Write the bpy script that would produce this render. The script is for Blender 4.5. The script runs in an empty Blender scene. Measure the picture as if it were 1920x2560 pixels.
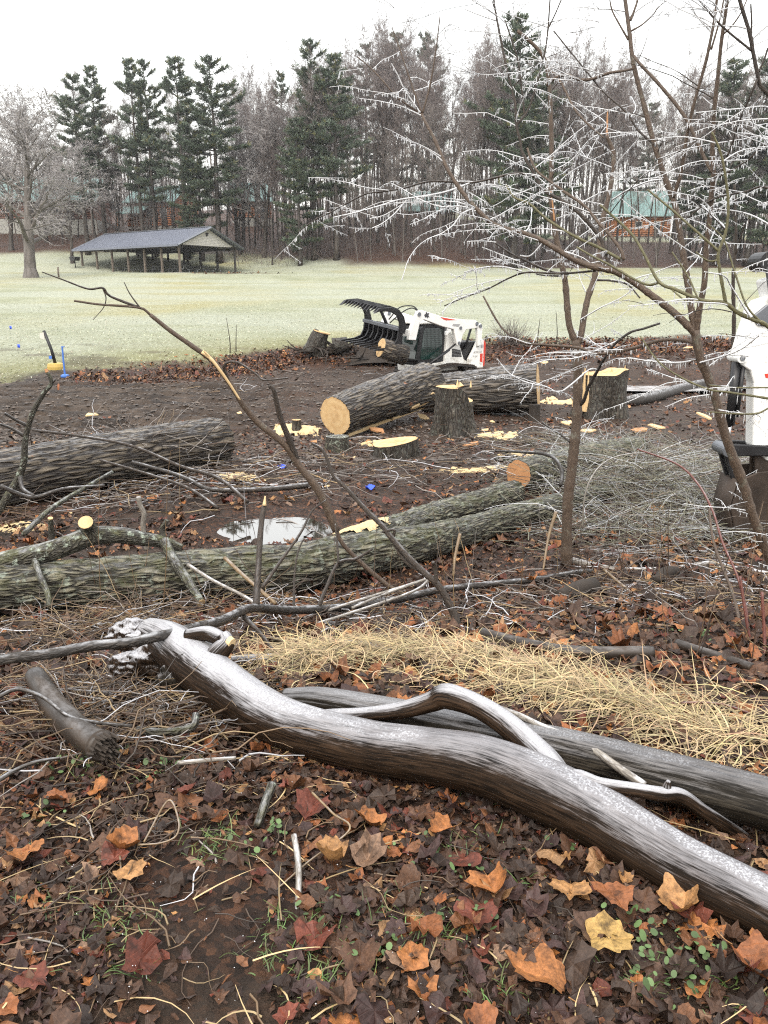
import bpy, math, random
import numpy as np
from mathutils import Vector, Matrix, Euler

# ------------------------------------------------------------------ camera, sky, sun, exposure
SC = bpy.context.scene
COL = SC.collection
F = 1971.0                      # focal length in photograph pixels (1920 x 2560)
PITCH = math.radians(15.5)
CAMZ = 1.55
cam = bpy.data.cameras.new('camera')
cam.sensor_fit = 'VERTICAL'; cam.sensor_height = 24.0; cam.lens = 24.0 * F / 2560.0
cam.clip_start = 0.05; cam.clip_end = 2000
camo = bpy.data.objects.new('camera', cam); COL.objects.link(camo)
camo.location = (0, 0, CAMZ); camo.rotation_euler = (math.pi / 2 - PITCH, 0, 0)
SC.camera = camo

SUN_EL, SUN_AZ = math.radians(52), math.radians(200)      # weak sun behind thick cloud
w = bpy.data.worlds.new('World'); SC.world = w; w.use_nodes = True
nt = w.node_tree; nt.nodes.clear()
sky = nt.nodes.new('ShaderNodeTexSky'); sky.sky_type = 'NISHITA'; sky.sun_disc = False
sky.sun_elevation = SUN_EL; sky.sun_rotation = SUN_AZ
sky.air_density = 2.0; sky.dust_density = 6.0; sky.ozone_density = 1.0
b1 = nt.nodes.new('ShaderNodeBackground'); b1.inputs['Strength'].default_value = 0.05
nt.links.new(sky.outputs[0], b1.inputs[0])
b2 = nt.nodes.new('ShaderNodeBackground')                   # the white cloud deck
b2.inputs[0].default_value = (1.0, 0.985, 0.96, 1); b2.inputs['Strength'].default_value = 0.72
tcw = nt.nodes.new('ShaderNodeTexCoord'); sxw = nt.nodes.new('ShaderNodeSeparateXYZ'); nt.links.new(tcw.outputs['Generated'], sxw.inputs[0])
mx = nt.nodes.new('ShaderNodeMath'); mx.operation = 'MAXIMUM'; nt.links.new(sxw.outputs[2], mx.inputs[0]); mx.inputs[1].default_value = 0.0
ma = nt.nodes.new('ShaderNodeMath'); ma.operation = 'MULTIPLY_ADD'; nt.links.new(mx.outputs[0], ma.inputs[0]); ma.inputs[1].default_value = 0.7; ma.inputs[2].default_value = 0.64
nt.links.new(ma.outputs[0], b2.inputs['Strength'])            # overcast: brighter overhead than at the horizon
ad = nt.nodes.new('ShaderNodeAddShader'); ou = nt.nodes.new('ShaderNodeOutputWorld')
nt.links.new(b1.outputs[0], ad.inputs[0]); nt.links.new(b2.outputs[0], ad.inputs[1]); nt.links.new(ad.outputs[0], ou.inputs[0])
sl = bpy.data.lights.new('sun', 'SUN'); sl.energy = 0.9; sl.angle = math.radians(25); sl.color = (1, 0.97, 0.93)
so = bpy.data.objects.new('sun', sl); COL.objects.link(so)
_sd = Vector((math.sin(SUN_AZ) * math.cos(SUN_EL), math.cos(SUN_AZ) * math.cos(SUN_EL), math.sin(SUN_EL)))
so.rotation_euler = (-_sd).to_track_quat('-Z', 'Y').to_euler(); so.location = (0, -5, 30)
vs = SC.view_settings
vs.view_transform = 'Standard'; vs.look = 'None'; vs.gamma = 1.0; vs.use_curve_mapping = False
vs.exposure = 0.95
SC.cycles.max_bounces = 6; SC.cycles.diffuse_bounces = 3; SC.cycles.glossy_bounces = 3
SC.cycles.transmission_bounces = 4; SC.cycles.transparent_max_bounces = 8
SC.cycles.use_denoising = False; SC.cycles.use_adaptive_sampling = False
SC.cycles.sample_clamp_indirect = 4.0; SC.cycles.pixel_filter_type = 'BLACKMAN_HARRIS'; SC.cycles.filter_width = 1.15; SC.cycles.caustics_reflective = False; SC.cycles.caustics_refractive = False

# ------------------------------------------------------------------ helpers
RS = np.random.RandomState
CP, SP = math.cos(PITCH), math.sin(PITCH)

def at(px, py, Y):
    """the point that the photograph shows at a pixel, at a given distance Y in front of the camera"""
    xc = (px - 960.0) / F; yc = (1280.0 - py) / F
    t = Y / (CP + yc * SP)
    return np.array([xc * t, Y, CAMZ + (yc * CP - SP) * t])

def pxm(Y, py=1280):
    """metres that one photograph pixel covers at distance Y"""
    yc = (1280.0 - py) / F
    return Y / (CP + yc * SP) / F

def _hash(ix, iy, iz, seed):
    h = (ix * 374761393 + iy * 668265263 + iz * 2147483647 + seed * 1274126177) & 0xFFFFFFFF
    h = ((h ^ (h >> 13)) * 1274126177) & 0xFFFFFFFF
    h = ((h ^ (h >> 16)) * 2246822519) & 0xFFFFFFFF
    return ((h ^ (h >> 15)) & 0xFFFFFF) / float(0xFFFFFF)

def vnoise(p, seed=0):
    p = np.asarray(p, dtype=np.float64)
    i = np.floor(p).astype(np.int64); f = p - i; f = f * f * (3 - 2 * f)
    out = 0
    for dx in (0, 1):
        wx = f[..., 0] if dx else 1 - f[..., 0]
        for dy in (0, 1):
            wy = f[..., 1] if dy else 1 - f[..., 1]
            for dz in (0, 1):
                wz = f[..., 2] if dz else 1 - f[..., 2]
                out = out + wx * wy * wz * _hash(i[..., 0] + dx, i[..., 1] + dy, i[..., 2] + dz, seed)
    return out

def fbm(p, seed=0, oct=3):
    p = np.asarray(p, dtype=np.float64); a = 0.5; s = 0; n = 0
    for k in range(oct):
        s = s + a * vnoise(p * (2.03 ** k), seed + 17 * k); n += a; a *= 0.5
    return s / n

def n2(x, y, sc, seed=0, oct=3):
    x = np.asarray(x, dtype=np.float64); y = np.asarray(y, dtype=np.float64)
    x, y = np.broadcast_arrays(x, y)
    return fbm(np.stack([x * sc, y * sc, np.zeros_like(x) + 0.37], -1), seed, oct)

def sstep(a, b, x):
    t = np.clip((np.asarray(x, dtype=np.float64) - a) / (b - a), 0, 1); return t * t * (3 - 2 * t)

class MB:
    """collects vertices and faces of one mesh"""
    def __init__(s):
        s.v = []; s.q = []; s.t = []; s.c = []; s.tc = []; s.n = 0; s.smooth = True
    def add(s, v, quads=None, tris=None, col=None, tc=None):
        v = np.asarray(v, dtype=np.float64).reshape(-1, 3)
        if quads is not None and len(quads): s.q.append(np.asarray(quads, dtype=np.int64).reshape(-1, 4) + s.n)
        if tris is not None and len(tris): s.t.append(np.asarray(tris, dtype=np.int64).reshape(-1, 3) + s.n)
        s.v.append(v); s.n += len(v)
        if col is None: col = (1, 1, 1)
        col = np.asarray(col, dtype=np.float64)
        if col.ndim == 1: col = np.tile(col, (len(v), 1))
        s.c.append(col); s.tc.append(v if tc is None else np.asarray(tc).reshape(-1, 3))
        return s
    def mesh(s, name, mat=None, smooth=True):
        me = bpy.data.meshes.new(name)
        v = np.concatenate(s.v) if s.v else np.zeros((0, 3))
        q = np.concatenate(s.q) if s.q else np.zeros((0, 4), dtype=np.int64)
        t = np.concatenate(s.t) if s.t else np.zeros((0, 3), dtype=np.int64)
        me.vertices.add(len(v)); me.vertices.foreach_set('co', v.astype(np.float32).ravel())
        nl = len(q) * 4 + len(t) * 3; me.loops.add(nl)
        me.loops.foreach_set('vertex_index', np.concatenate([q.ravel(), t.ravel()]).astype(np.int32))
        me.polygons.add(len(q) + len(t))
        me.polygons.foreach_set('loop_start', np.concatenate([np.arange(len(q)) * 4, len(q) * 4 + np.arange(len(t)) * 3]).astype(np.int32))
        me.polygons.foreach_set('use_smooth', np.full(len(q) + len(t), bool(smooth)))
        c = np.concatenate(s.c) if s.c else np.zeros((0, 3))
        a = me.color_attributes.new('col', 'FLOAT_COLOR', 'POINT')
        a.data.foreach_set('color', np.concatenate([c, np.ones((len(c), 1))], 1).astype(np.float32).ravel())
        tc = np.concatenate(s.tc) if s.tc else np.zeros((0, 3))
        a = me.attributes.new('tc', 'FLOAT_VECTOR', 'POINT')
        a.data.foreach_set('vector', tc.astype(np.float32).ravel())
        me.update(calc_edges=True)
        if mat: me.materials.append(mat)
        return me
    def build(s, name, mat, parent=None, smooth=True, loc=None):
        o = bpy.data.objects.new(name, s.mesh(name, mat, smooth)); COL.objects.link(o)
        if parent: o.parent = parent
        if loc is not None: o.location = loc
        return o

def tag(o, label=None, cat=None, group=None, kind=None):
    if label: o['label'] = label
    if cat: o['category'] = cat
    if group: o['group'] = group
    if kind: o['kind'] = kind
    return o

def empty(name, loc=(0, 0, 0), rz=0.0, label=None, cat=None, group=None):
    o = bpy.data.objects.new(name, None); COL.objects.link(o)
    o.location = loc; o.rotation_euler = (0, 0, rz); o.empty_display_size = 0.2
    return tag(o, label, cat, group)

def dup(root, loc=None, rz=None, scale=None, label=None):
    r = root.copy(); COL.objects.link(r)
    if loc is not None: r.location = loc
    if rz is not None: r.rotation_euler = (0, 0, rz)
    if scale is not None: r.scale = scale
    if label: r['label'] = label
    for ch in list(root.children):
        c = ch.copy(); COL.objects.link(c); c.parent = r
        for g in list(ch.children):
            d = g.copy(); COL.objects.link(d); d.parent = c
    return r

def smooth_path(P, n):
    """Catmull-Rom through the points (any number of columns), n samples"""
    P = np.asarray(P, dtype=np.float64)
    if len(P) == 2:
        t = np.linspace(0, 1, n)[:, None]; return P[0] * (1 - t) + P[1] * t
    d = np.linalg.norm(np.diff(P[:, :3], axis=0), axis=1); s = np.concatenate([[0], np.cumsum(np.maximum(d, 1e-6))])
    Q = np.vstack([2 * P[0] - P[1], P, 2 * P[-1] - P[-2]])
    u = np.linspace(0, s[-1], n); k = np.clip(np.searchsorted(s, u, side='right') - 1, 0, len(P) - 2)
    t = ((u - s[k]) / (s[k + 1] - s[k]))[:, None]
    a, b, c, e = Q[k], Q[k + 1], Q[k + 2], Q[k + 3]
    return 0.5 * ((2 * b) + (-a + c) * t + (2 * a - 5 * b + 4 * c - e) * t ** 2 + (-a + 3 * b - 3 * c + e) * t ** 3)

def frames(P):
    T = np.gradient(P, axis=0); T /= np.maximum(np.linalg.norm(T, axis=1, keepdims=True), 1e-9)
    up = np.array([0, 0, 1.0]) if abs(T[0, 2]) < 0.9 else np.array([1.0, 0, 0])
    U = np.zeros_like(P); u = up - T[0] * up.dot(T[0]); u /= np.linalg.norm(u)
    for i in range(len(P)):
        u = u - T[i] * u.dot(T[i]); u /= max(np.linalg.norm(u), 1e-9); U[i] = u
    return T, U, np.cross(T, U)

def tube(mb, P, R, k=8, disp=None, caps=True, col=None, s0=0.0):
    """swept tube; tc = (r cos, r sin, length) straightened coordinates for the bark shaders.
    disp(x, y, s, theta) -> relative radius change"""
    P = np.asarray(P, dtype=np.float64); n = len(P); R = np.broadcast_to(np.asarray(R, dtype=np.float64), (n,))
    T, U, V = frames(P)
    s = s0 + np.concatenate([[0], np.cumsum(np.linalg.norm(np.diff(P, axis=0), axis=1))])
    th = np.arange(k) * 2 * math.pi / k
    c, sn = np.cos(th)[None, :], np.sin(th)[None, :]
    RR = np.repeat(R[:, None], k, 1); S = np.repeat(s[:, None], k, 1)
    Rm = max(float(R.mean()), 1e-4)
    tcx, tcy = Rm * c + 0 * RR, Rm * sn + 0 * RR
    if disp is not None: RR = RR * (1 + disp(tcx, tcy, S, np.repeat(th[None, :], n, 0)))
    v = P[:, None, :] + (RR * c)[..., None] * U[:, None, :] + (RR * sn)[..., None] * V[:, None, :]
    tc = np.stack([tcx, tcy, S], -1)
    i = np.arange(n - 1)[:, None] * k; j = np.arange(k)[None, :]; j2 = (j + 1) % k
    q = np.stack([i + j, i + j2, i + k + j2, i + k + j], -1).reshape(-1, 4)
    vv = v.reshape(-1, 3); tt = tc.reshape(-1, 3); tris = []
    if caps:
        vv = np.vstack([vv, P[0], P[-1]]); tt = np.vstack([tt, [0, 0, s[0]], [0, 0, s[-1]]])
        a, b = n * k, n * k + 1; jj = np.arange(k); jj2 = (jj + 1) % k
        tris = np.vstack([np.stack([np.full(k, a), jj2, jj], -1), np.stack([np.full(k, b), (n - 1) * k + jj, (n - 1) * k + jj2], -1)])
    mb.add(vv, q, tris, col, tt)
    return v          # (n,k,3)

def segs(mb, A, k=3, col=None):
    """many straight tapered prisms at once; rows of A: p0(3) p1(3) r0 r1"""
    A = np.asarray(A, dtype=np.float64)
    if len(A) == 0: return
    p0, p1, r0, r1 = A[:, :3], A[:, 3:6], A[:, 6], A[:, 7]
    d = p1 - p0; L = np.linalg.norm(d, axis=1, keepdims=True); d = d / np.maximum(L, 1e-9)
    h = np.where(np.abs(d[:, 2:3]) < 0.9, np.array([[0, 0, 1.0]]), np.array([[1.0, 0, 0]]))
    u = np.cross(d, h); u /= np.maximum(np.linalg.norm(u, axis=1, keepdims=True), 1e-9); vv = np.cross(d, u)
    th = np.arange(k) * 2 * math.pi / k
    ring = np.cos(th)[None, :, None] * u[:, None, :] + np.sin(th)[None, :, None] * vv[:, None, :]
    a = p0[:, None, :] + ring * r0[:, None, None]; b = p1[:, None, :] + ring * r1[:, None, None]
    V = np.concatenate([a, b], 1)                       # (N,2k,3)
    base = (np.arange(len(A)) * 2 * k)[:, None, None]
    j = np.arange(k); f = np.stack([j, (j + 1) % k, (j + 1) % k + k, j + k], -1)[None]
    c = None
    if col is not None:
        col = np.asarray(col)
        c = col if col.ndim == 1 else np.repeat(col, 2 * k, 0)
    mb.add(V.reshape(-1, 3), (base + f).reshape(-1, 4), None, c)

def box(mb, c, s, R=None, col=None, taper=None):
    h = np.asarray(s, dtype=np.float64) / 2
    v = np.array([[x, y, z] for x in (-1, 1) for y in (-1, 1) for z in (-1, 1)], dtype=np.float64) * h
    if taper is not None: v[v[:, 2] > 0, :2] *= taper
    if R is not None: v = v @ np.asarray(R).T
    v = v + np.asarray(c)
    mb.add(v, [[0, 1, 3, 2], [4, 6, 7, 5], [0, 4, 5, 1], [2, 3, 7, 6], [0, 2, 6, 4], [1, 5, 7, 3]], None, col)

def prism(mb, poly, y0, y1, plane='xz', col=None):
    """extrude a 2D polygon; ear-free: triangulated by mathutils"""
    from mathutils.geometry import tessellate_polygon
    poly = [tuple(p) for p in poly]; n = len(poly)
    area = sum(poly[i][0] * poly[(i + 1) % n][1] - poly[(i + 1) % n][0] * poly[i][1] for i in range(n))
    if area < 0: poly = poly[::-1]
    tr = tessellate_polygon([[Vector((a, b, 0)) for a, b in poly]])
    f = {'xz': lambda a, b, y: (a, y, b), 'xy': lambda a, b, y: (a, b, y), 'yz': lambda a, b, y: (y, a, b)}[plane]
    v = [f(a, b, y0) for a, b in poly] + [f(a, b, y1) for a, b in poly]
    q = [[i, (i + 1) % n, (i + 1) % n + n, i + n] for i in range(n)]
    t = [list(x) for x in tr] + [[x[2] + n, x[1] + n, x[0] + n] for x in tr]
    mb.add(v, q, t, col)

def cyl(mb, a, b, r, k=16, r2=None, col=None):
    tube(mb, np.array([a, b], dtype=np.float64), np.array([r, r if r2 is None else r2]), k, None, True, col)

def bevel(o, wd=0.008, seg=2):
    m = o.modifiers.new('bevel', 'BEVEL'); m.width = wd; m.segments = seg; m.limit_method = 'ANGLE'; m.angle_limit = math.radians(40)
    return o

def fixn(o):
    import bmesh
    bm = bmesh.new(); bm.from_mesh(o.data); bmesh.ops.recalc_face_normals(bm, faces=bm.faces); bm.to_mesh(o.data); bm.free()
    return o

# ------------------------------------------------------------------ materials
class G:
    def __init__(s, name):
        s.m = bpy.data.materials.new(name); s.m.use_nodes = True
        s.nt = s.m.node_tree; s.nt.nodes.clear()
        s.out = s.nt.nodes.new('ShaderNodeOutputMaterial')
        s.bs = s.nt.nodes.new('ShaderNodeBsdfPrincipled'); s.nt.links.new(s.bs.outputs[0], s.out.inputs[0])
    def n(s, typ, ins=None, **at_):
        nd = s.nt.nodes.new('ShaderNode' + typ)
        for k, v in at_.items(): setattr(nd, k, v)
        for k, v in (ins or {}).items(): s.put(nd.inputs[k], v)
        return nd
    def put(s, sock, v):
        if isinstance(v, bpy.types.NodeSocket): s.nt.links.new(v, sock)
        elif isinstance(v, (tuple, list)) and len(v) == 3 and sock.type == 'RGBA': sock.default_value = (*v, 1)
        else: sock.default_value = v
    def set(s, **kw):
        for k, v in kw.items(): s.put(s.bs.inputs[k.replace('_', ' ')], v)
        return s
    def attr(s, name): return s.n('Attribute', attribute_name=name)
    def tc(s, sc=(1, 1, 1)):
        a = s.attr('tc'); return s.n('Mapping', {'Vector': a.outputs['Vector'], 'Scale': sc}).outputs[0]
    def obj(s, sc=(1, 1, 1)):
        a = s.n('TexCoord'); return s.n('Mapping', {'Vector': a.outputs['Object'], 'Scale': sc}).outputs[0]
    def pos(s, sc=(1, 1, 1)):
        a = s.n('NewGeometry'); return s.n('Mapping', {'Vector': a.outputs['Position'], 'Scale': sc}).outputs[0]
    def noise(s, vec, scale=5, detail=4, rough=0.55, dist=0):
        return s.n('TexNoise', {'Vector': vec, 'Scale': scale, 'Detail': detail, 'Roughness': rough, 'Distortion': dist}).outputs[0]
    def vor(s, vec, scale=5, feat='F1', rnd=1.0, out='Distance'):
        nd = s.n('TexVoronoi', feature=feat); s.put(nd.inputs['Vector'], vec); s.put(nd.inputs['Scale'], scale)
        if 'Randomness' in nd.inputs: nd.inputs['Randomness'].default_value = rnd
        return nd.outputs[out]
    def ramp(s, f, stops):
        nd = s.n('ValToRGB', {'Fac': f}); e = nd.color_ramp.elements
        while len(e) < len(stops): e.new(0.5)
        for el, (p, c) in zip(e, stops):
            el.position = p; el.color = (c, c, c, 1) if isinstance(c, (int, float)) else (*c, 1)
        return nd.outputs[0]
    def mix(s, f, a, b, mode='MIX'):
        nd = s.n('Mix', data_type='RGBA', blend_type=mode)
        s.put(nd.inputs[0], f); s.put(nd.inputs[6], a); s.put(nd.inputs[7], b); return nd.outputs[2]
    def math(s, op, a, b=0.0, c=None):
        nd = s.n('Math', operation=op); s.put(nd.inputs[0], a); s.put(nd.inputs[1], b)
        if c is not None: s.put(nd.inputs[2], c)
        return nd.outputs[0]
    def up(s):
        g = s.n('NewGeometry'); sx = s.n('SeparateXYZ', {'Vector': g.outputs['Normal']}); return sx.outputs[2]
    def bump(s, h, st=0.3, dist=0.01):
        b = s.n('Bump', {'Height': h, 'Strength': st, 'Distance': dist}); s.put(s.bs.inputs['Normal'], b.outputs[0]); return s

M = {}
def plain(name, c, rough=0.6, metal=0.0, spec=0.5, var=0.0, sc=4.0):
    g = G(name)
    if var > 0:
        f = g.noise(g.obj(), sc, 5, 0.65)
        c0 = tuple(x * (1 - var) for x in c); c1 = tuple(min(1, x * (1 + var)) for x in c)
        g.set(Base_Color=g.mix(g.ramp(f, [(0.3, 0.0), (0.7, 1.0)]), c0, c1))
        g.set(Roughness=g.math('MULTIPLY_ADD', f, 0.35, rough - 0.15))
    else:
        g.set(Base_Color=c, Roughness=rough)
    g.set(Metallic=metal); g.bs.inputs['Specular IOR Level'].default_value = spec
    M[name] = g.m
    return g.m

def colmat(name, rough=0.5, spec=0.5, var=0.25, sc=30.0, two=False):
    """colour comes per piece from the mesh"""
    g = G(name); a = g.attr('col').outputs['Color']
    f = g.noise(g.pos(), sc, 3, 0.6)
    g.set(Base_Color=g.mix(1.0, a, g.mix(f, (1 - var,) * 3, (1 + var,) * 3), 'MULTIPLY'), Roughness=rough)
    g.bs.inputs['Specular IOR Level'].default_value = spec
    M[name] = g.m; return g.m

def bark(name, dark, light, furrow=14.0, stretch=0.22, bump=0.9, dist=0.02, moss=None, frost=0.0, wet=0.55, lichen=0.0, scrape=0.0):
    g = G(name)
    v = g.tc((1, 1, stretch))
    w1 = g.noise(v, furrow * 0.5, 3, 0.5)
    d = g.n('Mix', data_type='VECTOR'); d.inputs[0].default_value = 0.12
    nv = g.n('TexNoise', {'Vector': v, 'Scale': furrow * 0.6, 'Detail': 2.0})
    g.put(d.inputs[4], v); g.put(d.inputs[5], nv.outputs[1])
    vr = g.vor(d.outputs[1], furrow, 'DISTANCE_TO_EDGE')
    ridge = g.ramp(vr, [(0.05, 0.0), (0.17, 0.55), (0.42, 1.0)])
    fine = g.noise(g.tc((1, 1, 0.5)), furrow * 6, 4, 0.7)
    h = g.math('ADD', g.math('MULTIPLY', ridge, 0.8), g.math('MULTIPLY', fine, 0.35))
    c = g.mix(g.math('MULTIPLY', ridge, g.ramp(fine, [(0.25, 0.35), (0.75, 1.0)])), dark, light)
    c = g.mix(g.ramp(w1, [(0.3, 0.0), (0.75, 0.45)]), c, tuple(x * 1.25 for x in dark))
    u = g.up()
    if moss:
        mm = g.math('MULTIPLY', g.ramp(u, [(0.05, 0.0), (0.7, 1.0)]), g.ramp(g.noise(g.tc(), 5, 5, 0.75), [(0.45, 0.0), (0.62, 1.0)]))
        c = g.mix(g.math('MULTIPLY', mm, 0.6), c, moss)
    if scrape > 0:
        c = g.mix(g.math('MULTIPLY', g.ramp(g.noise(g.tc((1, 1, 0.7)), 2.6, 5, 0.7), [(0.66, 0.0), (0.7, 1.0)]), scrape), c, (0.32, 0.12, 0.045))
    if lichen > 0:
        lm = g.ramp(g.noise(g.tc(), 13, 5, 0.75), [(0.56, 0.0), (0.63, 1.0)])
        c = g.mix(g.math('MULTIPLY', lm, lichen), c, (0.33, 0.38, 0.31))
    if frost > 0:
        fm = g.math('MULTIPLY', g.ramp(u, [(0.55, 0.0), (0.95, 1.0)]), g.ramp(g.noise(g.tc((1, 1, 0.5)), 26, 4, 0.7), [(0.42, 0.0), (0.62, 1.0)]))
        c = g.mix(g.math('MULTIPLY', fm, frost), c, (0.72, 0.74, 0.78))
    g.set(Base_Color=c, Roughness=g.math('MULTIPLY_ADD', fine, 0.3, wet - 0.12))
    g.bs.inputs['Specular IOR Level'].default_value = 0.45
    g.bump(h, bump, dist)
    M[name] = g.m; return g.m

def make_materials():
    bark('bark_furrowed', (0.014, 0.010, 0.008), (0.29, 0.24, 0.175), 17, 0.15, 1.0, 0.05, frost=0.2, scrape=0.85)
    bark('bark_furrowed_grey', (0.014, 0.011, 0.009), (0.25, 0.215, 0.175), 15, 0.15, 1.0, 0.05, frost=0.35)
    bark('bark_mossy', (0.018, 0.016, 0.011), (0.4, 0.37, 0.265), 27, 0.2, 1.0, 0.035, moss=(0.085, 0.092, 0.022), frost=0.15, lichen=0.5)
    bark('bark_lichen', (0.022, 0.019, 0.014), (0.13, 0.12, 0.085), 34, 0.35, 0.9, 0.02, moss=(0.13, 0.14, 0.035), frost=0.35, lichen=0.8)
    bark('bark_sapling', (0.055, 0.037, 0.026), (0.165, 0.118, 0.082), 60, 0.35, 0.5, 0.004, lichen=0.15)
    bark('bark_olive', (0.07, 0.065, 0.03), (0.2, 0.185, 0.09), 60, 0.3, 0.4, 0.003)
    bark('bark_twig', (0.022, 0.016, 0.012), (0.085, 0.062, 0.045), 55, 0.3, 0.8, 0.005, frost=0.4, wet=0.6)
    bark('bark_frosted', (0.016, 0.013, 0.011), (0.075, 0.063, 0.053), 40, 0.3, 0.6, 0.006, frost=0.42, wet=0.55)
    bark('bark_pale', (0.13, 0.115, 0.1), (0.36, 0.335, 0.29), 50, 0.25, 0.4, 0.003, frost=0.8, wet=0.4)
    bark('bark_tan', (0.12, 0.078, 0.04), (0.28, 0.2, 0.105), 50, 0.25, 0.4, 0.003, frost=0.25, wet=0.4)
    bark('bark_cane', (0.09, 0.028, 0.022), (0.22, 0.08, 0.055), 80, 0.25, 0.3, 0.002, frost=0.35, wet=0.35)
    bark('bark_brown_smooth', (0.02, 0.014, 0.01), (0.07, 0.05, 0.035), 9, 0.3, 0.35, 0.006, frost=0.1, wet=0.45)
    bark('stump_bark', (0.02, 0.016, 0.012), (0.1, 0.083, 0.064), 20, 0.25, 1.0, 0.03, lichen=0.2)
    bark('bark_far', (0.035, 0.028, 0.023), (0.095, 0.078, 0.066), 3.0, 0.2, 0.7, 0.05)
    bark('bark_far_grey', (0.08, 0.07, 0.062), (0.18, 0.16, 0.148), 3.0, 0.2, 0.7, 0.05)
    # debarked wood, glazed with ice on its upper side
    for nm, dk, lt, fr in (('wood_glazed', (0.005, 0.0035, 0.0025), (0.05, 0.03, 0.018), 1.0), ('wood_dark_wet', (0.006, 0.005, 0.0042), (0.05, 0.042, 0.032), 0.36)):
        g = G(nm)
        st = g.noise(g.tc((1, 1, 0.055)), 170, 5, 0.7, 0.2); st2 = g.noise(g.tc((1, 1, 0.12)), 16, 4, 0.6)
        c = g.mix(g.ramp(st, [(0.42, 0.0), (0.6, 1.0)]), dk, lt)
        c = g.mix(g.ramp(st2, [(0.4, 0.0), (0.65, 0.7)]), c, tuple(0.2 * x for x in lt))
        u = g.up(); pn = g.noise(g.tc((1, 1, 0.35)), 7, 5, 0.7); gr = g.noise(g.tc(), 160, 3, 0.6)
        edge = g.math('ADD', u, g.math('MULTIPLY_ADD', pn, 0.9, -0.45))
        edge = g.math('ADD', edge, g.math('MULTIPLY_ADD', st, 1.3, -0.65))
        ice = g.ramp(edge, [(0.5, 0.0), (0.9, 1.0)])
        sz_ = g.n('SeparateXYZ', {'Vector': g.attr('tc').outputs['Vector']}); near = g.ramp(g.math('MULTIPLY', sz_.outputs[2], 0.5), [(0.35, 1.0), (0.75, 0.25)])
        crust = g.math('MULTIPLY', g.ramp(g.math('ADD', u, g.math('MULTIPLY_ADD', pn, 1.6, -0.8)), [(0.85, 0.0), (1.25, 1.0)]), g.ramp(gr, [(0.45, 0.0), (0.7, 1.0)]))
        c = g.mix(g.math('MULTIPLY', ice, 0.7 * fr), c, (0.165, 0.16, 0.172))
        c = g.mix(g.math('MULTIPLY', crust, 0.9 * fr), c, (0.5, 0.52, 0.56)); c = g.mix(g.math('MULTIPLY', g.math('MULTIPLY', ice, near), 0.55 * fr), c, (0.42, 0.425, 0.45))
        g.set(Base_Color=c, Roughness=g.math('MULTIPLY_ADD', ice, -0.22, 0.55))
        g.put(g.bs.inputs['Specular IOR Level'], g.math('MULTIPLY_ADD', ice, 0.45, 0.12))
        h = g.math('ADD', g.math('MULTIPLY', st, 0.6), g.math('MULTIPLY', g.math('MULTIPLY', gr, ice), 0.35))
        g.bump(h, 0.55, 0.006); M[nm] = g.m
    # fresh cut wood: rings round the pith
    g = G('cut_wood'); a = g.attr('tc').outputs['Vector']
    sx = g.n('SeparateXYZ', {'Vector': a}); r = g.math('SQRT', g.math('ADD', g.math('MULTIPLY', sx.outputs[0], sx.outputs[0]), g.math('MULTIPLY', sx.outputs[1], sx.outputs[1])))
    r = g.math('ADD', r, g.math('MULTIPLY', g.noise(a, 6, 3), 0.05))
    ring = g.math('SINE', g.math('MULTIPLY', r, 300.0)); zone = g.math('SINE', g.math('MULTIPLY', r, 47.0))
    c = g.mix(g.math('MULTIPLY_ADD', ring, 0.25, 0.4), (0.6, 0.43, 0.22), (0.4, 0.235, 0.095))
    c = g.mix(g.math('MULTIPLY_ADD', zone, 0.2, 0.2), c, (0.64, 0.48, 0.27))
    c = g.mix(g.ramp(g.noise(a, 9, 4), [(0.45, 0.0), (0.75, 0.7)]), c, (0.36, 0.2, 0.08)); c = g.mix(g.ramp(r, [(0.0, 0.45), (0.16, 0.0)]), c, (0.42, 0.27, 0.13))
    g.set(Base_Color=c, Roughness=0.7); g.bump(g.noise(a, 60, 4, 0.7), 0.35, 0.004); M['cut_wood'] = g.m
    g = G('cut_wood_orange'); a = g.attr('tc').outputs['Vector']
    g.set(Base_Color=g.mix(g.noise(a, 22, 4, 0.7), (0.24, 0.1, 0.04), (0.5, 0.27, 0.12)), Roughness=0.65); g.bump(g.noise(a, 80, 4, 0.7), 0.4, 0.004); M['cut_wood_orange'] = g.m
    g = G('split_wood'); a = g.tc((1, 1, 0.15)); f = g.noise(a, 45, 4, 0.65)
    g.set(Base_Color=g.mix(f, (0.45, 0.29, 0.13), (0.72, 0.56, 0.33)), Roughness=0.65); g.bump(f, 0.6, 0.006); M['split_wood'] = g.m
    g = G('sawdust'); f = g.noise(g.pos(), 60, 5, 0.75); f2 = g.noise(g.pos(), 6, 3)
    c = g.mix(g.ramp(f, [(0.3, 0.0), (0.65, 1.0)]), (0.36, 0.25, 0.12), (0.72, 0.58, 0.34)); c = g.mix(g.ramp(f2, [(0.45, 0.0), (0.75, 0.5)]), c, (0.72, 0.52, 0.27))
    g.set(Base_Color=c, Roughness=0.9); g.bump(f, 0.7, 0.02); M['sawdust'] = g.m
    # ground
    g = G('ground'); z = g.attr('col').outputs['Color']; sz = g.n('SeparateColor', {'Color': z})
    p = g.pos(); f1 = g.noise(p, 1.3, 5, 0.6); f2 = g.noise(p, 14, 6, 0.7); f3 = g.noise(p, 70, 4, 0.7)
    mud = g.mix(g.ramp(f2, [(0.3, 0.0), (0.7, 1.0)]), (0.011, 0.0075, 0.005), (0.06, 0.041, 0.028))
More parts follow.
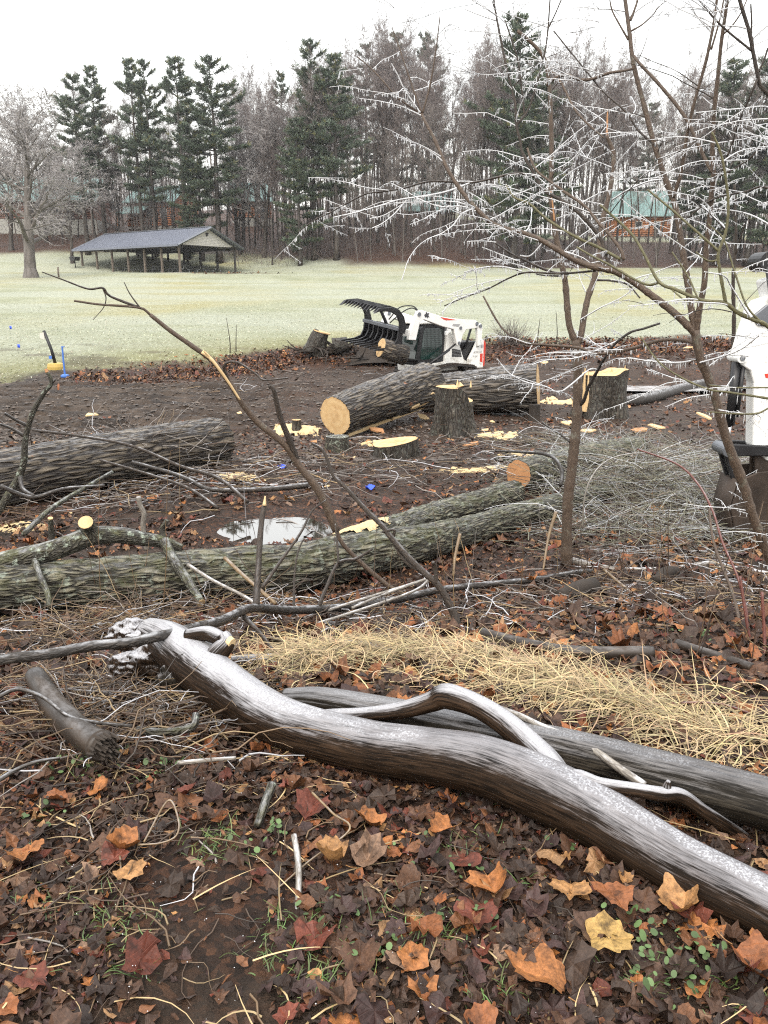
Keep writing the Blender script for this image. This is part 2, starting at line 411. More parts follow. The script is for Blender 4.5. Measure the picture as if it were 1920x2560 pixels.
    mud = g.mix(g.ramp(f1, [(0.4, 0.0), (0.68, 0.75)]), mud, (0.1, 0.074, 0.055)); mud = g.mix(g.ramp(g.noise(g.pos((0.5, 1.6, 1)), 1.9, 4, 0.6), [(0.5, 0.0), (0.6, 0.8)]), mud, (0.016, 0.011, 0.008))
    lv = g.vor(p, 45, 'F1', 1.0, 'Color'); slv = g.n('SeparateColor', {'Color': lv})
    leaf = g.ramp(slv.outputs[0], [(0.0, (0.015, 0.009, 0.007)), (0.45, (0.045, 0.024, 0.016)), (0.75, (0.095, 0.043, 0.024)), (1.0, (0.17, 0.078, 0.04))])
    leaf = g.mix(g.ramp(f2, [(0.35, 0.0), (0.7, 0.7)]), leaf, (0.022, 0.014, 0.01))
    gp = g.pos((1, 0.45, 1)); gn = g.noise(gp, 0.28, 5, 0.65); gf = g.noise(gp, 9, 5, 0.75); gb = g.noise(g.pos((1, 0.6, 1)), 0.09, 3, 0.5)
    gr = g.mix(g.ramp(gn, [(0.3, 0.0), (0.7, 1.0)]), (0.205, 0.23, 0.15), (0.32, 0.34, 0.25))
    gr = g.mix(g.ramp(gb, [(0.48, 0.0), (0.6, 0.7)]), gr, (0.3, 0.275, 0.13)); gr = g.mix(g.ramp(g.noise(g.pos((0.5, 1.4, 1)), 0.13, 4, 0.6), [(0.42, 0.0), (0.58, 0.7)]), gr, (0.34, 0.37, 0.315))
    gr = g.mix(g.math('MULTIPLY', sz.outputs[2], 0.75), gr, g.mix(gf, (0.11, 0.115, 0.04), (0.22, 0.215, 0.085))); gr = g.mix(g.ramp(gf, [(0.35, 0.5), (0.62, 0.0)]), gr, (0.19, 0.175, 0.1))
    gr = g.mix(g.ramp(gf, [(0.52, 0.0), (0.72, 0.6)]), gr, (0.47, 0.475, 0.37))
    c = g.mix(sz.outputs[1], mud, leaf); c = g.mix(sz.outputs[0], c, gr)
    g.set(Base_Color=c, Roughness=g.math('MULTIPLY_ADD', sz.outputs[0], 0.3, g.math('MULTIPLY_ADD', f2, 0.45, 0.35)))
    g.bs.inputs['Specular IOR Level'].default_value = 0.22
    g.bump(g.math('ADD', g.math('MULTIPLY', f2, 0.7), g.math('MULTIPLY', f3, 0.3)), 1.0, 0.09); M['ground'] = g.m
    g = G('water'); g.set(Base_Color=(0.03, 0.024, 0.018), Roughness=0.02, IOR=1.7, Coat_Weight=1.0, Coat_Roughness=0.02); g.bs.inputs['Specular IOR Level'].default_value = 1.0
    g.bump(g.noise(g.pos(), 2.2, 3), 0.03, 0.02); M['water'] = g.m
    g = G('pond_ice'); f = g.noise(g.pos((1, 2, 1)), 3, 5, 0.7)
    g.set(Base_Color=g.mix(g.ramp(f, [(0.35, 0.0), (0.65, 1.0)]), (0.16, 0.14, 0.12), (0.62, 0.63, 0.66)), Roughness=0.18); g.bump(f, 0.3, 0.03); M['pond_ice'] = g.m
    g = G('ice'); g.set(Base_Color=(0.93, 0.95, 0.98), Roughness=0.08, Transmission_Weight=0.45, IOR=1.31); g.bs.inputs['Specular IOR Level'].default_value = 0.8; M['ice'] = g.m
    # leaves, straw, twigs, grass : colour per piece
    colmat('straw', 0.55, 0.4, 0.2, 20); colmat('twig_litter', 0.45, 0.5, 0.3, 40)
    colmat('grass', 0.5, 0.3, 0.25, 20); colmat('needles', 0.6, 0.3, 0.35, 3.0); colmat('twigs_far', 0.6, 0.35, 0.2, 2.0)
    g = G('leaf'); a = g.attr('col').outputs['Color']; sx = g.n('SeparateXYZ', {'Vector': g.attr('tc').outputs['Vector']})
    ax = g.math('ABSOLUTE', sx.outputs[0]); rib = g.ramp(ax, [(0.0, 1.0), (0.035, 0.0)])
    vein = g.math('FRACT', g.math('MULTIPLY', g.math('SUBTRACT', sx.outputs[1], g.math('MULTIPLY', ax, 0.8)), 6.5)); vein = g.ramp(g.math('ABSOLUTE', g.math('SUBTRACT', vein, 0.5)), [(0.0, 0.7), (0.09, 0.0)])
    f = g.noise(g.pos(), 90, 5, 0.75); f2 = g.noise(g.pos(), 22, 4, 0.7)
    c = g.mix(1.0, a, g.mix(g.ramp(f, [(0.3, 0.0), (0.7, 1.0)]), (0.55, 0.52, 0.5), (1.4, 1.35, 1.3)), 'MULTIPLY'); c = g.mix(g.ramp(f2, [(0.5, 0.0), (0.68, 0.75)]), c, (0.018, 0.012, 0.01))
    c = g.mix(g.math('MULTIPLY', g.math('MAXIMUM', rib, vein), 0.35), c, g.mix(1.0, c, (1.9, 1.8, 1.6), 'MULTIPLY'))
    g.set(Base_Color=c, Roughness=g.ramp(f2, [(0.35, 0.28), (0.65, 0.62)])); g.bs.inputs['Specular IOR Level'].default_value = 0.22
    g.bump(g.math('ADD', g.math('MULTIPLY', g.math('MAXIMUM', rib, vein), -0.5), f), 0.5, 0.004); M['leaf'] = g.m
    # made things
    for nm, c, r, mt, v in (('paint_white', (0.7, 0.7, 0.68), 0.4, 0, 0.08), ('steel_black', (0.014, 0.014, 0.016), 0.42, 0.2, 0.5),
                            ('steel_grey', (0.16, 0.17, 0.19), 0.4, 0.7, 0.2), ('rubber', (0.022, 0.019, 0.017), 0.8, 0, 0.4),
                            ('rust_steel', (0.04, 0.028, 0.021), 0.6, 0.3, 0.5), ('paint_red', (0.55, 0.045, 0.025), 0.4, 0, 0),
                            ('decal_dark', (0.03, 0.03, 0.035), 0.5, 0, 0), ('decal_grey', (0.3, 0.3, 0.3), 0.5, 0, 0), ('chrome', (0.6, 0.6, 0.62), 0.15, 1.0, 0),
                            ('post_wood', (0.13, 0.105, 0.085), 0.8, 0, 0.4), ('post_dark', (0.045, 0.04, 0.036), 0.7, 0, 0.4), ('table_dark', (0.03, 0.032, 0.035), 0.6, 0, 0.3),
                            ('frame_galv', (0.33, 0.34, 0.35), 0.4, 0.6, 0.2), ('siding', (0.5, 0.48, 0.45), 0.6, 0, 0.06), ('concrete', (0.3, 0.29, 0.27), 0.9, 0, 0.2),
                            ('log_wall', (0.36, 0.15, 0.065), 0.6, 0, 0.3), ('brick_wall', (0.17, 0.08, 0.055), 0.8, 0, 0.3), ('teal_roof', (0.13, 0.215, 0.205), 0.45, 0.1, 0.12),
                            ('trim_pale', (0.55, 0.53, 0.48), 0.6, 0, 0.1), ('plastic_yellow', (0.42, 0.29, 0.07), 0.5, 0, 0.15), ('plastic_blue', (0.06, 0.16, 0.5), 0.45, 0, 0.1),
                            ('flag_blue', (0.03, 0.09, 0.75), 0.5, 0, 0), ('bright_bark', (0.5, 0.17, 0.05), 0.6, 0, 0.3), ('soil_root', (0.026, 0.019, 0.014), 0.85, 0, 0.5),
                            ('wall_grey', (0.36, 0.36, 0.33), 0.8, 0, 0.15)):
        plain(nm, c, r, mt, 0.5, v)
    g = G('paint_muddy'); f = g.noise(g.obj(), 5, 6, 0.75); sx = g.n('SeparateXYZ', {'Vector': g.obj()})
    lo = g.ramp(sx.outputs[2], [(0.55, 1.0), (1.0, 0.25)]); mm = g.math('MULTIPLY', g.ramp(f, [(0.46, 0.0), (0.62, 1.0)]), lo)
    g.set(Base_Color=g.mix(g.math('MULTIPLY', mm, 0.75), (0.78, 0.78, 0.75), (0.2, 0.16, 0.115)), Roughness=g.math('MULTIPLY_ADD', mm, 0.4, 0.32)); M['paint_muddy'] = g.m
    g = G('paint_scuffed'); f = g.noise(g.obj(), 9, 6, 0.75)
    g.set(Base_Color=g.mix(g.ramp(f, [(0.6, 0.0), (0.7, 0.8)]), (0.76, 0.77, 0.76), (0.25, 0.23, 0.2)), Roughness=0.38); M['paint_scuffed'] = g.m
    g = G('cab_glass'); g.set(Base_Color=(0.01, 0.03, 0.026), Roughness=0.06, Coat_Weight=0.6); g.bs.inputs['Specular IOR Level'].default_value = 0.7; M['cab_glass'] = g.m  # green of the reflected surroundings is put into the base colour
    g = G('roof_metal'); wv = g.n('TexWave', {'Vector': g.obj(), 'Scale': 1.1, 'Distortion': 0.0}, bands_direction='X'); f = g.noise(g.obj(), 1.2, 4)
    g.set(Base_Color=g.mix(f, (0.13, 0.145, 0.185), (0.19, 0.205, 0.25)), Roughness=0.34, Metallic=0.3); M['roof_metal'] = g.m
    g = G('window_dark'); g.set(Base_Color=(0.02, 0.025, 0.03), Roughness=0.08); M['window_dark'] = g.m
make_materials()
# ------------------------------------------------------------------ terrain
_py = np.array([-60, -8, 0, 1.5, 2.5, 4, 5.5, 7.5, 10, 14, 20, 24.5, 26.5, 30, 90, 97, 118, 135, 180, 500, 900])
_pc = np.array([0.3, 0.1, 0, 0, -.06, -.33, -.62, -.79, -.86, -.92, -1.05, -1.15, -.85, -.15, 3.75, 4.5, 10.6, 13.8, 20, 45, 70])
_pr = np.array([0.3, 0.1, 0, 0, -.06, -.33, -.62, -.79, -.86, -.92, -1.05, -1.15, -.85, -.15, 3.75, 4.5, 7.7, 10.4, 14, 33, 55])
_pl = np.array([0.3, 0.1, 0, 0, -.06, -.33, -.62, -.79, -.86, -.92, -1.05, -1.15, -.85, -.15, 3.75, 3.82, 8.6, 12.4, 19, 45, 70])
_yy = np.arange(-60, 900, 0.1)
def _sm(a):
    t = np.interp(_yy, _py, a); o = t.copy()
    for wd, lo in ((9, 0.0), (31, 20.0), (81, 60)):
        k = np.hanning(wd + 2); k /= k.sum(); s = np.convolve(t, k, 'same'); o = np.where(_yy > lo, s, o)
    o[-100:] = t[-100:]; o[:20] = t[:20]
    return o
_tc, _tr, _tl = _sm(_pc), _sm(_pr), _sm(_pl)
PUD = (-1.15, 7.95, 0.72, 0.62)                 # puddle behind the mossy trunk
PUD_Z = -0.87
def lawn_edge(x):
    return np.interp(x, [-16, -13, -6, -3, 5, 14], [25.0, 25.2, 27.2, 29.0, 30.3, 30.8])
def wood_edge(x):
    return np.interp(x, [-60, -30, -19, -11, -4, 7, 35], [109, 110, 109, 103, 98, 97, 97])
def H(x, y, fine=True):
    x = np.asarray(x, dtype=np.float64); y = np.asarray(y, dtype=np.float64); x, y = np.broadcast_arrays(x, y)
    wr = sstep(8, 30, x)
    wl = 1 - sstep(-15, -5, x)
    z = np.interp(y, _yy, _tc) * (1 - wr - wl) + np.interp(y, _yy, _tr) * wr + np.interp(y, _yy, _tl) * wl
    fp = np.exp(-(((x + 22) / 15.0) ** 2 + ((y - 97) / 10.0) ** 2) ** 2)
    px, py, a, b = PUD
    z = z - 0.10 * np.exp(-(((x - px) / a) ** 2 + ((y - py) / b) ** 2) ** 2)
    z = z + (n2(x, y, 0.45, 3, 3) - 0.5) * 0.16 * sstep(2, 6, y) * (1 - sstep(25, 34, y)) * (1 - np.exp(-(((x - px) / 1.2) ** 2 + ((y - py) / 1.0) ** 2) ** 2))
    z = z + (n2(x, y, 0.06, 5, 2) - 0.5) * 0.9 * sstep(34, 60, y) * (1 - 0.8 * sstep(300, 500, y)) * np.where(y > 97, 1.6, 0.6) * (1 - fp)
    rut = sstep(13, 15, y) * (1 - sstep(23.5, 26, y)) * (1 - sstep(-3.5, 0.5, x))
    z = z + rut * (0.085 * np.sin((y - 0.12 * x + 0.5 * n2(x, y, 0.3, 8)) * 2 * math.pi / 0.95) + 0.24 * (n2(x * .6, y, 1.7, 9, 3) - 0.5) + 0.13 * (n2(x, y, 4.5, 10, 2) - .5))
    # spoil bank beyond the second stump
    z = z + 0.55 * np.exp(-((x - 8.4) / 2.6) ** 4 - ((y - 24.0) / 1.1) ** 2)
    if fine:
        amp = 0.05 * sstep(0.5, 2, y) * (1 - sstep(26, 32, y))
        z = z + (n2(x, y, 3.2, 11, 4) - 0.5) * amp * 1.3 + (n2(x, y, 11, 12, 2) - 0.5) * 0.02 * (1 - sstep(9, 14, y))
    return z

def hit(px, py, lo=1.0, hi=300.0):
    """where the line of sight of a pixel first meets the ground"""
    Y = np.concatenate([np.arange(lo, 12, .02), np.arange(12, 60, .1), np.arange(60, hi, .25)]); Y = Y[Y >= lo]
    xc = (px - 960.0) / F; yc = (1280.0 - py) / F; t = Y / (CP + yc * SP)
    d = CAMZ + (yc * CP - SP) * t - H(xc * t, Y, False)
    k = np.argmax(d <= 0) if (d <= 0).any() else len(Y) - 1
    return np.array([xc * t[k], Y[k], float(H(xc * t[k], Y[k], False))])

def on(x, y): return float(H(np.array(x), np.array(y)))

def make_ground():
    Yr = np.concatenate([np.linspace(-60, -3, 16), np.linspace(-2.6, 1.0, 12), np.arange(1.1, 10, .05), np.arange(10, 31, .11), np.arange(31, 90, .7), np.arange(90, 150, 1.6), np.linspace(152, 900, 34)])
    s = np.linspace(-1, 1, 251); s = np.sign(s) * np.abs(s) ** 1.25
    W = np.maximum(5.0, np.interp(Yr, [-60, 0, 10, 30, 90, 150, 900], [60, 5, 9.0, 24, 78, 160, 900]))
    X = s[None, :] * W[:, None]; Yg = np.repeat(Yr[:, None], len(s), 1)
    Z = H(X, Yg)
    lw = sstep(-0.5, 0.7, Yg - lawn_edge(X) + (n2(X, Yg, 0.5, 21, 4) - 0.5) * 3.4) * (1 - sstep(-1.5, 1.5, Yg - wood_edge(X) + (n2(X, Yg, 0.25, 22, 3) - 0.5) * 5))
    far = sstep(128, 131, Yg + 6 * (n2(X, Yg, 0.05, 27) - .5)) * sstep(8, 14, X) * (1 - sstep(150, 160, Yg))
    lw = np.maximum(lw, far)                           # the next lawn, beyond the trees
    patch = np.exp(-(((X + 16.0) / 4.2) ** 2 + ((Yg - 88.0) / 1.4) ** 2) ** 1.5) * sstep(.35, .6, n2(X, Yg, 0.8, 26))
    lw = lw * (1 - 0.8 * patch)
    # tracks worn into the near edge of the lawn
    trk = sstep(24.5, 26, Yg) * (1 - sstep(28, 31, Yg)) * (1 - sstep(-7, -2, X)); lw = lw * (1 - 0.55 * trk * sstep(.5, .62, n2(X * .35, Yg, 1.7, 29, 4)))
    lf = np.zeros_like(X)
    lf = np.maximum(lf, (1 - sstep(9, 14, Yg)) * (0.25 + 0.75 * sstep(.4, .6, n2(X, Yg, 0.9, 23, 4))))
    lf = np.maximum(lf, sstep(9, 12, Yg) * (1 - sstep(30, 34, Yg)) * (0.3 + 0.5 * sstep(.42, .6, n2(X, Yg, 0.7, 24, 4))) * sstep(-6, 0, X))
    lf = np.maximum(lf, sstep(-1.5, 0.2, Yg - lawn_edge(X) + 2.2) * sstep(-11, -7, X))
    lf = np.maximum(lf, sstep(60, 70, Yg)); lf = lf * np.where(Yg < 0, 0.6, 1)
    n, m = X.shape; i = np.arange(n - 1)[:, None] * m; j = np.arange(m - 1)[None, :]
    q = np.stack([i + j, i + j + 1, i + m + j + 1, i + m + j], -1).reshape(-1, 4)
    mb = MB(); ge = (1 - sstep(.5, 4.0, Yg - lawn_edge(X) - 2.2 * (n2(X * .4, Yg, 0.6, 35) - .5))) * (1 - sstep(-4, 2, X)); mb.add(np.stack([X, Yg, Z], -1), q, None, np.stack([lw, lf, ge], -1).reshape(-1, 3))
    return tag(mb.build('ground', M['ground']), kind='structure')
GROUND = make_ground()

def disc_sheet(name, cx, cy, rx, ry, z, mat, seed, rot=0.0, n=64):
    th = np.linspace(0, 2 * math.pi, n, endpoint=False)
    r = 0.75 + 0.5 * fbm(np.stack([np.cos(th) * 1.3, np.sin(th) * 1.3, np.full(n, .5)], -1), seed, 3)
    x, y = rx * r * np.cos(th), ry * r * np.sin(th); c, s = math.cos(rot), math.sin(rot)
    v = np.stack([cx + x * c - y * s, cy + x * s + y * c, np.full(n, z)], -1)
    mb = MB(); mb.add(np.vstack([v, [cx, cy, z]]), None, [[i, (i + 1) % n, n] for i in range(n)])
    return tag(mb.build(name, mat), kind='structure')
disc_sheet('puddle', PUD[0], PUD[1], 0.80, 0.66, PUD_Z, M['water'], 4)
_p = hit(1330, 1150); disc_sheet('puddle', _p[0], _p[1], 0.6, 0.35, _p[2] + 0.015, M['water'], 7)
_p = hit(1655, 975); disc_sheet('frozen_puddle', _p[0], _p[1], 2.6, 1.0, _p[2] + 0.07, M['pond_ice'], 9, 0.12)

# ------------------------------------------------------------------ trees far off
def grow(seed, H_, r0, first=0.4, lev=3, ang=(35, 45, 50, 55), ratio=(0.5, 0.5, 0.5), dens=(2.0, 1.6, 1.6), wig=(0.05, 0.12, 0.2, 0.25), trop=(0.04, 0.10, 0.04, 0.0), minr=0.012, lean=(0, 0), n0=14):
    """segments of a bare tree, by level"""
    rng = random.Random(seed); out = [[] for _ in range(lev + 1)]
    def nrm(a):
        l = math.sqrt(a[0] ** 2 + a[1] ** 2 + a[2] ** 2) or 1; return (a[0] / l, a[1] / l, a[2] / l)
    def side(d, deg):
        a = rng.uniform(0, 2 * math.pi)
        h = (0, 0, 1) if abs(d[2]) < 0.95 else (1, 0, 0)
        u = nrm((d[1] * h[2] - d[2] * h[1], d[2] * h[0] - d[0] * h[2], d[0] * h[1] - d[1] * h[0]))
        v = (d[1] * u[2] - d[2] * u[1], d[2] * u[0] - d[0] * u[2], d[0] * u[1] - d[1] * u[0])
        c, s = math.cos(math.radians(deg)), math.sin(math.radians(deg)); ca, sa = math.cos(a), math.sin(a)
        return nrm(tuple(d[i] * c + (u[i] * ca + v[i] * sa) * s for i in range(3)))
    def br(p, d, L, r, lv):
        n = n0 if lv == 0 else (7, 5, 3, 2, 2)[min(lv - 1, 4)]; st = L / n
        for i in range(n):
            t0, t1 = i / n, (i + 1) / n
            w = wig[min(lv, len(wig) - 1)]
            d = nrm((d[0] + rng.gauss(0, w), d[1] + rng.gauss(0, w), d[2] + rng.gauss(0, w) * .6 + trop[min(lv, len(trop) - 1)]))
            q = tuple(p[k] + d[k] * st for k in range(3))
            ra, rb = max(minr, r * (1 - .82 * t0)), max(minr * .8, r * (1 - .82 * t1))
            if lv == 0 and i == 0: ra *= 1.45
            out[lv].append((*p, *q, ra, rb))
            if lv < lev and t1 >= (first if lv == 0 else 0.15):
                k = dens[lv]; k = int(k) + (rng.random() < k - int(k))
                for _ in range(k):
                    A = ang[lv] * rng.uniform(.7, 1.3)
                    br(q, side(d, A), L * ratio[lv] * (1.1 - .55 * t1) * rng.uniform(.6, 1.15), rb * rng.uniform(.45, .7), lv + 1)
            p = q
    br((0, 0, -0.3), nrm((lean[0], lean[1], 1)), H_ + 0.3, r0, 0)
    return out

def bare_proto(name, seed, H_, r0, trunk_mat, tw_col, **kw):
    o = grow(seed, H_, r0, **kw)
    root = empty(name)
    mb = MB(); segs(mb, o[0], 10); segs(mb, o[1], 5); mb.build('trunk', M[trunk_mat], root)
    mb = MB(); A = np.array([s for l in o[2:] for s in l])
    rs = RS(seed); c = np.asarray(tw_col)[None] * rs.uniform(.75, 1.25, (len(A), 1)); segs(mb, A, 3, c)
    mb.build('crown', M['twigs_far'], root)
    return root

def pine_proto(name, seed, H_, R_, first=0.25, dens=1.0, frost=0.3):
    rs = RS(seed); root = empty(name)
    mb = MB(); n = 14; P = np.zeros((n, 3)); P[:, 2] = np.linspace(-.4, H_, n); P[:, :2] += np.cumsum(rs.normal(0, .04, (n, 2)), 0)
    tube(mb, P, np.linspace(H_ * .0135, .02, n) * np.where(np.arange(n) == 0, 1.4, 1), 9)
    tw = []; cen = []; dirs = []; z = H_ * first
    for zz in np.arange(H_ * .06, z, .8):             # dead snags under the crown
        for _ in range(2):
            a = rs.uniform(0, 6.28); L = rs.uniform(.5, 1.8); p = np.array([0, 0, zz]); tw.append((*p, *(p + [math.cos(a) * L, math.sin(a) * L, rs.uniform(-.1, .3) * L]), .03, .012))
    while z < H_ - .15:
        t = (z - H_ * first) / (H_ * (1 - first)); prof = min(1.0, .55 + 1.8 * t) * (1 - t) ** .62 + .05
        prof *= .75 + .5 * rs.rand()
        m = rs.randint(3, 6)
        off = rs.uniform(0, 6.28)
        for k in range(m):
            if rs.rand() < .26: continue
            a = off + 6.28 * k / m + rs.normal(0, .3); L = R_ * prof * rs.uniform(.45, 1.2)
            rise = .1 + .6 * t + rs.normal(0, .12); p = np.array([np.interp(z, P[:, 2], P[:, 0]), np.interp(z, P[:, 2], P[:, 1]), z + rs.normal(0, .12)])
            d = np.array([math.cos(a), math.sin(a), rise - .25]); d /= np.linalg.norm(d)
            ns = 5
            for i in range(ns):
                q = p + d * L / ns; tw.append((*p, *q, .05 * (1 - i / ns) + .012, .05 * (1 - (i + 1) / ns) + .01))
                if i >= 1 or L < 1.2:
                    kk = max(1, int(L * 1.25 * dens + rs.rand() + .8))
                    for _ in range(kk):
                        sd = np.array([-d[1], d[0], 0]) * rs.choice([-1, 1]); dd = d * rs.uniform(.5, 1) + sd * rs.uniform(.1, .9) + [0, 0, rs.uniform(-.02, .25)]
                        l2 = .35 + L * rs.uniform(.08, .24); b = p + (q - p) * rs.rand(); e = b + dd * l2; tw.append((*b, *e, .016, .006))
                        for u in np.linspace(.3, 1, max(2, int(l2 / .2))):
                            cen.append(b + (e - b) * u + rs.normal(0, .07, 3)); dirs.append(dd)
                p = q; d = d + [0, 0, .08]; d /= np.linalg.norm(d)
            cen.append(p); dirs.append(d)
        z += rs.uniform(.45, .95)
    segs(mb, tw, 3); mb.build('trunk', M['bark_far'], root)
    cen = np.array(cen); dirs = np.array(dirs); N = len(cen); kN = 8
    d = rs.normal(0, 1, (N, kN, 3)) + dirs[:, None] * 1.1 + [0, 0, .75]; d /= np.linalg.norm(d, axis=2, keepdims=True)
    L = rs.uniform(.2, .42, (N, kN, 1)); sd = np.cross(d, rs.normal(0, 1, (N, kN, 3))); sd /= np.linalg.norm(sd, axis=2, keepdims=True)
    c0 = cen[:, None] + rs.normal(0, .05, (N, kN, 3)); wd = .032
    V = np.stack([c0 - sd * wd, c0 + sd * wd, c0 + d * L + sd * wd * .7, c0 + d * L - sd * wd * .7], 2).reshape(-1, 3)
    q = np.arange(N * kN * 4).reshape(-1, 4)
    base = np.array([.062, .085, .05]) * (1 - frost) + np.array([.15, .185, .165]) * frost
    c = base[None] * rs.uniform(.55, 1.5, (N, 1)); yl = rs.rand(N, 1) < .12; c = np.where(yl, c * [1.5, 1.15, .75], c)
    mb = MB(); mb.add(V, q, None, np.repeat(c, kN * 4, 0)); mb.build('crown', M['needles'], root, False)
    return root

def far_xy(px, Y, py=640): return (px - 960) / F * Y / (CP + (1280 - py) / F * SP)
def top_z(py, Y):
    yc = (1280 - py) / F; return CAMZ + (yc * CP - SP) * Y / (CP + yc * SP)

_used = set()
def plant(proto, PH, px, Y, toppy, rz, label, group=None, wscale=1.0, zoff=0.0, cat='tree'):
    """stand a copy of a prototype of height PH so that its tip reaches the given height"""
    x = far_xy(px, Y); z = on(x, Y); s = (top_z(toppy, Y) - z) / PH
    if proto.name in _used: o = dup(proto)
    else: o = proto; _used.add(proto.name)
    o.location = (x, Y, z); o.rotation_euler = (0, 0, rz); o.scale = (s * wscale, s * wscale, s)
    tag(o, label, cat, group); return o

def make_woods():
    rng = random.Random(5)
    tw = (0.185, 0.155, 0.148)
    P = [bare_proto('bare_tree', 11 + k, 20, .17, 'bark_far', tw, first=.42, lev=4, ang=(32, 38, 42, 45), ratio=(.42, .5, .5, .55), dens=(2.2, 1.7, 1.7, 1.5), trop=(.05, .14, .10, .06), minr=.0105, n0=15) for k in (0, 2)]
    S = [bare_proto('slender_tree', 31 + k, 12, .075, 'bark_far_grey', (.19, .165, .155), first=.35, lev=3, ang=(32, 38, 42), ratio=(.35, .5, .55), dens=(1.6, 1.6, 1.6), trop=(.05, .14, .08), minr=.010, n0=13) for k in range(2)]
    FZ = [bare_proto('frosted_tree', 51 + k, 13, .2, 'bark_far', (.3, .28, .28), first=.2, lev=4, ang=(42, 45, 45, 45), ratio=(.55, .5, .5, .5), dens=(2.1, 1.7, 1.7, 1.5), trop=(.03, .05, .02, -.02), minr=.012, n0=12) for k in range(2)]
    PN = [pine_proto('pine_tree', 71, 24, 3.9, .36, 1.0, .3), pine_proto('pine_tree', 74, 24, 3.5, .3, 1.1, .25), pine_proto('pine_tree', 73, 22, 4.2, .12, 1.0, .2)]
    # pines, one by one
    for px, Y, top, k, ws, lab in (
        (222, 108, 184, 1, .95, 'narrow pine with a twin top, nearest pine to the lone frosted tree'),
        (268, 110, 168, 0, .8, 'slim pine just behind the twin topped pine, above the pavilion roof end'),
        (362, 108, 150, 0, .8, 'thin tall pine with sky showing between its boughs above the orange cabin'),
        (392, 107, 148, 1, .75, 'slim pine with a long bare stem beside the thin tall pine'),
        (470, 105, 146, 0, 1.0, 'wide pine with loose layered boughs behind the pavilion ridge'),
        (548, 103, 140, 1, 1.15, 'dense dark green pine rising directly above the pavilion gable'),
        (505, 104, 330, 2, 1.1, 'bushy dark pine filling the gap low down behind the pavilion'),
        (470, 102.5, 520, 2, 1.3, 'short bright green pine low behind the pavilion roof'),
        (786, 101, 98, 1, .9, 'tall pine with a small pointed crest beside the gap in the tree line'),
        (842, 100, 138, 0, 1.0, 'broad crowned pine with a heavy green head over bare trunks'),
        (748, 99, 300, 2, 1.0, 'rounded lower pine at the edge of the bare woods'),
        (716, 124, 185, 0, .7, 'thin pine fringing the gap in the tree line'),
        (918, 150, 108, 1, .8, 'small spire of a far pine showing above the bare canopy'),
        (985, 150, 84, 2, .8, 'round headed far pine standing above the bare canopy'),
        (1068, 150, 88, 2, .8, 'flat headed far pine above the bare canopy beside the round one'),
        (1285, 98, 46, 2, 1.0, 'great dark pine seen through the icy branches, tallest in the woods'),
        (1330, 101, 150, 1, .9, 'pine half hidden behind the great dark pine'),
        (1720, 104, 215, 1, 1.0, 'pine on the far slope behind the forked sapling'),
        (1790, 100, 150, 2, 1.0, 'heavy pine behind the bare sapling stems'),
        (1868, 99, 142, 1, 1.2, 'drooping pine nearest the edge of the picture above the excavator'),
        (1925, 98, 190, 2, 1.1, 'wide pine cut by the picture edge above the excavator'),
        (1600, 150, 260, 2, .9, 'distant pine over the brick cabin roof')):
        plant(PN[k], (24, 24, 22)[k], px, Y, top, rng.uniform(0, 6.28), lab, 'pines standing in the woods', ws * 1.22)
    # bare canopy
    lab = 'bare brown tree in the close packed wood behind the lawn'
    xs = np.linspace(670, 1560, 60)
    for i, px in enumerate(xs):
        Y = rng.choice([102, 104, 106, 109, 113, 119, 126]) + rng.uniform(-1, 1)
        canopy = np.interp(px, [640, 720, 860, 930, 1000, 1150, 1250, 1400, 1560], [330, 260, 190, 135, 150, 170, 200, 185, 220])
        plant(P[i % 2], 20, px + rng.uniform(-9, 9), Y, canopy + rng.uniform(-5, 75), rng.uniform(0, 6.28), lab, 'bare trees of the close packed wood', rng.uniform(.75, 1.05))
    for i, px in enumerate(np.linspace(1580, 1990, 20)):
        Y = rng.choice([100, 104, 110, 118, 126]); plant(P[i % 2], 20, px + rng.uniform(-9, 9), Y, rng.uniform(225, 330), rng.uniform(0, 6.28), lab, 'bare trees of the close packed wood', rng.uniform(.8, 1.1))
    lab = 'bare tree on the slope between the pines and the pavilion'
    for i, px in enumerate((165, 205, 245, 300, 330, 385, 415, 440, 505, 575, 600, 635, 655, 690)):
        Y = rng.choice([112, 116, 122, 128]); plant(P[i % 2], 20, px + rng.uniform(-6, 6), Y, rng.uniform(250, 380) if px < 560 else rng.uniform(215, 330), rng.uniform(0, 6.28), lab, 'bare trees behind the pavilion', rng.uniform(.8, 1.1))
    lab = 'thin pale trunked tree along the front edge of the wood'
    for i, px in enumerate(list(np.linspace(820, 1310, 22)) + [1480, 1530, 1590, 1640, 1700, 1760, 1830, 1880]):
        Y = 97.5 + rng.uniform(0, 9); plant(S[i % 2], 12, px + rng.uniform(-9, 9), Y, rng.uniform(300, 520), rng.uniform(0, 6.28), lab, 'thin trees along the edge of the wood', 1.0)
    for px, Y, top, k, l in ((300, 112, 430, 0, 'frost grey spreading tree right behind the pavilion roof'), (395, 112, 470, 1, 'frost grey tree leaning over the orange cabin'),
                             (600, 108, 420, 1, 'frost grey tree just past the pavilion gable'), (660, 106, 330, 0, 'pale grey spreading tree in the gap beside the bare wood'), (610, 110, 300, 1, 'tall pale grey tree in the gap of the tree line'),
                             (180, 102, 400, 1, 'frost grey tree between the lone tree and the pavilion'), (30, 112, 300, 0, 'frost grey tree behind the lone tree at the picture edge'), (120, 118, 330, 1, 'bare tree in front of the long teal roofed house'),
                             (1850, 103, 420, 0, 'grey spreading tree behind the excavator boom'), (1760, 104, 470, 1, 'low grey spreading tree at the wood edge beyond the forked sapling')):
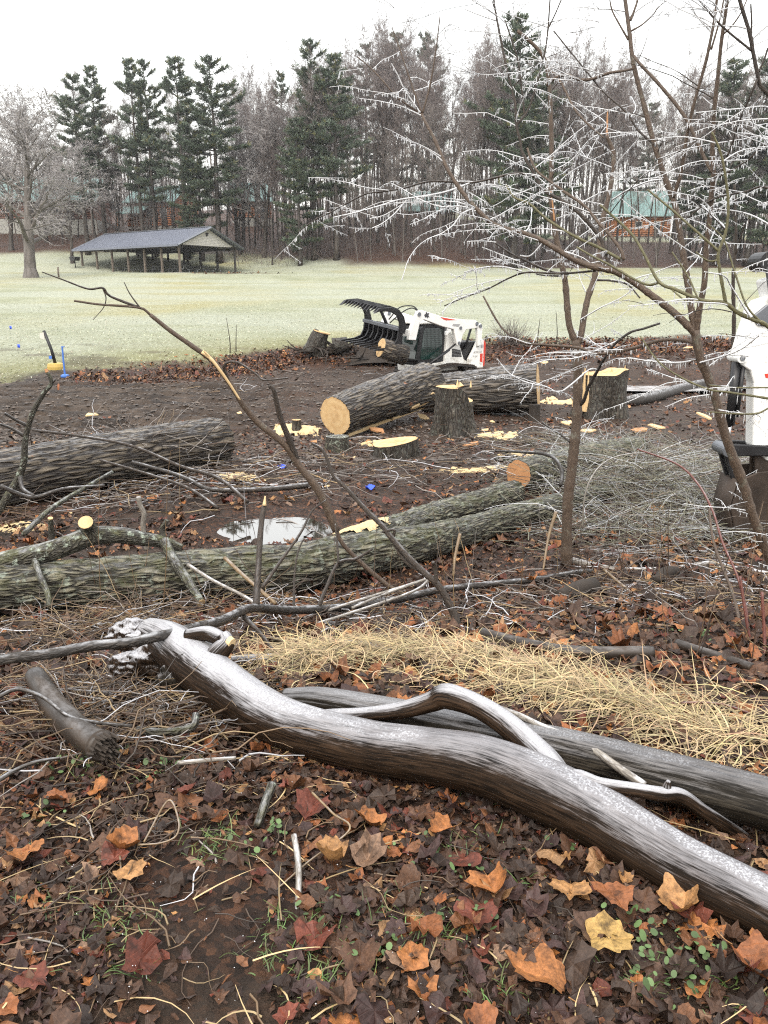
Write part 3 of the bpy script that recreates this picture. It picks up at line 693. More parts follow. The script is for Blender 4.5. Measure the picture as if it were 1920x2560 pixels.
        plant(FZ[k], 13, px, Y, top, rng.uniform(0, 6.28), l, 'frost grey trees round the lawn', 1.25)
    # the wood goes on behind: too deep to tell its trees apart
    rs = RS(8); A = []; C = []
    for k in range(680):
        Y = rs.uniform(112, 185); px = rs.uniform(-150, 2100)
        if 1500 < px < 1680 and Y < 160: continue
        x = far_xy(px, Y); z = on(x, Y); h = (top_z(rs.uniform(215, 360) if 640 < px else rs.uniform(300, 430), Y) - z); r = rs.uniform(.09, .2); lx, ly = rs.normal(0, .03, 2)
        A.append((x, Y, z - .3, x + lx * h, Y + ly * h, z + h * .8, r, r * .3)); C.append((.12, .1, .09))
        n = 52; t = rs.uniform(.03, .98, n); d = rs.normal(0, 1, (n, 3)); d[:, 2] = np.abs(d[:, 2]) * .7 + .5; d /= np.linalg.norm(d, axis=1, keepdims=True)
        b = np.stack([x + lx * h * t, Y + ly * h * t, z + h * t * .9], -1) + rs.normal(0, 1, (n, 3)) * (1.25 * np.sin(t * 3.0)[:, None] + .1); L = rs.uniform(.5, 1.7, n)
        for i in range(n): A.append((*b[i], *(b[i] + d[i] * L[i]), .036, .014)); C.append((.15, .127, .122))
    mb = MB(); segs(mb, A, 3, np.array(C) * rs.uniform(.7, 1.25, (len(C), 1))); tag(mb.build('distant_wood', M['twigs_far']), 'deep bare wood behind the nearer trees, reading as one grey brown mass', 'wood', None, 'stuff')
    n = 9000; px = rs.uniform(560, 2000, n); Y = rs.uniform(99, 124, n); x = far_xy(px, Y); k = n2(x, Y, .12, 71, 3) > rs.uniform(.25, .7, n); x, Y = x[k], Y[k]; n = len(x); P_ = np.stack([x, Y, H(x, Y)], -1) + np.stack([0 * x, 0 * x, rs.rand(n) * 1.6], -1); d = rs.normal(0, 1, (n, 3)); d[:, 2] = np.abs(d[:, 2]) + .5; d /= np.linalg.norm(d, axis=1, keepdims=True)
    mb = MB(); segs(mb, np.column_stack([P_, P_ + d * rs.uniform(.5, 1.9, (n, 1)), np.full(n, .022), np.full(n, .009)]), 3, np.array([(.12, .095, .085)]) * rs.uniform(.6, 1.4, (n, 1))); tag(mb.build('understory', M['twigs_far']), 'thin leafless undergrowth over the leafy wood floor', 'undergrowth', None, 'stuff')
    # the lone tree on the lawn
    b = hit(78, 694); hh = (top_z(205, b[1]) - b[2]) * .8
    o = grow(412, hh, .42, first=.2, lev=5, ang=(48, 45, 45, 45, 45), ratio=(.5, .52, .5, .5, .55), dens=(2.2, 1.6, 1.45, 1.15, 1.0), wig=(.025, .12, .2, .25, .25), trop=(.05, .05, .02, -.02, -.05), minr=.016, n0=12)
    root = empty('lone_tree', b, 0, 'wide bare frosted tree standing alone on the lawn near the pavilion', 'tree'); root.scale = (1.4, 1.4, 1.0)
    mb = MB(); segs(mb, o[0], 12); segs(mb, o[1], 7); segs(mb, o[2], 5); mb.build('trunk', M['bark_far_grey'], root)
    mb = MB(); A = np.array([s for l in o[3:] for s in l]); rs = RS(3); segs(mb, A, 3, np.array([[.31, .29, .287]]) * rs.uniform(.7, 1.3, (len(A), 1))); mb.build('crown', M['twigs_far'], root)
    print('lone', len(A))
    for o in P + S + FZ + PN: print(o.name, [len(c.data.polygons) for c in o.children])
make_woods()
# ------------------------------------------------------------------ pavilion, tables, grill
def make_pavilion():
    A = hit(451, 682, 60); B = hit(209, 686, 60); 
    # long side A -> B recedes; set the depth so that both ends stand on the same level line of the field
    A = at(451, 682, 90.0); B = at(209, 685.5, 100.5); A[2] = B[2] = 0
    d = (B - A); L = np.linalg.norm(d); d /= L; nrm_ = np.array([-d[1], d[0], 0.0]);  nrm_ = nrm_ if nrm_[1] > 0 else -nrm_
    W = 8.2
    z0 = on(A[0], A[1]) + 0.02
    ang = math.atan2(d[1], d[0])
    root = empty('picnic_pavilion', (A[0], A[1], z0), ang, 'open sided picnic pavilion with grey metal roof on the lawn', 'pavilion')
    sg = 1 if (math.cos(ang) * nrm_[1] - math.sin(ang) * nrm_[0]) > 0 else -1      # local +y or -y points to the back
    Ht, ov, rise = 2.62, 0.75, 2.05
    y = lambda v: v * sg
    mb = MB(); box(mb, (L / 2, y(W / 2), -0.38), (L + .8, W + .8, .8)); mb.build('slab', M['concrete'], root, False)
    for row in (0, 1):
        for k in range(7):
            mb = MB(); box(mb, (k * L / 6, y(row * W), Ht / 2), (.2, .2, Ht)); box(mb, (k * L / 6, y(row * W), .06), (.26, .26, .12))
            bevel(mb.build('post', M['post_wood' if row == 0 else 'post_dark'], root, False), .012)
    for yy in (0, W):
        mb = MB(); box(mb, (L / 2, y(yy), Ht + .12), (L + .5, .16, .26)); mb.build('beam', M['post_dark'], root, False)
    for xx in np.linspace(0, L, 7):
        mb = MB(); box(mb, (xx, y(W / 2), Ht + .3), (.1, W + .6, .14)); mb.build('truss', M['post_dark'], root, False)
    # roof: two metal slopes with standing ribs
    e0, rz = Ht + .2, Ht + .2 + rise; sl_ = math.hypot(W / 2 + ov, rise)
    for side in (0, 1):
        yo = -ov if side == 0 else W + ov; yi = W / 2
        mb = MB(); th = .07
        v = [(-ov, y(yo), e0), (L + ov, y(yo), e0), (L + ov, y(yi), rz), (-ov, y(yi), rz)]
        v += [(a, b, c + th) for a, b, c in v]
        mb.add(v, [[0, 1, 2, 3], [7, 6, 5, 4], [0, 4, 5, 1], [1, 5, 6, 2], [2, 6, 7, 3], [3, 7, 4, 0]])
        o = fixn(mb.build('roof_slope', M['roof_metal'], root, False))
        mb = MB()
        for xx in np.arange(-ov + .2, L + ov, .42):
            segs(mb, [[xx, y(yo), e0 + th + .012, xx, y(yi), rz + th + .012, .022, .022]], 4)
        mb.build('ribs', M['roof_metal'], o, False)
        mb = MB(); box(mb, (L / 2, y(yo + (-.03 if side == 0 else .03)), e0 - .03), (L + 2 * ov + .06, .05, .2)); mb.build('fascia', M['roof_metal'], root, False)
    mb = MB(); box(mb, (L / 2, y(W / 2), rz + .1), (L + 2 * ov, .34, .07)); mb.build('ridge_cap', M['steel_grey'], root, False)
    for xx in (0, L):
        g_ = MB(); prism(g_, [(y(.1), Ht + .26), (y(W - .1), Ht + .26), (y(W / 2), rz - .06)], xx - .04, xx + .04, 'yz'); gb = fixn(g_.build('gable', M['siding'], root, False))
        nb = 11; h = (rz - .2 - Ht - .3)
        for k in range(nb):
            za = Ht + .3 + h * k / nb; f = 1 - (za + .1 - Ht - .2) / (rz - Ht - .2); half = (W / 2 - .15) * f
            if half < .12: continue
            mb = MB(); xo = xx + (-.055 if xx == 0 else .055); box(mb, (xo, y(W / 2), za + h / nb / 2), (.03, 2 * half, h / nb - .025)); mb.build('siding_board', M['siding'], gb, False)
        for s2 in (0, 1):
            a = np.array([xx - .1 if xx == 0 else xx + .1, y(-ov if s2 == 0 else W + ov), e0 - .02]); b = np.array([a[0], y(W / 2), rz - .02]); mb = MB()
            off = -ov + .1 if xx == 0 else ov - .1
            a[0] += off; b[0] += off; segs(mb, [[*a, *b, .13, .13]], 4); mb.build('rake_board', M['steel_grey'], root, False)
    mb = MB(); xo = -.12; box(mb, (xo, y(W / 2 - .1), rz - .75), (.14, .2, .3)); box(mb, (xo - .09, y(W / 2 - .1), rz - .62), (.16, .26, .1)); mb.build('lamp', M['steel_black'], root, False)
    # picnic tables in two rows, all of one pattern
    def table(loc):
        t = empty('picnic_table', loc, ang, 'dark picnic table on bent metal legs under the pavilion roof', 'picnic table', 'picnic tables under the pavilion')
        for i in range(4): mb = MB(); box(mb, (0, -.29 + i * .193, .75), (2.1, .175, .045)); mb.build('top_plank', M['table_dark'], t, False)
        for s in (-1, 1):
            mb = MB(); box(mb, (0, s * .74, .44), (2.1, .26, .045)); mb.build('bench', M['table_dark'], t, False)
            mb = MB(); xx = s * .72
            P = np.array([(xx, -.78, .40), (xx, -.30, .40), (xx, -.12, .70), (xx, .12, .70), (xx, .30, .40), (xx, .78, .40)]); tube(mb, smooth_path(P, 24), .025, 6)
            P = np.array([(xx, -.55, .40), (xx, -.62, .03), (xx, 0, .012), (xx, .62, .03), (xx, .55, .40)]); tube(mb, smooth_path(P, 24), .025, 6); mb.build('leg', M['frame_galv'], t)
        return t
    R = np.array([[math.cos(ang), -math.sin(ang)], [math.sin(ang), math.cos(ang)]])
    first = None
    for ky, yy in enumerate((1.5, 4.1, 6.6)):
        for kx in range(5):
            p = R @ np.array([1.7 + kx * (L - 3.2) / 4.2 + .2 * ky, y(yy)]) + A[:2]; loc = (p[0], p[1], z0 + .02)
            lab = f"dark picnic table, {('nearest', 'second', 'third', 'fourth', 'farthest')[kx]} from the gable in the {('front', 'middle', 'back')[ky]} row"
            if first is None: first = table(loc); first['label'] = lab
            else: dup(first, loc, None, None, lab)
    # grill on its post
    p = R @ np.array([L - .6, y(-1.4)]) + A[:2]; z = on(*p)
    g_ = empty('park_grill', (p[0], p[1], z), ang, 'black charcoal grill on a post beside the pavilion corner', 'grill')
    mb = MB(); cyl(mb, (0, 0, -.2), (0, 0, .85), .05); mb.build('post', M['steel_black'], g_)
    mb = MB(); prism(mb, [(-.62, 1.28), (.62, 1.28), (.42, .86), (-.42, .86)], -.36, .36); bevel(fixn(mb.build('firebox', M['steel_black'], g_, False)), .02)
    mb = MB()
    for k in range(9): segs(mb, [[-.6, -.32 + k * .08, 1.3, .6, -.32 + k * .08, 1.3, .012, .012]], 4)
    mb.build('grate', M['steel_grey'], g_)
    b = hit(147, 693, 60); mb = MB(); tube(mb, np.array([(0, 0, -.2), (0, 0, .5), (.02, 0, .95)]), [.09, .09, .085], 8)
    tag(mb.build('short_post', M['post_wood'], None, True, b), 'short wooden post standing on the lawn between the lone tree and the pavilion', 'post')
make_pavilion()

# ------------------------------------------------------------------ houses behind the trees
def house(name, px, py, Y, wpx, hw, hr, depth, rz, wall, label, base=None, nwin=3, porch=False):
    z = on(far_xy(px, Y), Y); x = far_xy(px, Y); wd = wpx * Y / 1.05 / F; z = top_z(py, Y)
    root = empty(name, (x, Y, z), rz, label, 'house')
    mb = MB(); box(mb, (0, depth / 2, -1.5), (wd + .2, depth + .2, 3.0)); mb.build('foundation', M[base or 'wall_grey'], root, False)
    nl = max(4, int(hw / .32)); mb = MB(); box(mb, (0, depth / 2, hw / 2), (wd, depth, hw)); wl = mb.build('wall', M[wall], root, False)
    for k in range(nl):
        mb = MB(); tube(mb, np.array([(-wd / 2 - .15, -.02, hw * (k + .5) / nl), (wd / 2 + .15, -.02, hw * (k + .5) / nl)]), hw / nl * .5, 7); mb.build('wall_log', M[wall], wl)
    for s in (0, 1):
        y0 = -.7 if s == 0 else depth + .7; mb = MB(); zz = hw + .05
        v = [(-wd / 2 - .6, y0, zz - .3), (wd / 2 + .6, y0, zz - .3), (wd / 2 + .6, depth / 2, zz + hr), (-wd / 2 - .6, depth / 2, zz + hr)]; v += [(a, b, c + .12) for a, b, c in v]
        mb.add(v, [[0, 1, 2, 3], [7, 6, 5, 4], [0, 4, 5, 1], [1, 5, 6, 2], [2, 6, 7, 3], [3, 7, 4, 0]]); r = fixn(mb.build('roof_slope', M['teal_roof'], root, False))
        mb = MB()
        for xx in np.arange(-wd / 2 - .5, wd / 2 + .6, .5): segs(mb, [[xx, y0, zz - .16, xx, depth / 2, zz + hr + .14, .03, .03]], 4)
        mb.build('ribs', M['teal_roof'], r, False)
    for xx in (-wd / 2 + .03, wd / 2 - .03):
        mb = MB(); prism(mb, [(.1, hw - .05), (depth - .1, hw - .05), (depth / 2, hw + hr - .1)], xx - .05, xx + .05, 'yz'); fixn(mb.build('gable', M[wall], root, False))
    for k in range(nwin):
        xx = -wd / 2 + wd * (k + .7) / (nwin + .4); mb = MB(); box(mb, (xx, -.2, hw * .55), (1.1, .12, 1.2)); f = mb.build('window', M['trim_pale'], root, False)
        for q in (-1, 1): mb = MB(); box(mb, (xx + q * .25, -.27, hw * .55), (.42, .04, 1.0)); mb.build('pane', M['window_dark'], f, False)
    mb = MB(); box(mb, (wd * .3, -.22, 1.0), (.95, .1, 2.0)); mb.build('door', M['post_dark'], root, False)
    if porch:
        mb = MB(); v = [(-wd / 2 - .4, -3.0, 1.6), (0, -3.0, 1.6), (0, -.2, 2.9), (-wd / 2 - .4, -.2, 2.9)]; v += [(a, b, c + .1) for a, b, c in v]
        mb.add(v, [[0, 1, 2, 3], [7, 6, 5, 4], [0, 4, 5, 1], [1, 5, 6, 2], [2, 6, 7, 3], [3, 7, 4, 0]]); fixn(mb.build('porch_roof', M['teal_roof'], root, False))
        for xx in (-wd / 2 - .2, -.2): mb = MB(); box(mb, (xx, -2.8, .8), (.15, .15, 1.7)); mb.build('porch_post', M['log_wall'], root, False)
    return root
house('lodge', 95, 548, 124, 300, 2.6, 3.6, 9, .06, 'brick_wall', 'long house with broad teal metal roof behind the lone tree', nwin=5)
house('log_cabin', 385, 566, 128, 125, 3.6, 2.4, 8, -.25, 'log_wall', 'orange log cabin with teal roof and sloping porch behind the pavilion', porch=True)
house('cabin', 640, 545, 132, 80, 2.6, 2.8, 7, .3, 'log_wall', 'small teal roofed cabin hidden by grey trees past the pavilion gable', nwin=2)
house('cabin', 1075, 566, 136, 110, 2.4, 3.2, 7, .15, 'brick_wall', 'dark red cabin with steep teal roof deep in the bare wood', nwin=2)
house('brick_house', 1590, 592, 142, 150, 3.4, 4.2, 9, -.1, 'log_wall', 'orange walled house with teal roof beyond the icy sapling branches', nwin=3)
# ------------------------------------------------------------------ leaf litter
def leaf_template(lobes, n_in=True, seed=0):
    """a lobed leaf, about 1 across, in the xy plane; returns verts (outline, inner ring, centre) and faces"""
    if lobes == 5:
        o = [(0, -.38), (.2, -.36), (.40, -.32), (.42, -.16), (.55, .06), (.42, .16), (.36, .36), (.2, .37), (0, .54), (-.19, .35), (-.36, .34), (-.42, .14), (-.52, .06), (-.41, -.14), (-.38, -.34), (-.2, -.35)]
    elif lobes == 3:
        o = [(0, -.45), (.25, -.3), (.5, -.05), (.28, .05), (.2, .25), (0, .55), (-.2, .25), (-.28, .05), (-.5, -.05), (-.25, -.3)]
    else:
        o = [(0, -.5), (.18, -.25), (.24, .05), (.14, .35), (0, .52), (-.14, .35), (-.24, .05), (-.18, -.25)]
    return np.array(o, dtype=np.float64)

PAL = .82 * np.array([(.035, .024, .02), (.05, .034, .026), (.075, .045, .032), (.1, .055, .035), (.06, .036, .034), (.16, .075, .038), (.24, .095, .04), (.33, .14, .05), (.36, .2, .085), (.28, .17, .09), (.14, .045, .03), (.2, .13, .09)])
def scatter_leaves(mb, X, Y, S, colidx, seed, lobes=3, lift=0.012, curl=.6, tilt=.22):
    rs = RS(seed); N = len(X)
    o = leaf_template(lobes); n = len(o)
    sx = rs.uniform(.7, 1.15, (N, 1)); x = o[None, :, 0] * S[:, None] * sx; y = o[None, :, 1] * S[:, None]
    jit = 1 + rs.normal(0, .13 if lobes == 5 else .22, (N, n)); x = x * jit; y = y * jit
    rr = (x ** 2 + y ** 2) / S[:, None]
    c1 = np.clip(rs.normal(0, curl, (N, 1)), -.9, .9); c2 = np.clip(rs.normal(0, curl, (N, 1)), -1, 1); ph = rs.uniform(0, 6.28, (N, 1)); z = c1 * np.abs(x) * .7 + c2 * rr * .9 + .12 * S[:, None] * np.sin(6 * x / S[:, None] + ph) + rs.normal(0, .085, (N, n)) * S[:, None]
    V = np.stack([x, y, z], -1); V = np.concatenate([V, np.zeros((N, 1, 3))], 1)
    a = rs.uniform(0, 6.28, N); tx = rs.normal(0, tilt, N); ty = rs.normal(0, tilt, N)
    ca, sa = np.cos(a)[:, None], np.sin(a)[:, None]
    X2 = V[..., 0] * ca - V[..., 1] * sa; Y2 = V[..., 0] * sa + V[..., 1] * ca; Z2 = V[..., 2] + X2 * np.tan(tx)[:, None] + Y2 * np.tan(ty)[:, None]
    Zb = H(X, Y) + lift + np.abs(tx) * S * .25 + np.abs(ty) * S * .25
    P = np.stack([X2 + X[:, None], Y2 + Y[:, None], Z2 + Zb[:, None]], -1)
    base = (np.arange(N) * (n + 1))[:, None, None]; j = np.arange(n); f = np.stack([j, (j + 1) % n, np.full(n, n)], -1)[None]
    c = PAL[colidx] * rs.uniform(.75, 1.3, (N, 1))
    tl = np.concatenate([np.stack([x / S[:, None], y / S[:, None], 0 * x], -1), np.zeros((N, 1, 3))], 1)
    mb.add(P.reshape(-1, 3), None, (base + f).reshape(-1, 3), np.repeat(c, n + 1, 0), tl)

def dirt(x, y):
    """bare trodden soil: little litter here"""
    return np.exp(-(((x + .43 + .25 * (y - 1.6)) / .23) ** 4)) * (1 - sstep(1.85, 2.3, y))
def make_litter():
    rs = RS(77); mb = MB()
    def field(n, y0, y1, s0, s1, lobes, seed, p, keep, curl=.6, lift=.012, wide=1.12, skew=1.0, tilt=.2):
        rs = RS(seed); u = rs.rand(n); Y = y0 + (y1 - y0) * u ** skew; Wd = (Y * .52 + .45) * wide; X = rs.uniform(-1, 1, n) * Wd
        k = (rs.rand(n) < keep(X, Y)) & ((((X - PUD[0]) / .85) ** 2 + ((Y - PUD[1]) / .72) ** 2 > 1) | (rs.rand(n) < .05)); X, Y = X[k], Y[k]; S = rs.uniform(s0, s1, len(X)) * rs.uniform(.7, 1.2, len(X))
        ci = rs.choice(len(PAL), len(X), p=np.array(p) / sum(p)); scatter_leaves(mb, X, Y, S, ci, seed + 1, lobes, lift, curl, tilt)
    dk = (4, 4, 4, 3, 3, 1.2, .5, .3, .3, .5, .8, .6); md = (2.5, 3, 3, 3, 2, 1.8, 1.1, .6, .4, .8, 1., .8); br = (1.5, 2, 2, 2, 1.5, 2.2, 1.7, 1., .5, .8, 1.2, .6)
    nearm = lambda x, y: 1 - .9 * dirt(x, y)
    field(13000, 1.0, 2.8, .015, .042, 0, 101, dk, nearm, .7, .006)
    field(5200, 1.0, 3.0, .03, .06, 3, 102, dk, nearm, .7, .010)
    field(1300, 1.0, 3.4, .05, .10, 5, 103, md, lambda x, y: (1 - .9 * dirt(x, y)) * sstep(-1.0, .6, x + .5), .8, .016)
    field(10000, 2.6, 8.0, .035, .085, 3, 104, md, lambda x, y: .35 + .65 * sstep(.4, .55, n2(x, y, .9, 23, 4)), .8, .014)
    field(2200, 3.0, 9.5, .07, .13, 5, 105, br, lambda x, y: .25 + .75 * sstep(.42, .58, n2(x, y, .7, 31, 3)), .9, .02)
    field(9000, 7.0, 16, .06, .12, 0, 106, md, lambda x, y: (.25 + .75 * sstep(.42, .58, n2(x, y, .7, 24, 4))) * (1 - .55 * sstep(13, 15, y) * (1 - sstep(-3, 1, x))), .8, .015)
    field(9000, 14, 31, .08, .16, 0, 107, br, lambda x, y: np.clip((sstep(-3.2, -.8, y - lawn_edge(x)) * (1 - sstep(.0, 1.2, y - lawn_edge(x))) * sstep(-11, -8, x)) + .45 * sstep(-1, 4, x) * (1 - sstep(-1, 0, y - lawn_edge(x))), 0, 1), .8, .02)
    field(1200, 86, 90, .2, .35, 0, 108, br, lambda x, y: np.exp(-(((x + 16) / 4.2) ** 2 + ((y - 88.0) / 1.4) ** 2)), .6, .02)
    rs = RS(109); n = 9000; X = rs.uniform(-10, 17, n); Yb = lawn_edge(X) - .9 + rs.normal(0, .75, n) - 1.2 * rs.rand(n) ** 2; k = (rs.rand(n) < sstep(.3, .6, n2(X, Yb, .5, 36, 3))) & (Yb < lawn_edge(X) + .4); X, Yb = X[k], Yb[k]; scatter_leaves(mb, X, Yb, rs.uniform(.08, .17, len(X)), rs.choice(len(PAL), len(X), p=np.array(br) / sum(br)), 110, 0, .03, .8, .35)
    tag(mb.build('leaf_litter', M['leaf'], None, False), 'wet brown fallen leaves and leaf scraps covering the forest floor', 'leaf litter', None, 'stuff')

    # the large leaves lying uppermost, each by itself
    def big_leaf_mesh(seed, ci):
        rs = RS(seed); o = smooth_path(np.vstack([leaf_template(5), leaf_template(5)[:1]]), 41)[:-1]
        n = len(o); o = o * (1 + rs.normal(0, .025, (n, 1)) + .22 * (vnoise(np.stack([o[:, 0] * 3, o[:, 1] * 3, 0 * o[:, 0]], -1), seed) - .5)[:, None]) * [rs.uniform(.75, 1.05), 1]
        rings = [o, o * .66, o * .33, np.zeros((1, 2))]; V = np.vstack(rings) * (1 + .0 * rs.rand()); x, y = V[:, 0], V[:, 1]; r2 = x * x + y * y
        z = rs.uniform(-.3, .7) * np.abs(x) + rs.uniform(-.3, .9) * r2 + .5 * rs.rand() * np.maximum(0, x * math.cos(seed) + y * math.sin(seed) - .15) + .06 * np.sin(7 * x + rs.uniform(0, 6)) + .05 * np.sin(8 * y + rs.uniform(0, 6)) + rs.normal(0, .012, len(V))
        z -= .03 * np.exp(-(np.abs(x) / .03)) ; q = []
        for k in (0, 1):
            for j in range(n): q.append([k * n + j, k * n + (j + 1) % n, (k + 1) * n + (j + 1) % n, (k + 1) * n + j])
        t = [[2 * n + j, 2 * n + (j + 1) % n, 3 * n] for j in range(n)]
        c = np.tile(PAL[ci] if ci >= 0 else np.array((.3, .2, .07)), (len(V), 1)); c *= (1 + .25 * (vnoise(np.stack([x * 5, y * 5, x * 0], -1), seed) - .5))[:, None]; c[3 * n] *= 1.2
        mb = MB(); mb.add(np.stack([x, y, z], -1), q, t, c)
        st = np.array([(0, -.48, .0), (.02, -.62, -.02), (.05, -.8, .02)]); tube(mb, st, [.012, .01, .008], 4, None, True, PAL[8])
        return mb.mesh('leaf', M['leaf'], True)
    ms = [big_leaf_mesh(200 + k, c) for k, c in enumerate((5, 6, 7, 6, 8, 10, 4, 2, 7, 3, 1, 3, 5, 6, 2, 10, 9, 4, 3, 5))]
    def put(me, x, y, s, rs, z=None):
        o = bpy.data.objects.new('leaf', me); COL.objects.link(o)
        o.location = (x, y, on(x, y) + .02 if z is None else z); o.scale = (s, s, s)
        o.rotation_euler = (rs.normal(0, .22), rs.normal(0, .22), rs.uniform(0, 6.28)); return o
    rs = RS(41); cnt = 0
    while cnt < 270:
        u = rs.rand(); y = 1.05 + 4.4 * u ** 1.25; x = rs.uniform(-1, 1) * (y * .52 + .3)
        if rs.rand() < .9 * dirt(x, y) or (x < -.15 * y and rs.rand() < .72): continue
        if .4 * (x + .6) + 2.2 > y and False: continue
        o = put(ms[rs.choice(20)], x, y, rs.uniform(.04, .095), rs); o.parent = GROUND; cnt += 1
    # leaves that stand out
    for px, py, s, ci, lab in ((1515, 2385, .125, -1, 'yellow tan lobed leaf lying flat below the grey log'), (1190, 2320, .13, 10, 'dark red leaf with raised points in the lower foreground'),
                               (1340, 2480, .16, 7, 'large orange leaf lying open at the bottom of the picture'), (1425, 2262, .12, 8, 'upright tan leaf with dark holes in the foreground'), (1530, 2280, .12, 6, 'rust orange leaf with a hole, just beyond the upright tan leaf'),
                               (1380, 2170, .11, 9, 'curled pale brown leaf under the grey log'), (1700, 2290, .12, 8, 'crumpled tan leaf nearest the underside of the grey log'), (1880, 2450, .13, 6, 'russet leaf folded on edge at the picture corner'),
                               (1230, 2250, .11, 7, 'tan leaf beside the dark red leaf'), (1105, 2100, .085, 7, 'small squarish orange leaf below the middle of the grey log'), (780, 2040, .13, 10, 'wet deep red leaves glazed with ice beside the lichen stick'),
                               (925, 2080, .11, 7, 'orange leaf with pointed lobes beside the bent straw'), (825, 2175, .1, 8, 'pale orange leaf under the straw stem'), (310, 2145, .1, 7, 'orange leaf standing on end by the muddy path'),
                               (330, 2200, .09, 8, 'curled tan leaf at the edge of the muddy path'), (75, 2170, .11, 7, 'orange lobed leaf under twigs at the picture edge'), (530, 1895, .085, 6, 'bright russet leaf near the end of the broken log'),
                               (250, 2000, .075, 7, 'light orange leaf beyond the broken log end'), (145, 2030, .08, 6, 'russet leaf caught in twigs beside the broken log')):
        h = hit(px, py); rs = RS(int(px)); me = big_leaf_mesh(900 + int(px), ci); o = put(me, h[0], h[1], s, rs, h[2] + .035); o.rotation_euler = (rs.normal(.15, .15), rs.normal(0, .2), rs.uniform(0, 6.28)); o.name = 'fallen_leaf'; tag(o, lab, 'leaf', 'leaves that stand out in the foreground')
make_litter()

# ------------------------------------------------------------------ straw, sprouts, twigs on the ground
def ribbons(mb, P, W, col, up=(0, 0, 1)):
    """many curved blades at once: P (N,m,3) centre lines, W (N,) widths"""
    N, m = P.shape[:2]; T = np.gradient(P, axis=1); sd = np.cross(T, np.asarray(up, dtype=np.float64)[None, None]); sd /= np.maximum(np.linalg.norm(sd, axis=2, keepdims=True), 1e-6)
    wv = W[:, None, None] * (1 - .75 * np.linspace(0, 1, m)[None, :, None] ** 2) * .5
    V = np.stack([P - sd * wv, P + sd * wv + [0, 0, .0006]], 2).reshape(N, 2 * m, 3)
    i = np.arange(m - 1); f = np.stack([2 * i, 2 * i + 1, 2 * i + 3, 2 * i + 2], -1)[None]; base = (np.arange(N) * 2 * m)[:, None, None]
    mb.add(V.reshape(-1, 3), (base + f).reshape(-1, 4), None, np.repeat(col, 2 * m, 0))

def blades(rs, x, y, n, L0, L1, rise, droop, m=6, z=None):
    a = rs.uniform(0, 6.28, n); L = rs.uniform(L0, L1, n); t = np.linspace(0, 1, m)[None, :]
    r = rs.uniform(*rise, n); dr = rs.uniform(*droop, n); bend = rs.normal(0, .45, n)
    aa = a[:, None] + bend[:, None] * t
    z0 = H(x, y) if z is None else z
    return np.stack([x[:, None] + L[:, None] * t * np.cos(aa), y[:, None] + L[:, None] * t * np.sin(aa), z0[:, None] + L[:, None] * (r[:, None] * t - dr[:, None] * t ** 2)], -1)

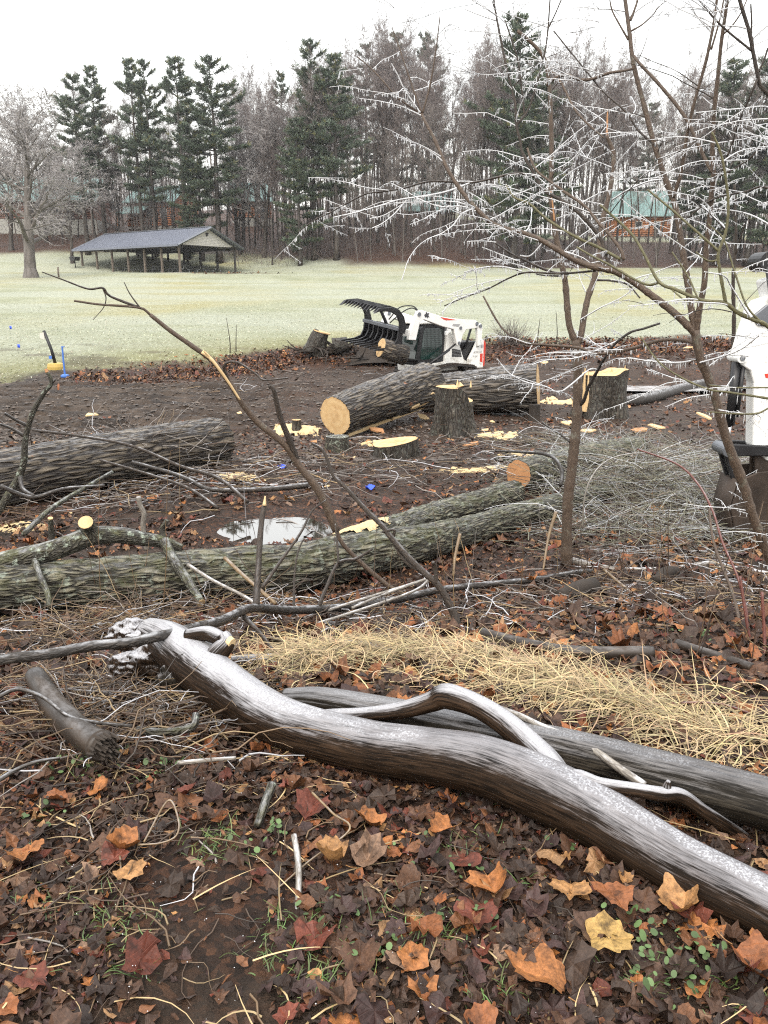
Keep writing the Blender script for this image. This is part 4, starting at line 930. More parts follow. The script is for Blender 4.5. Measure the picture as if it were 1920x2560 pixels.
def make_straw():
    rs = RS(12); mb = MB()
    # a band of flattened dead grass behind the two logs: along a curved line
    L = [(690, 1690), (800, 1650), (950, 1640), (1080, 1650), (1200, 1680), (1350, 1730), (1500, 1770), (1650, 1800), (1780, 1850), (1900, 1900)]
    C = np.array([hit(a, b) for a, b in L]); line = smooth_path(C, 200)
    N = 4600; k = rs.randint(0, 200, N); off = rs.normal(0, 1, (N, 2)) * [.14, .09] * np.where(rs.rand(N, 1) < .22, 2.6, 1.0); x = line[k, 0] + off[:, 0]; y = line[k, 1] + off[:, 1] + .03
    dens = np.exp(-(off[:, 1] / .2) ** 2); mound = .10 * dens * (.5 + .5 * sstep(.3, .6, n2(x, y, 2.5, 61)))
    z = H(x, y) + mound * rs.uniform(.1, 1.1, N)
    P = blades(rs, x, y, N, .10, .34, (.0, .55), (.1, .7), 7, z); P[..., 2] = np.maximum(P[..., 2], H(P[..., 0], P[..., 1]) + .008)
    c = np.array([(.36, .275, .15)])[0] * (.3 + 1.0 * rs.rand(N, 1) + .35 * n2(x, y, 3.0, 62)[:, None]) * (1 + rs.normal(0, .05, (N, 3)))
    ribbons(mb, P, rs.uniform(.002, .006, N), c)
    tag(mb.build('dry_grass', M['straw'], None, False), 'matted straw coloured dead grass behind the two foreground logs', 'dry grass', None, 'stuff')
    # loose straw elsewhere
    mb = MB(); N = 420; y = 1.2 + 4.6 * rs.rand(N); x = rs.uniform(-1, 1, N) * (y * .52 + .3)
    P = blades(rs, x, y, N, .08, .28, (.0, .2), (.0, .2), 6, H(x, y) + .015); P[..., 2] = np.maximum(P[..., 2], H(P[..., 0], P[..., 1]) + .012)
    ribbons(mb, P, rs.uniform(.0025, .006, N), np.array((.42, .31, .16)) * rs.uniform(.4, 1.3, (N, 1)))
    tag(mb.build('loose_straw', M['straw'], None, False), 'scattered single straw stems lying over the wet leaves', 'straw', None, 'stuff')
    # green sprouts
    mb = MB(); X, Y = [], []
    for px, py, n, s in ((240, 2265, 60, .1), (300, 2330, 50, .06), (520, 2120, 60, .04), (560, 2080, 50, .05), (740, 2330, 70, .06), (720, 2400, 60, .06), (1000, 2290, 50, .04), (1090, 2350, 60, .05), (1620, 2170, 60, .05), (1180, 2120, 50, .05), (1320, 2000, 60, .08), (1600, 2460, 50, .05), (980, 2380, 40, .04), (1230, 2500, 40, .04), (800, 2480, 60, .06), (1640, 1540, 80, .16), (1350, 2230, 40, .04), (1850, 2520, 40, .05), (340, 2430, 30, .04), (60, 2260, 30, .04), (240, 1920, 50, .07), (420, 1930, 40, .06)):
        h = hit(px, py); X += list(rs.normal(h[0], s, n)); Y += list(rs.normal(h[1], s * .8, n))
    X, Y = np.array(X), np.array(Y); N = len(X); P = blades(rs, X, Y, N, .015, .05, (.5, 1.4), (.2, .9), 5)
    ribbons(mb, P, rs.uniform(.002, .004, N), np.array((.085, .125, .04)) * rs.uniform(.5, 1.5, (N, 1)) * (1 + rs.normal(0, .1, (N, 3))))
    tag(mb.build('grass_sprouts', M['grass'], None, False), 'tufts of short green grass coming up through the leaves', 'grass', None, 'stuff')
    mb = MB(); X, Y = [], []
    for px, py, n, s in ((690, 2080, 14, .03), (650, 2130, 10, .03), (1050, 2120, 16, .05), (1560, 2350, 22, .06), (1640, 2400, 26, .07), (1720, 2410, 18, .05), (1190, 2205, 8, .03), (1410, 2150, 14, .05), (840, 2290, 10, .04), (100, 2050, 12, .06), (250, 1925, 26, .06), (160, 1930, 18, .05), (1650, 2480, 14, .04), (1540, 2330, 12, .03), (960, 2420, 10, .04), (1230, 2330, 8, .03), (1720, 1600, 20, .12), (1120, 2330, 10, .03), (400, 1935, 18, .05)):
        h = hit(px, py); X += list(rs.normal(h[0], s, n)); Y += list(rs.normal(h[1], s * .8, n))
    X, Y = np.array(X), np.array(Y); N = len(X); o = leaf_template(0); t = np.linspace(0, 6.28, 9)[:-1]; o = np.stack([np.cos(t) * .5, np.sin(t) * .5], -1); S = rs.uniform(.009, .02, N)
    V = np.zeros((N, 9, 3)); V[:, :8, :2] = o[None] * S[:, None, None]; tl = rs.normal(0, .5, (N, 2)); V[..., 2] = V[..., 0] * tl[:, :1] + V[..., 1] * tl[:, 1:]; V += np.stack([X, Y, H(X, Y) + rs.uniform(.01, .05, N)], -1)[:, None]
    j = np.arange(8); f = np.stack([j, (j + 1) % 8, np.full(8, 8)], -1)[None] + (np.arange(N) * 9)[:, None, None]
    mb.add(V.reshape(-1, 3), None, f.reshape(-1, 3), np.repeat(np.array((.075, .12, .045)) * rs.uniform(.6, 1.5, (N, 1)), 9, 0))
    tag(mb.build('ground_ivy', M['grass'], None, True), 'small round green leaves of creeping weeds among the brown leaves', 'weeds', None, 'stuff')
    # turf at the near edge of the lawn
    mb = MB(); N = 26000; y = 24.8 + 22 * rs.rand(N) ** 1.6; x = rs.uniform(-1, 1, N) * (y * .53 + .5); k = (y - lawn_edge(x) + (n2(x, y, 0.5, 21, 4) - 0.5) * 3.4) > rs.uniform(-.6, .6, N); x, y = x[k], y[k]; N = len(x)
    P = blades(rs, x, y, N, .03, .08, (.4, 1.0), (.2, .8), 3)
    ribbons(mb, P, rs.uniform(.012, .03, N), np.array((.38, .385, .28)) * rs.uniform(.7, 1.3, (N, 1)) * (1 + rs.normal(0, .06, (N, 3))))
    tag(mb.build('lawn_grass', M['grass'], None, False), 'short frosted grass along the near edge of the lawn', 'grass', None, 'stuff')
make_straw()

def make_clods():
    rs = RS(55); N = 15000; y = 11.5 + 15 * rs.rand(N) ** 1.1; x = rs.uniform(-1, 1, N) * (y * .53 + .5); w_ = (1 - sstep(-1, 3, x)) * (1 - sstep(-1.2, .2, y - lawn_edge(x))) + .25; k = rs.rand(N) < w_; x, y = x[k], y[k]; N = len(x)
    k = y < lawn_edge(x) - .3; x, y = x[k], y[k]; N = len(x)
    o = np.array([(1, 0, 0), (0, 1, 0), (-1, 0, 0), (0, -1, 0), (0, 0, 1), (0, 0, -1)], dtype=float); V = o[None] * rs.uniform(.4, 1.2, (N, 6, 1)) * (rs.uniform(.015, .06, N) * rs.uniform(.5, 1.2, N))[:, None, None] * [1.5, 1, .7]; a = rs.uniform(0, 3.14, N); c, s = np.cos(a)[:, None], np.sin(a)[:, None]; V = np.stack([V[..., 0] * c - V[..., 1] * s, V[..., 0] * s + V[..., 1] * c, V[..., 2]], -1) + np.stack([x, y, H(x, y) + .01], -1)[:, None]
    f = np.array([(0, 1, 4), (1, 2, 4), (2, 3, 4), (3, 0, 4), (1, 0, 5), (2, 1, 5), (3, 2, 5), (0, 3, 5)])[None] + (np.arange(N) * 6)[:, None, None]; mb = MB(); mb.add(V.reshape(-1, 3), None, f.reshape(-1, 3), np.repeat(np.array((.06, .044, .033)) * rs.uniform(.4, 1.7, (N, 1)), 6, 0)); tag(mb.build('mud_clods', M['twig_litter'], None, False), 'clods of churned brown mud in the clearing', 'mud', None, 'stuff')
make_clods()

def curly(rs, x, y, z, n, L0, L1, m=7, rise=.25, kink=.35, sag=.4):
    """random bent twig centre lines, (N,m,3)"""
    a = rs.uniform(0, 6.28, n); L = rs.uniform(L0, L1, n); st = (L / (m - 1))[:, None]
    da = np.cumsum(rs.normal(0, kink, (n, m - 1)), 1) + a[:, None]; el = rs.uniform(-.05, rise, n)[:, None] - sag * np.linspace(0, 1, m - 1)[None] * rs.rand(n, 1) + rs.normal(0, .12, (n, m - 1))
    d = np.stack([np.cos(da) * np.cos(el), np.sin(da) * np.cos(el), np.sin(el)], -1) * st[..., None]
    P = np.concatenate([np.zeros((n, 1, 3)), np.cumsum(d, 1)], 1) + np.stack([x, y, z], -1)[:, None]
    return P
def tubes(mb, P, R, col, k=4):
    """many thin tubes of equal point count"""
    N, m = P.shape[:2]; t = np.linspace(1, .35, m)
    A = np.concatenate([P[:, :-1].reshape(-1, 3), P[:, 1:].reshape(-1, 3), (R[:, None] * t[None, :-1]).reshape(-1, 1), (R[:, None] * t[None, 1:]).reshape(-1, 1)], 1)
    segs(mb, A, k, np.repeat(col, m - 1, 0))

def make_twigs():
    rs = RS(91); TW = np.array([(.065, .042, .028), (.13, .085, .048), (.035, .026, .02), (.2, .18, .165), (.24, .175, .095), (.42, .42, .44)])
    def fieldt(name, label, n, cpx, sx, sy, L0, L1, r0, r1, p, rise, lift, seed, m=7, k=4):
        rs = RS(seed); mb = MB(); C = [hit(*c[:2]) for c in cpx]; wgt = np.array([c[2] for c in cpx], dtype=float); wgt /= wgt.sum(); ci = rs.choice(len(C), n, p=wgt); C = np.array(C)
        sc = np.array([c[3] for c in cpx])[ci]
        x = C[ci, 0] + rs.normal(0, 1, n) * sx * sc; y = C[ci, 1] + rs.normal(0, 1, n) * sy * sc
        P = curly(rs, x, y, H(x, y) + rs.rand(n) * lift, n, L0, L1, m, rise); P[..., 2] = np.maximum(P[..., 2], H(P[..., 0], P[..., 1]) + .006)
        c = TW[rs.choice(6, n, p=np.array(p) / sum(p))] * rs.uniform(.7, 1.3, (n, 1)); tubes(mb, P, rs.uniform(r0, r1, n), c, k)
        return tag(mb.build(name, M['twig_litter']), label, 'twigs', None, 'stuff')
    fieldt('twig_tangle', 'tangle of thin tan and brown twigs round the broken log end', 1050, [(150, 1600, 2, 1), (330, 1560, 2, 1), (250, 1750, 3, 1), (430, 1780, 2, .8), (350, 1850, 2, .8), (500, 1500, 1.5, 1)], .30, .22, .15, .55, .0022, .0045, (2.5, 3, 1.5, .6, 1.5, .6), .5, .10, 1)
    fieldt('twig_scatter', 'loose thin twigs lying over the leaves of the near path', 300, [(200, 2080, 2, 1), (120, 2250, 2, 1), (330, 2000, 2, 1), (600, 1960, 1, 1), (1000, 2200, 1, 1.2), (1500, 2400, 1, 1.2), (300, 2450, 1, 1)], .26, .18, .08, .32, .0018, .0038, (2, 2.5, 2, .4, 1.5, .3), .12, .02, 2)
    fieldt('twig_drift', 'drift of fallen twigs between the mossy trunk and the straw', 900, [(900, 1560, 2, 1), (1150, 1530, 2, 1), (1500, 1500, 2, 1), (1750, 1500, 2, 1), (700, 1540, 2, .8), (1650, 1400, 2, 1)], .5, .35, .2, .7, .0025, .006, (2.5, 1.5, 2, 2, .8, 1.5), .18, .05, 3)
    fieldt('brush_scraps', 'thin broken branches strewn over the churned clearing', 900, [(300, 1200, 3, 1), (500, 1230, 2, 1), (900, 1180, 2, 1), (1150, 1180, 2, 1), (700, 1170, 2, 1), (1300, 1120, 2, 1), (150, 1280, 2, 1), (600, 980, 1, 1.5), (900, 930, 1, 1.5), (1350, 930, 1.5, 1.5), (1650, 880, 2, 1.5)], 1.0, .7, .35, 1.3, .004, .009, (2, 1, 2.5, 2.2, .5, 1.2), .22, .08, 4)
    fieldt('brush_heap', 'heap of thin dark and frosted branches against the furrowed log', 420, [(300, 1190, 3, .6), (380, 1180, 2, .6)], .8, .3, .4, 1.1, .003, .008, (1.5, .6, 3, 1.8, .3, .8), .8, .45, 5)
    # thin dead stems standing in front of the mossy trunk and among the canes
    rs = RS(66); mb = MB(); X, Y = [], []
    for px, py, n, s in ((760, 1530, 14, .35), (1000, 1500, 14, .4), (1250, 1480, 12, .5), (300, 1520, 12, .4), (1700, 1500, 16, .4), (1860, 1640, 14, .2), (560, 1280, 8, .5), (1550, 1450, 12, .5)):
        h = hit(px, py); X += list(rs.normal(h[0], s, n)); Y += list(rs.normal(h[1], .25, n))
    X, Y = np.array(X), np.array(Y); n = len(X); P = curly(rs, X, Y, H(X, Y), n, .25, .8, 8, 1.5, .25, .3); P[..., 2] = H(X, Y)[:, None] + np.abs(P[..., 2] - H(X, Y)[:, None]); P[:, :, :2] = P[:, :1, :2] + (P[:, :, :2] - P[:, :1, :2]) * .5; P[..., 2] = P[:, :1, 2] + (P[..., 2] - P[:, :1, 2]) * 1.2 + np.linspace(0, .25, 8)[None] * rs.rand(n, 1)
    tubes(mb, P, rs.uniform(.002, .0042, n), TW[rs.choice(6, n, p=(.3, .2, .3, .08, .1, .02))], 5); tag(mb.build('dead_stems', M['twig_litter']), 'thin dead weed stems standing among the fallen branches', 'stems', None, 'stuff')
    # brush pile beside the excavator
    rs = RS(15); mb = MB(); n = 2600; C = np.array([hit(*c) for c in ((1450, 1230), (1560, 1220), (1650, 1240), (1750, 1270), (1600, 1150), (1700, 1160), (1520, 1330), (1700, 1330), (1820, 1320), (1480, 1120))]); ci = rs.choice(10, n)
    x = C[ci, 0] + rs.normal(0, .5, n); y = C[ci, 1] + rs.normal(0, .45, n); h = .48 * np.exp(-(((x - C[:8, 0].mean()) / 1.5) ** 2 + ((y - C[:8, 1].mean()) / 1.2) ** 2)); z = H(x, y) + rs.rand(n) * h
    P = curly(rs, x, y, z, n, .4, 1.35, 8, .5, .22, .5); P[..., 2] = np.maximum(P[..., 2], H(P[..., 0], P[..., 1]) + .01)
    tcol = np.array([(.17, .16, .11), (.22, .22, .16), (.4, .41, .42), (.09, .07, .055), (.26, .2, .16)])[rs.choice(5, n, p=(.24, .16, .24, .28, .08))] * rs.uniform(.6, 1.3, (n, 1))
    tubes(mb, P, rs.uniform(.0025, .006, n), tcol, 3)
    tag(mb.build('brush_pile', M['twig_litter']), 'low pile of grey green cut brush beside the excavator bucket', 'brush pile', None, 'stuff')
make_twigs()
def make_pellets():
    rs = RS(33); N = 1800; y = 1.1 + 7.5 * rs.rand(N) ** 1.3; x = rs.uniform(-1, 1, N) * (y * .52 + .4); k = n2(x, y, 1.3, 44, 3) > rs.uniform(.38, .62, N); x, y = x[k], y[k]; N = len(x)
    o = np.array([(1, 0, 0), (0, 1, 0), (-1, 0, 0), (0, -1, 0), (0, 0, 1), (0, 0, -1)], dtype=float); V = o[None] * rs.uniform(.5, 1.2, (N, 6, 1)) * rs.uniform(.0009, .0028, N)[:, None, None] + np.stack([x, y, H(x, y) + rs.uniform(.012, .04, N)], -1)[:, None]
    f = np.array([(0, 1, 4), (1, 2, 4), (2, 3, 4), (3, 0, 4), (1, 0, 5), (2, 1, 5), (3, 2, 5), (0, 3, 5)])[None] + (np.arange(N) * 6)[:, None, None]; mb = MB(); mb.add(V.reshape(-1, 3), None, f.reshape(-1, 3)); tag(mb.build('ice_grains', M['ice'], None, True), 'grains of fallen ice glinting on the leaves', 'ice', None, 'stuff')
make_pellets()
# ------------------------------------------------------------------ logs, stumps, sticks
def furrows(amp, fr, st, seed, lump=.05):
    def d(x, y, s, th):
        p = np.stack([x * fr, y * fr, s * fr * st], -1)
        wv = fbm(p * .5, seed + 5, 2)[..., None] * 1.6
        r = 1 - np.abs(2 * vnoise(p + wv, seed) - 1) ** .8
        big = fbm(np.stack([x * 1.5, y * 1.5, s * .7], -1), seed + 9, 2) - .5
        return -amp * r + lump * big * 2
    return d

def log(name, P, R, mat, label, n=160, k=72, amp=.05, fr=22, st=.22, seed=1, lump=.05, faces=(None, None), parent=None, cat='log', tilt=(0, 0), part='trunk'):
    """a felled trunk: bark tube, and a sawn face at either end as its own part"""
    P = np.asarray(P, dtype=np.float64); Q = smooth_path(np.column_stack([P, np.broadcast_to(np.asarray(R, dtype=np.float64), (len(P),))]), n)
    if parent is None: root = empty(name, Q[n // 2, :3] * [1, 1, 0] + [0, 0, Q[n // 2, 2] - Q[n // 2, 3]], 0, label, cat); off = np.array(root.location)
    else: root = parent; off = np.array(root.matrix_world.translation) if root.parent is None else np.zeros(3); off = np.array(root.location)
    mb = MB(); C = Q[:, :3] - off
    v = tube(mb, C, Q[:, 3], k, furrows(amp, fr, st, seed, lump), True)
    b = mb.build(part, M[mat], root)
    for e, m in zip((0, -1), faces):
        if m is None: continue
        ring = v[e]; c = ring.mean(0); d = (C[0] - C[1]) if e == 0 else (C[-1] - C[-2]); d /= np.linalg.norm(d); u = ring[0] - c; u /= np.linalg.norm(u); w_ = np.cross(d, u)
        f = MB(); rs_ = [1.0, .66, .33]; V = []; T = []
        for s_ in rs_: V.append(c + (ring - c) * s_ * .985 + d * (.006 + .004 * (1 - s_)))
        V = np.vstack(V + [[c + d * .012]]); rel = V - c; T = np.stack([rel @ u, rel @ w_, 0 * rel[:, 0]], -1); q = []; t = []
        for a in (0, 1):
            for j in range(k): q.append([a * k + j, a * k + (j + 1) % k, (a + 1) * k + (j + 1) % k, (a + 1) * k + j])
        for j in range(k): t.append([2 * k + j, 2 * k + (j + 1) % k, 3 * k])
        f.add(V, q, t, None, T); fixn(f.build('sawn_face', M[m], root))
    return root

def lie(pts, sink=.9):
    """(px, py of the ground contact, radius px) -> axis points resting on the ground, and radii"""
    P, R = [], []
    for px, py, rp in pts:
        h = hit(px, py); r = rp * pxm(h[1], py); P.append([h[0], h[1] + r * .25, h[2] + r * sink]); R.append(r)
    return P, R

def path3(pts):
    return np.array([at(*p[:3]) for p in pts])

def stick(name, label, pts, w0, w1, mat, n=None, k=7, parent=None, group=None, cat='branch', knob=.06, seed=1, part=None):
    """pts (px, py, Y); widths in photograph pixels at the two ends"""
    P = path3(pts); n = n or max(8, 7 * len(pts)); Q = smooth_path(P, n); t = np.linspace(0, 1, n)
    R = np.array([.5 * (w0 * (1 - a) + w1 * a) * p[1] / CP / F for a, p in zip(t, Q)])
    dsp = lambda x, y, s, th: knob * 2 * (fbm(np.stack([x * 40, y * 40, s * 14], -1), seed, 2) - .5)
    mb = MB(); 
    if parent is None:
        root = np.array(Q[0]); tube(mb, Q - root, R, k, dsp); o = mb.build(name, M[mat], None, True, root); return tag(o, label, cat, group)
    tube(mb, Q - np.array(parent.location), R, k, dsp); return mb.build(name, M[mat], parent)

def make_logs():
    rs = RS(3)
    # --- grey debarked limb in the foreground
    A = [(372, 1580, 3.36), (420, 1608, 3.22), (480, 1655, 3.06), (560, 1715, 2.86), (702, 1803, 2.62), (905, 1862, 2.43), (1050, 1885, 2.34), (1200, 1912, 2.25), (1350, 1970, 2.14), (1500, 2045, 2.01), (1700, 2165, 1.83), (1920, 2275, 1.66), (2150, 2400, 1.5), (2400, 2560, 1.36)]
    wpx = [70, 104, 118, 120, 126, 136, 142, 156, 168, 172, 180, 190, 198, 206]
    P = path3(A); R = [.5 * w_ * p[1] / CP / F * 1.06 for w_, p in zip(wpx, P)]
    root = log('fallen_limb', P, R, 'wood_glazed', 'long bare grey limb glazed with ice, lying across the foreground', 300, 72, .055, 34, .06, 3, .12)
    off = np.array(root.location)
    def limb(nm, pts, ws, mat='wood_glazed', k=24, n=80, lump=.09, seed=5):
        P = path3(pts); R = np.array([.5 * w_ * p[1] / CP / F for w_, p in zip(ws, P)]); Q = smooth_path(np.column_stack([P, R]), n); mb = MB()
        tube(mb, Q[:, :3] - off, Q[:, 3], k + 12, furrows(.06, 40, .08, seed, lump * 1.4)); return mb.build(nm, M[mat], root)
    limb('fork', [(1445, 2010, 2.06), (1385, 1925, 2.17), (1330, 1868, 2.27), (1262, 1808, 2.36), (1190, 1764, 2.44), (1118, 1740, 2.5), (1085, 1752, 2.52), (1010, 1774, 2.54), (920, 1786, 2.56), (820, 1790, 2.58), (760, 1792, 2.6)], [60, 84, 82, 74, 70, 76, 62, 52, 44, 40, 20])
    limb('stub', [(1108, 1760, 2.5), (1096, 1728, 2.53), (1094, 1716, 2.54)], [50, 36, 22], n=16)
    limb('branch', [(1390, 1960, 2.12), (1440, 1945, 2.1), (1500, 1962, 2.06), (1590, 1975, 2.03), (1650, 1985, 2.02), (1700, 1990, 2.03), (1760, 2030, 2.04), (1830, 2075, 2.06), (1900, 2120, 2.08)], [60, 54, 46, 44, 46, 48, 44, 42, 30])
    limb('stub', [(1662, 1990, 2.02), (1668, 1964, 2.03), (1672, 1952, 2.03)], [40, 26, 12], n=12)
    limb('stub', [(520, 1668, 2.97), (548, 1630, 2.98), (566, 1608, 3.0), (560, 1590, 3.03)], [80, 62, 50, 40], n=20)
    limb('stub', [(556, 1600, 3.02), (520, 1584, 3.06), (470, 1590, 3.1)], [46, 44, 40], n=16)
    for kx, (cx_, cy_, Yk, ax_, ay_, az_, sd) in enumerate(((385, 1600, 3.3, 62, 50, 42, 1), (325, 1588, 3.36, 58, 40, 38, 2), (395, 1655, 3.18, 66, 46, 44, 3), (330, 1662, 3.2, 56, 40, 32, 4), (440, 1700, 3.05, 50, 40, 50, 5), (468, 1640, 3.12, 66, 56, 60, 6))):
        mb = MB(); nu, nv = 44, 30; u = np.linspace(0, 2 * math.pi, nu, endpoint=False); v = np.linspace(.02, math.pi - .02, nv); U_, V_ = np.meshgrid(u, v, indexing='ij'); d = np.stack([np.cos(U_) * np.sin(V_), np.sin(U_) * np.sin(V_), np.cos(V_)], -1)
        rr = .55 + .95 * fbm(d * 2.1 + sd * 7, sd, 4) - .25 * np.abs(2 * vnoise(d * 5 + sd, sd + 3) - 1); m_ = pxm(Yk, cy_); c = at(cx_, cy_, Yk) - off; Vx = c + d * rr[..., None] * np.array([ax_, ay_, az_]) * m_
        q = [[i * nv + j, i * nv + j + 1, ((i + 1) % nu) * nv + j + 1, ((i + 1) % nu) * nv + j] for i in range(nu) for j in range(nv - 1)]; mb.add(Vx.reshape(-1, 3), q); fixn(mb.build('root_knot', M['wood_glazed' if kx != 4 else 'wood_dark_wet'], root))
    mb = MB(); e = at(572, 1604, 2.99) - off; tube(mb, np.array([e, e + [.016, -.01, -.004]]), [.03, .026], 14, furrows(.2, 20, .5, 4, .2)); mb.build('broken_face', M['split_wood'], root, False)
    # --- the darker weathered log behind it
    A = [(712, 1748, 2.86), (800, 1752, 2.82), (950, 1780, 2.7), (1150, 1822, 2.56), (1400, 1876, 2.4), (1650, 1940, 2.22), (1920, 2010, 2.05), (2200, 2090, 1.9)]; ws = [58, 74, 88, 106, 128, 146, 160, 176]
    P = path3(A); R = [.5 * w_ * p[1] / CP / F for w_, p in zip(ws, P)]
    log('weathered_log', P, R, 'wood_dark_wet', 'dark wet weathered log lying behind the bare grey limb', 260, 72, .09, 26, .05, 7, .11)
    P = path3([(1286, 1784, 2.52), (1350, 1814, 2.47), (1420, 1843, 2.4), (1480, 1872, 2.33), (1540, 1915, 2.26), (1590, 1955, 2.2)]); stick('barked_stick', 'slim grey stick with a yellow peeled end resting on the weathered log', [(1190, 1752, 2.6), (1286, 1784, 2.5), (1350, 1814, 2.45), (1420, 1843, 2.38), (1480, 1872, 2.31), (1540, 1915, 2.22), (1612, 1965, 2.15)], 14, 26, 'bark_pale', 50, 8)
    # --- short broken log
    P = path3([(88, 1690, 2.9), (120, 1742, 2.74), (155, 1786, 2.6), (210, 1838, 2.44), (258, 1868, 2.35)]); R = [.5 * w_ * p[1] / CP / F for w_, p in zip((56, 64, 72, 78, 84), P)]
    root = log('broken_log', P, R, 'bark_brown_smooth', 'short smooth brown log with a dark rotten broken end, by the twig tangle', 60, 32, .03, 14, .3, 11, .06); off = np.array(root.location)
    mb = MB(); e = np.array(P[-1]) - off; d = np.array(P[-1]) - np.array(P[-2]); d /= np.linalg.norm(d); r = R[-1]
    tube(mb, np.array([e - d * .02, e + d * r * .25]), [r * 1.05, r * .8], 18)
    for k in range(60):
        a = rs.uniform(0, 6.28); q = r * rs.uniform(.1, .95); u = np.cross(d, [0, 0, 1.]); u /= np.linalg.norm(u); w_ = np.cross(u, d); b = e + (u * math.cos(a) + w_ * math.sin(a)) * q - d * .01; L = r * rs.uniform(.5, 1.4) * (1.3 - q / r * .5); segs(mb, [[*b, *(b + d * L + rs.normal(0, .005, 3)), r * .16, r * .05]], 5)
    mb.build('rotten_end', M['soil_root'], root, False)
    # --- mossy trunk with a fork
    P, R = lie([(-330, 1560, 72), (-120, 1545, 70), (100, 1528, 68), (300, 1515, 68), (500, 1500, 68), (680, 1487, 67), (830, 1462, 64), (960, 1432, 58), (1090, 1392, 46), (1210, 1350, 37), (1330, 1308, 31), (1440, 1275, 26), (1560, 1240, 20)])
    root = log('mossy_log', P, R, 'bark_mossy', 'long mossy forked trunk lying across the middle of the picture', 320, 100, .16, 34, .2, 21, .06, part='trunk')
    off = np.array(root.location)
    P2, R2 = lie([(800, 1438, 50), (900, 1400, 46), (1000, 1362, 42), (1100, 1325, 40), (1200, 1293, 37), (1286, 1266, 36)]); P2 = np.array(P2); P2[0] += [.0, .02, -.02]
    log('limb', P2 , R2, 'bark_mossy', None, 150, 80, .16, 36, .2, 22, .06, (None, 'cut_wood_orange'), root, part='limb')
    # cut scar on top of the trunk
    mb = MB(); a = np.array(smooth_path(np.column_stack([P2, R2]), 150)); i0, i1 = 6, 48
    ax = a[i0:i1]; T, U, V = frames(ax[:, :3]); th = np.linspace(-.85, .55, 14); vv = []
    for m, (p, u, v) in enumerate(zip(ax, U, V)):
        s_ = math.sin(math.pi * m / (len(ax) - 1)) ** .5
        for t_ in th: vv.append(p[:3] - off + (u * math.cos(t_ * 1.25 * s_ + .15) + v * math.sin(t_ * 1.25 * s_ + .15)) * p[3] * (1.0 + .03 * s_ - .09 * max(0, abs(t_ + .15) - .2) * 1.2 - .12 * (float(vnoise(np.array([[m * .6, t_ * 7, .5]]), 3)[0]) - .35)))
    q = [[m * 14 + j, m * 14 + j + 1, (m + 1) * 14 + j + 1, (m + 1) * 14 + j] for m in range(len(ax) - 1) for j in range(13) if float(vnoise(np.array([[m * .33, j * .5, .2]]), 8)[0]) * .9 + .75 * math.sin(math.pi * (m + .5) / (len(ax) - 1)) * math.sin(math.pi * (j + .5) / 13) > .72]; mb.add(vv, q); fixn(mb.build('sawdust_coat', M['sawdust'], root))
    # trunk beyond the fork end
    P, R = lie([(1290, 1262, 40), (1400, 1232, 40), (1500, 1205, 38), (1600, 1180, 34)]); P = np.array(P) + [.12, .55, .06]
    log('green_log', P, R, 'bark_mossy', 'pale green barked log end buried under the brush pile', 90, 60, .11, 28, .22, 25, .04, ('cut_wood_orange', None))
    # --- lichen covered branch across the mossy trunk
    A = [(-260, 1475, 4.75), (-80, 1430, 4.95), (0, 1408, 5.05), (108, 1383, 5.15), (181, 1358, 5.22), (231, 1340, 5.28), (300, 1338, 5.36), (362, 1348, 5.42), (412, 1356, 5.48), (455, 1372, 5.5)]; ws = [64, 60, 58, 56, 52, 48, 42, 36, 30, 22]
    P = path3(A); R = [.5 * w_ * p[1] / CP / F for w_, p in zip(ws, P)]; root = log('lichen_branch', P, R, 'bark_lichen', 'crooked lichen covered branch resting on the left end of the mossy trunk', 120, 40, .09, 30, .3, 31, .09); off = np.array(root.location)
    for pts, w0, w1, sawn in (([(240, 1348, 5.27), (222, 1322, 5.24), (214, 1306, 5.18)], 46, 38, 1), ([(410, 1354, 5.46), (434, 1401, 5.3), (470, 1452, 5.1), (503, 1507, 4.92)], 30, 22, 1), ([(85, 1395, 5.1), (100, 1440, 4.9), (118, 1480, 4.75), (125, 1520, 4.65)], 20, 14, 0), ([(412, 1352, 5.48), (405, 1325, 5.5), (418, 1300, 5.5)], 16, 12, 0), ([(130, 1365, 5.2), (128, 1325, 5.2), (126, 1296, 5.18)], 16, 13, 1)):
        P = path3(pts); mb = MB(); n = 30; Q = smooth_path(P, n); R = np.linspace(w0, w1, n) * .5 * Q[:, 1] / CP / F; tube(mb, Q - off, R, 14, furrows(.1, 40, .3, 33, .1)); b = mb.build('stub', M['bark_lichen'], root)
        if sawn:
            d = Q[-1] - Q[-2]; d /= np.linalg.norm(d); mb = MB(); tube(mb, np.array([Q[-1] - d * .004, Q[-1] + d * .004]) - off, R[-1] * .97, 14); mb.build('sawn_face', M['cut_wood'], b, False)
    # --- furrowed log on the left of the clearing
    P, R = lie([(-420, 1345, 86), (-200, 1310, 82), (0, 1272, 78), (180, 1235, 73), (330, 1205, 70), (450, 1180, 66), (545, 1160, 62)])
    log('furrowed_log', P, R, 'bark_furrowed', 'thick furrowed log with orange scrapes at the edge of the churned mud', 240, 130, .10, 22, .15, 41, .035, (None, 'cut_wood'))
    # --- sawn log with the pale face, propped on the stump
    P = path3([(838, 1040, 14.0), (900, 1016, 14.6), (980, 990, 15.4), (1070, 962, 16.4)]); R = np.array([49, 52, 55, 56]) * P[:, 1] / CP / F
    root = log('sawn_log', P, R, 'bark_furrowed', 'thick sawn log with a pale round face toward the camera, propped by the stump', 170, 130, .10, 22, .15, 43, .04, ('cut_wood', 'cut_wood')); off = np.array(root.location)
    d = P[-1] - P[0]; d /= np.linalg.norm(d)
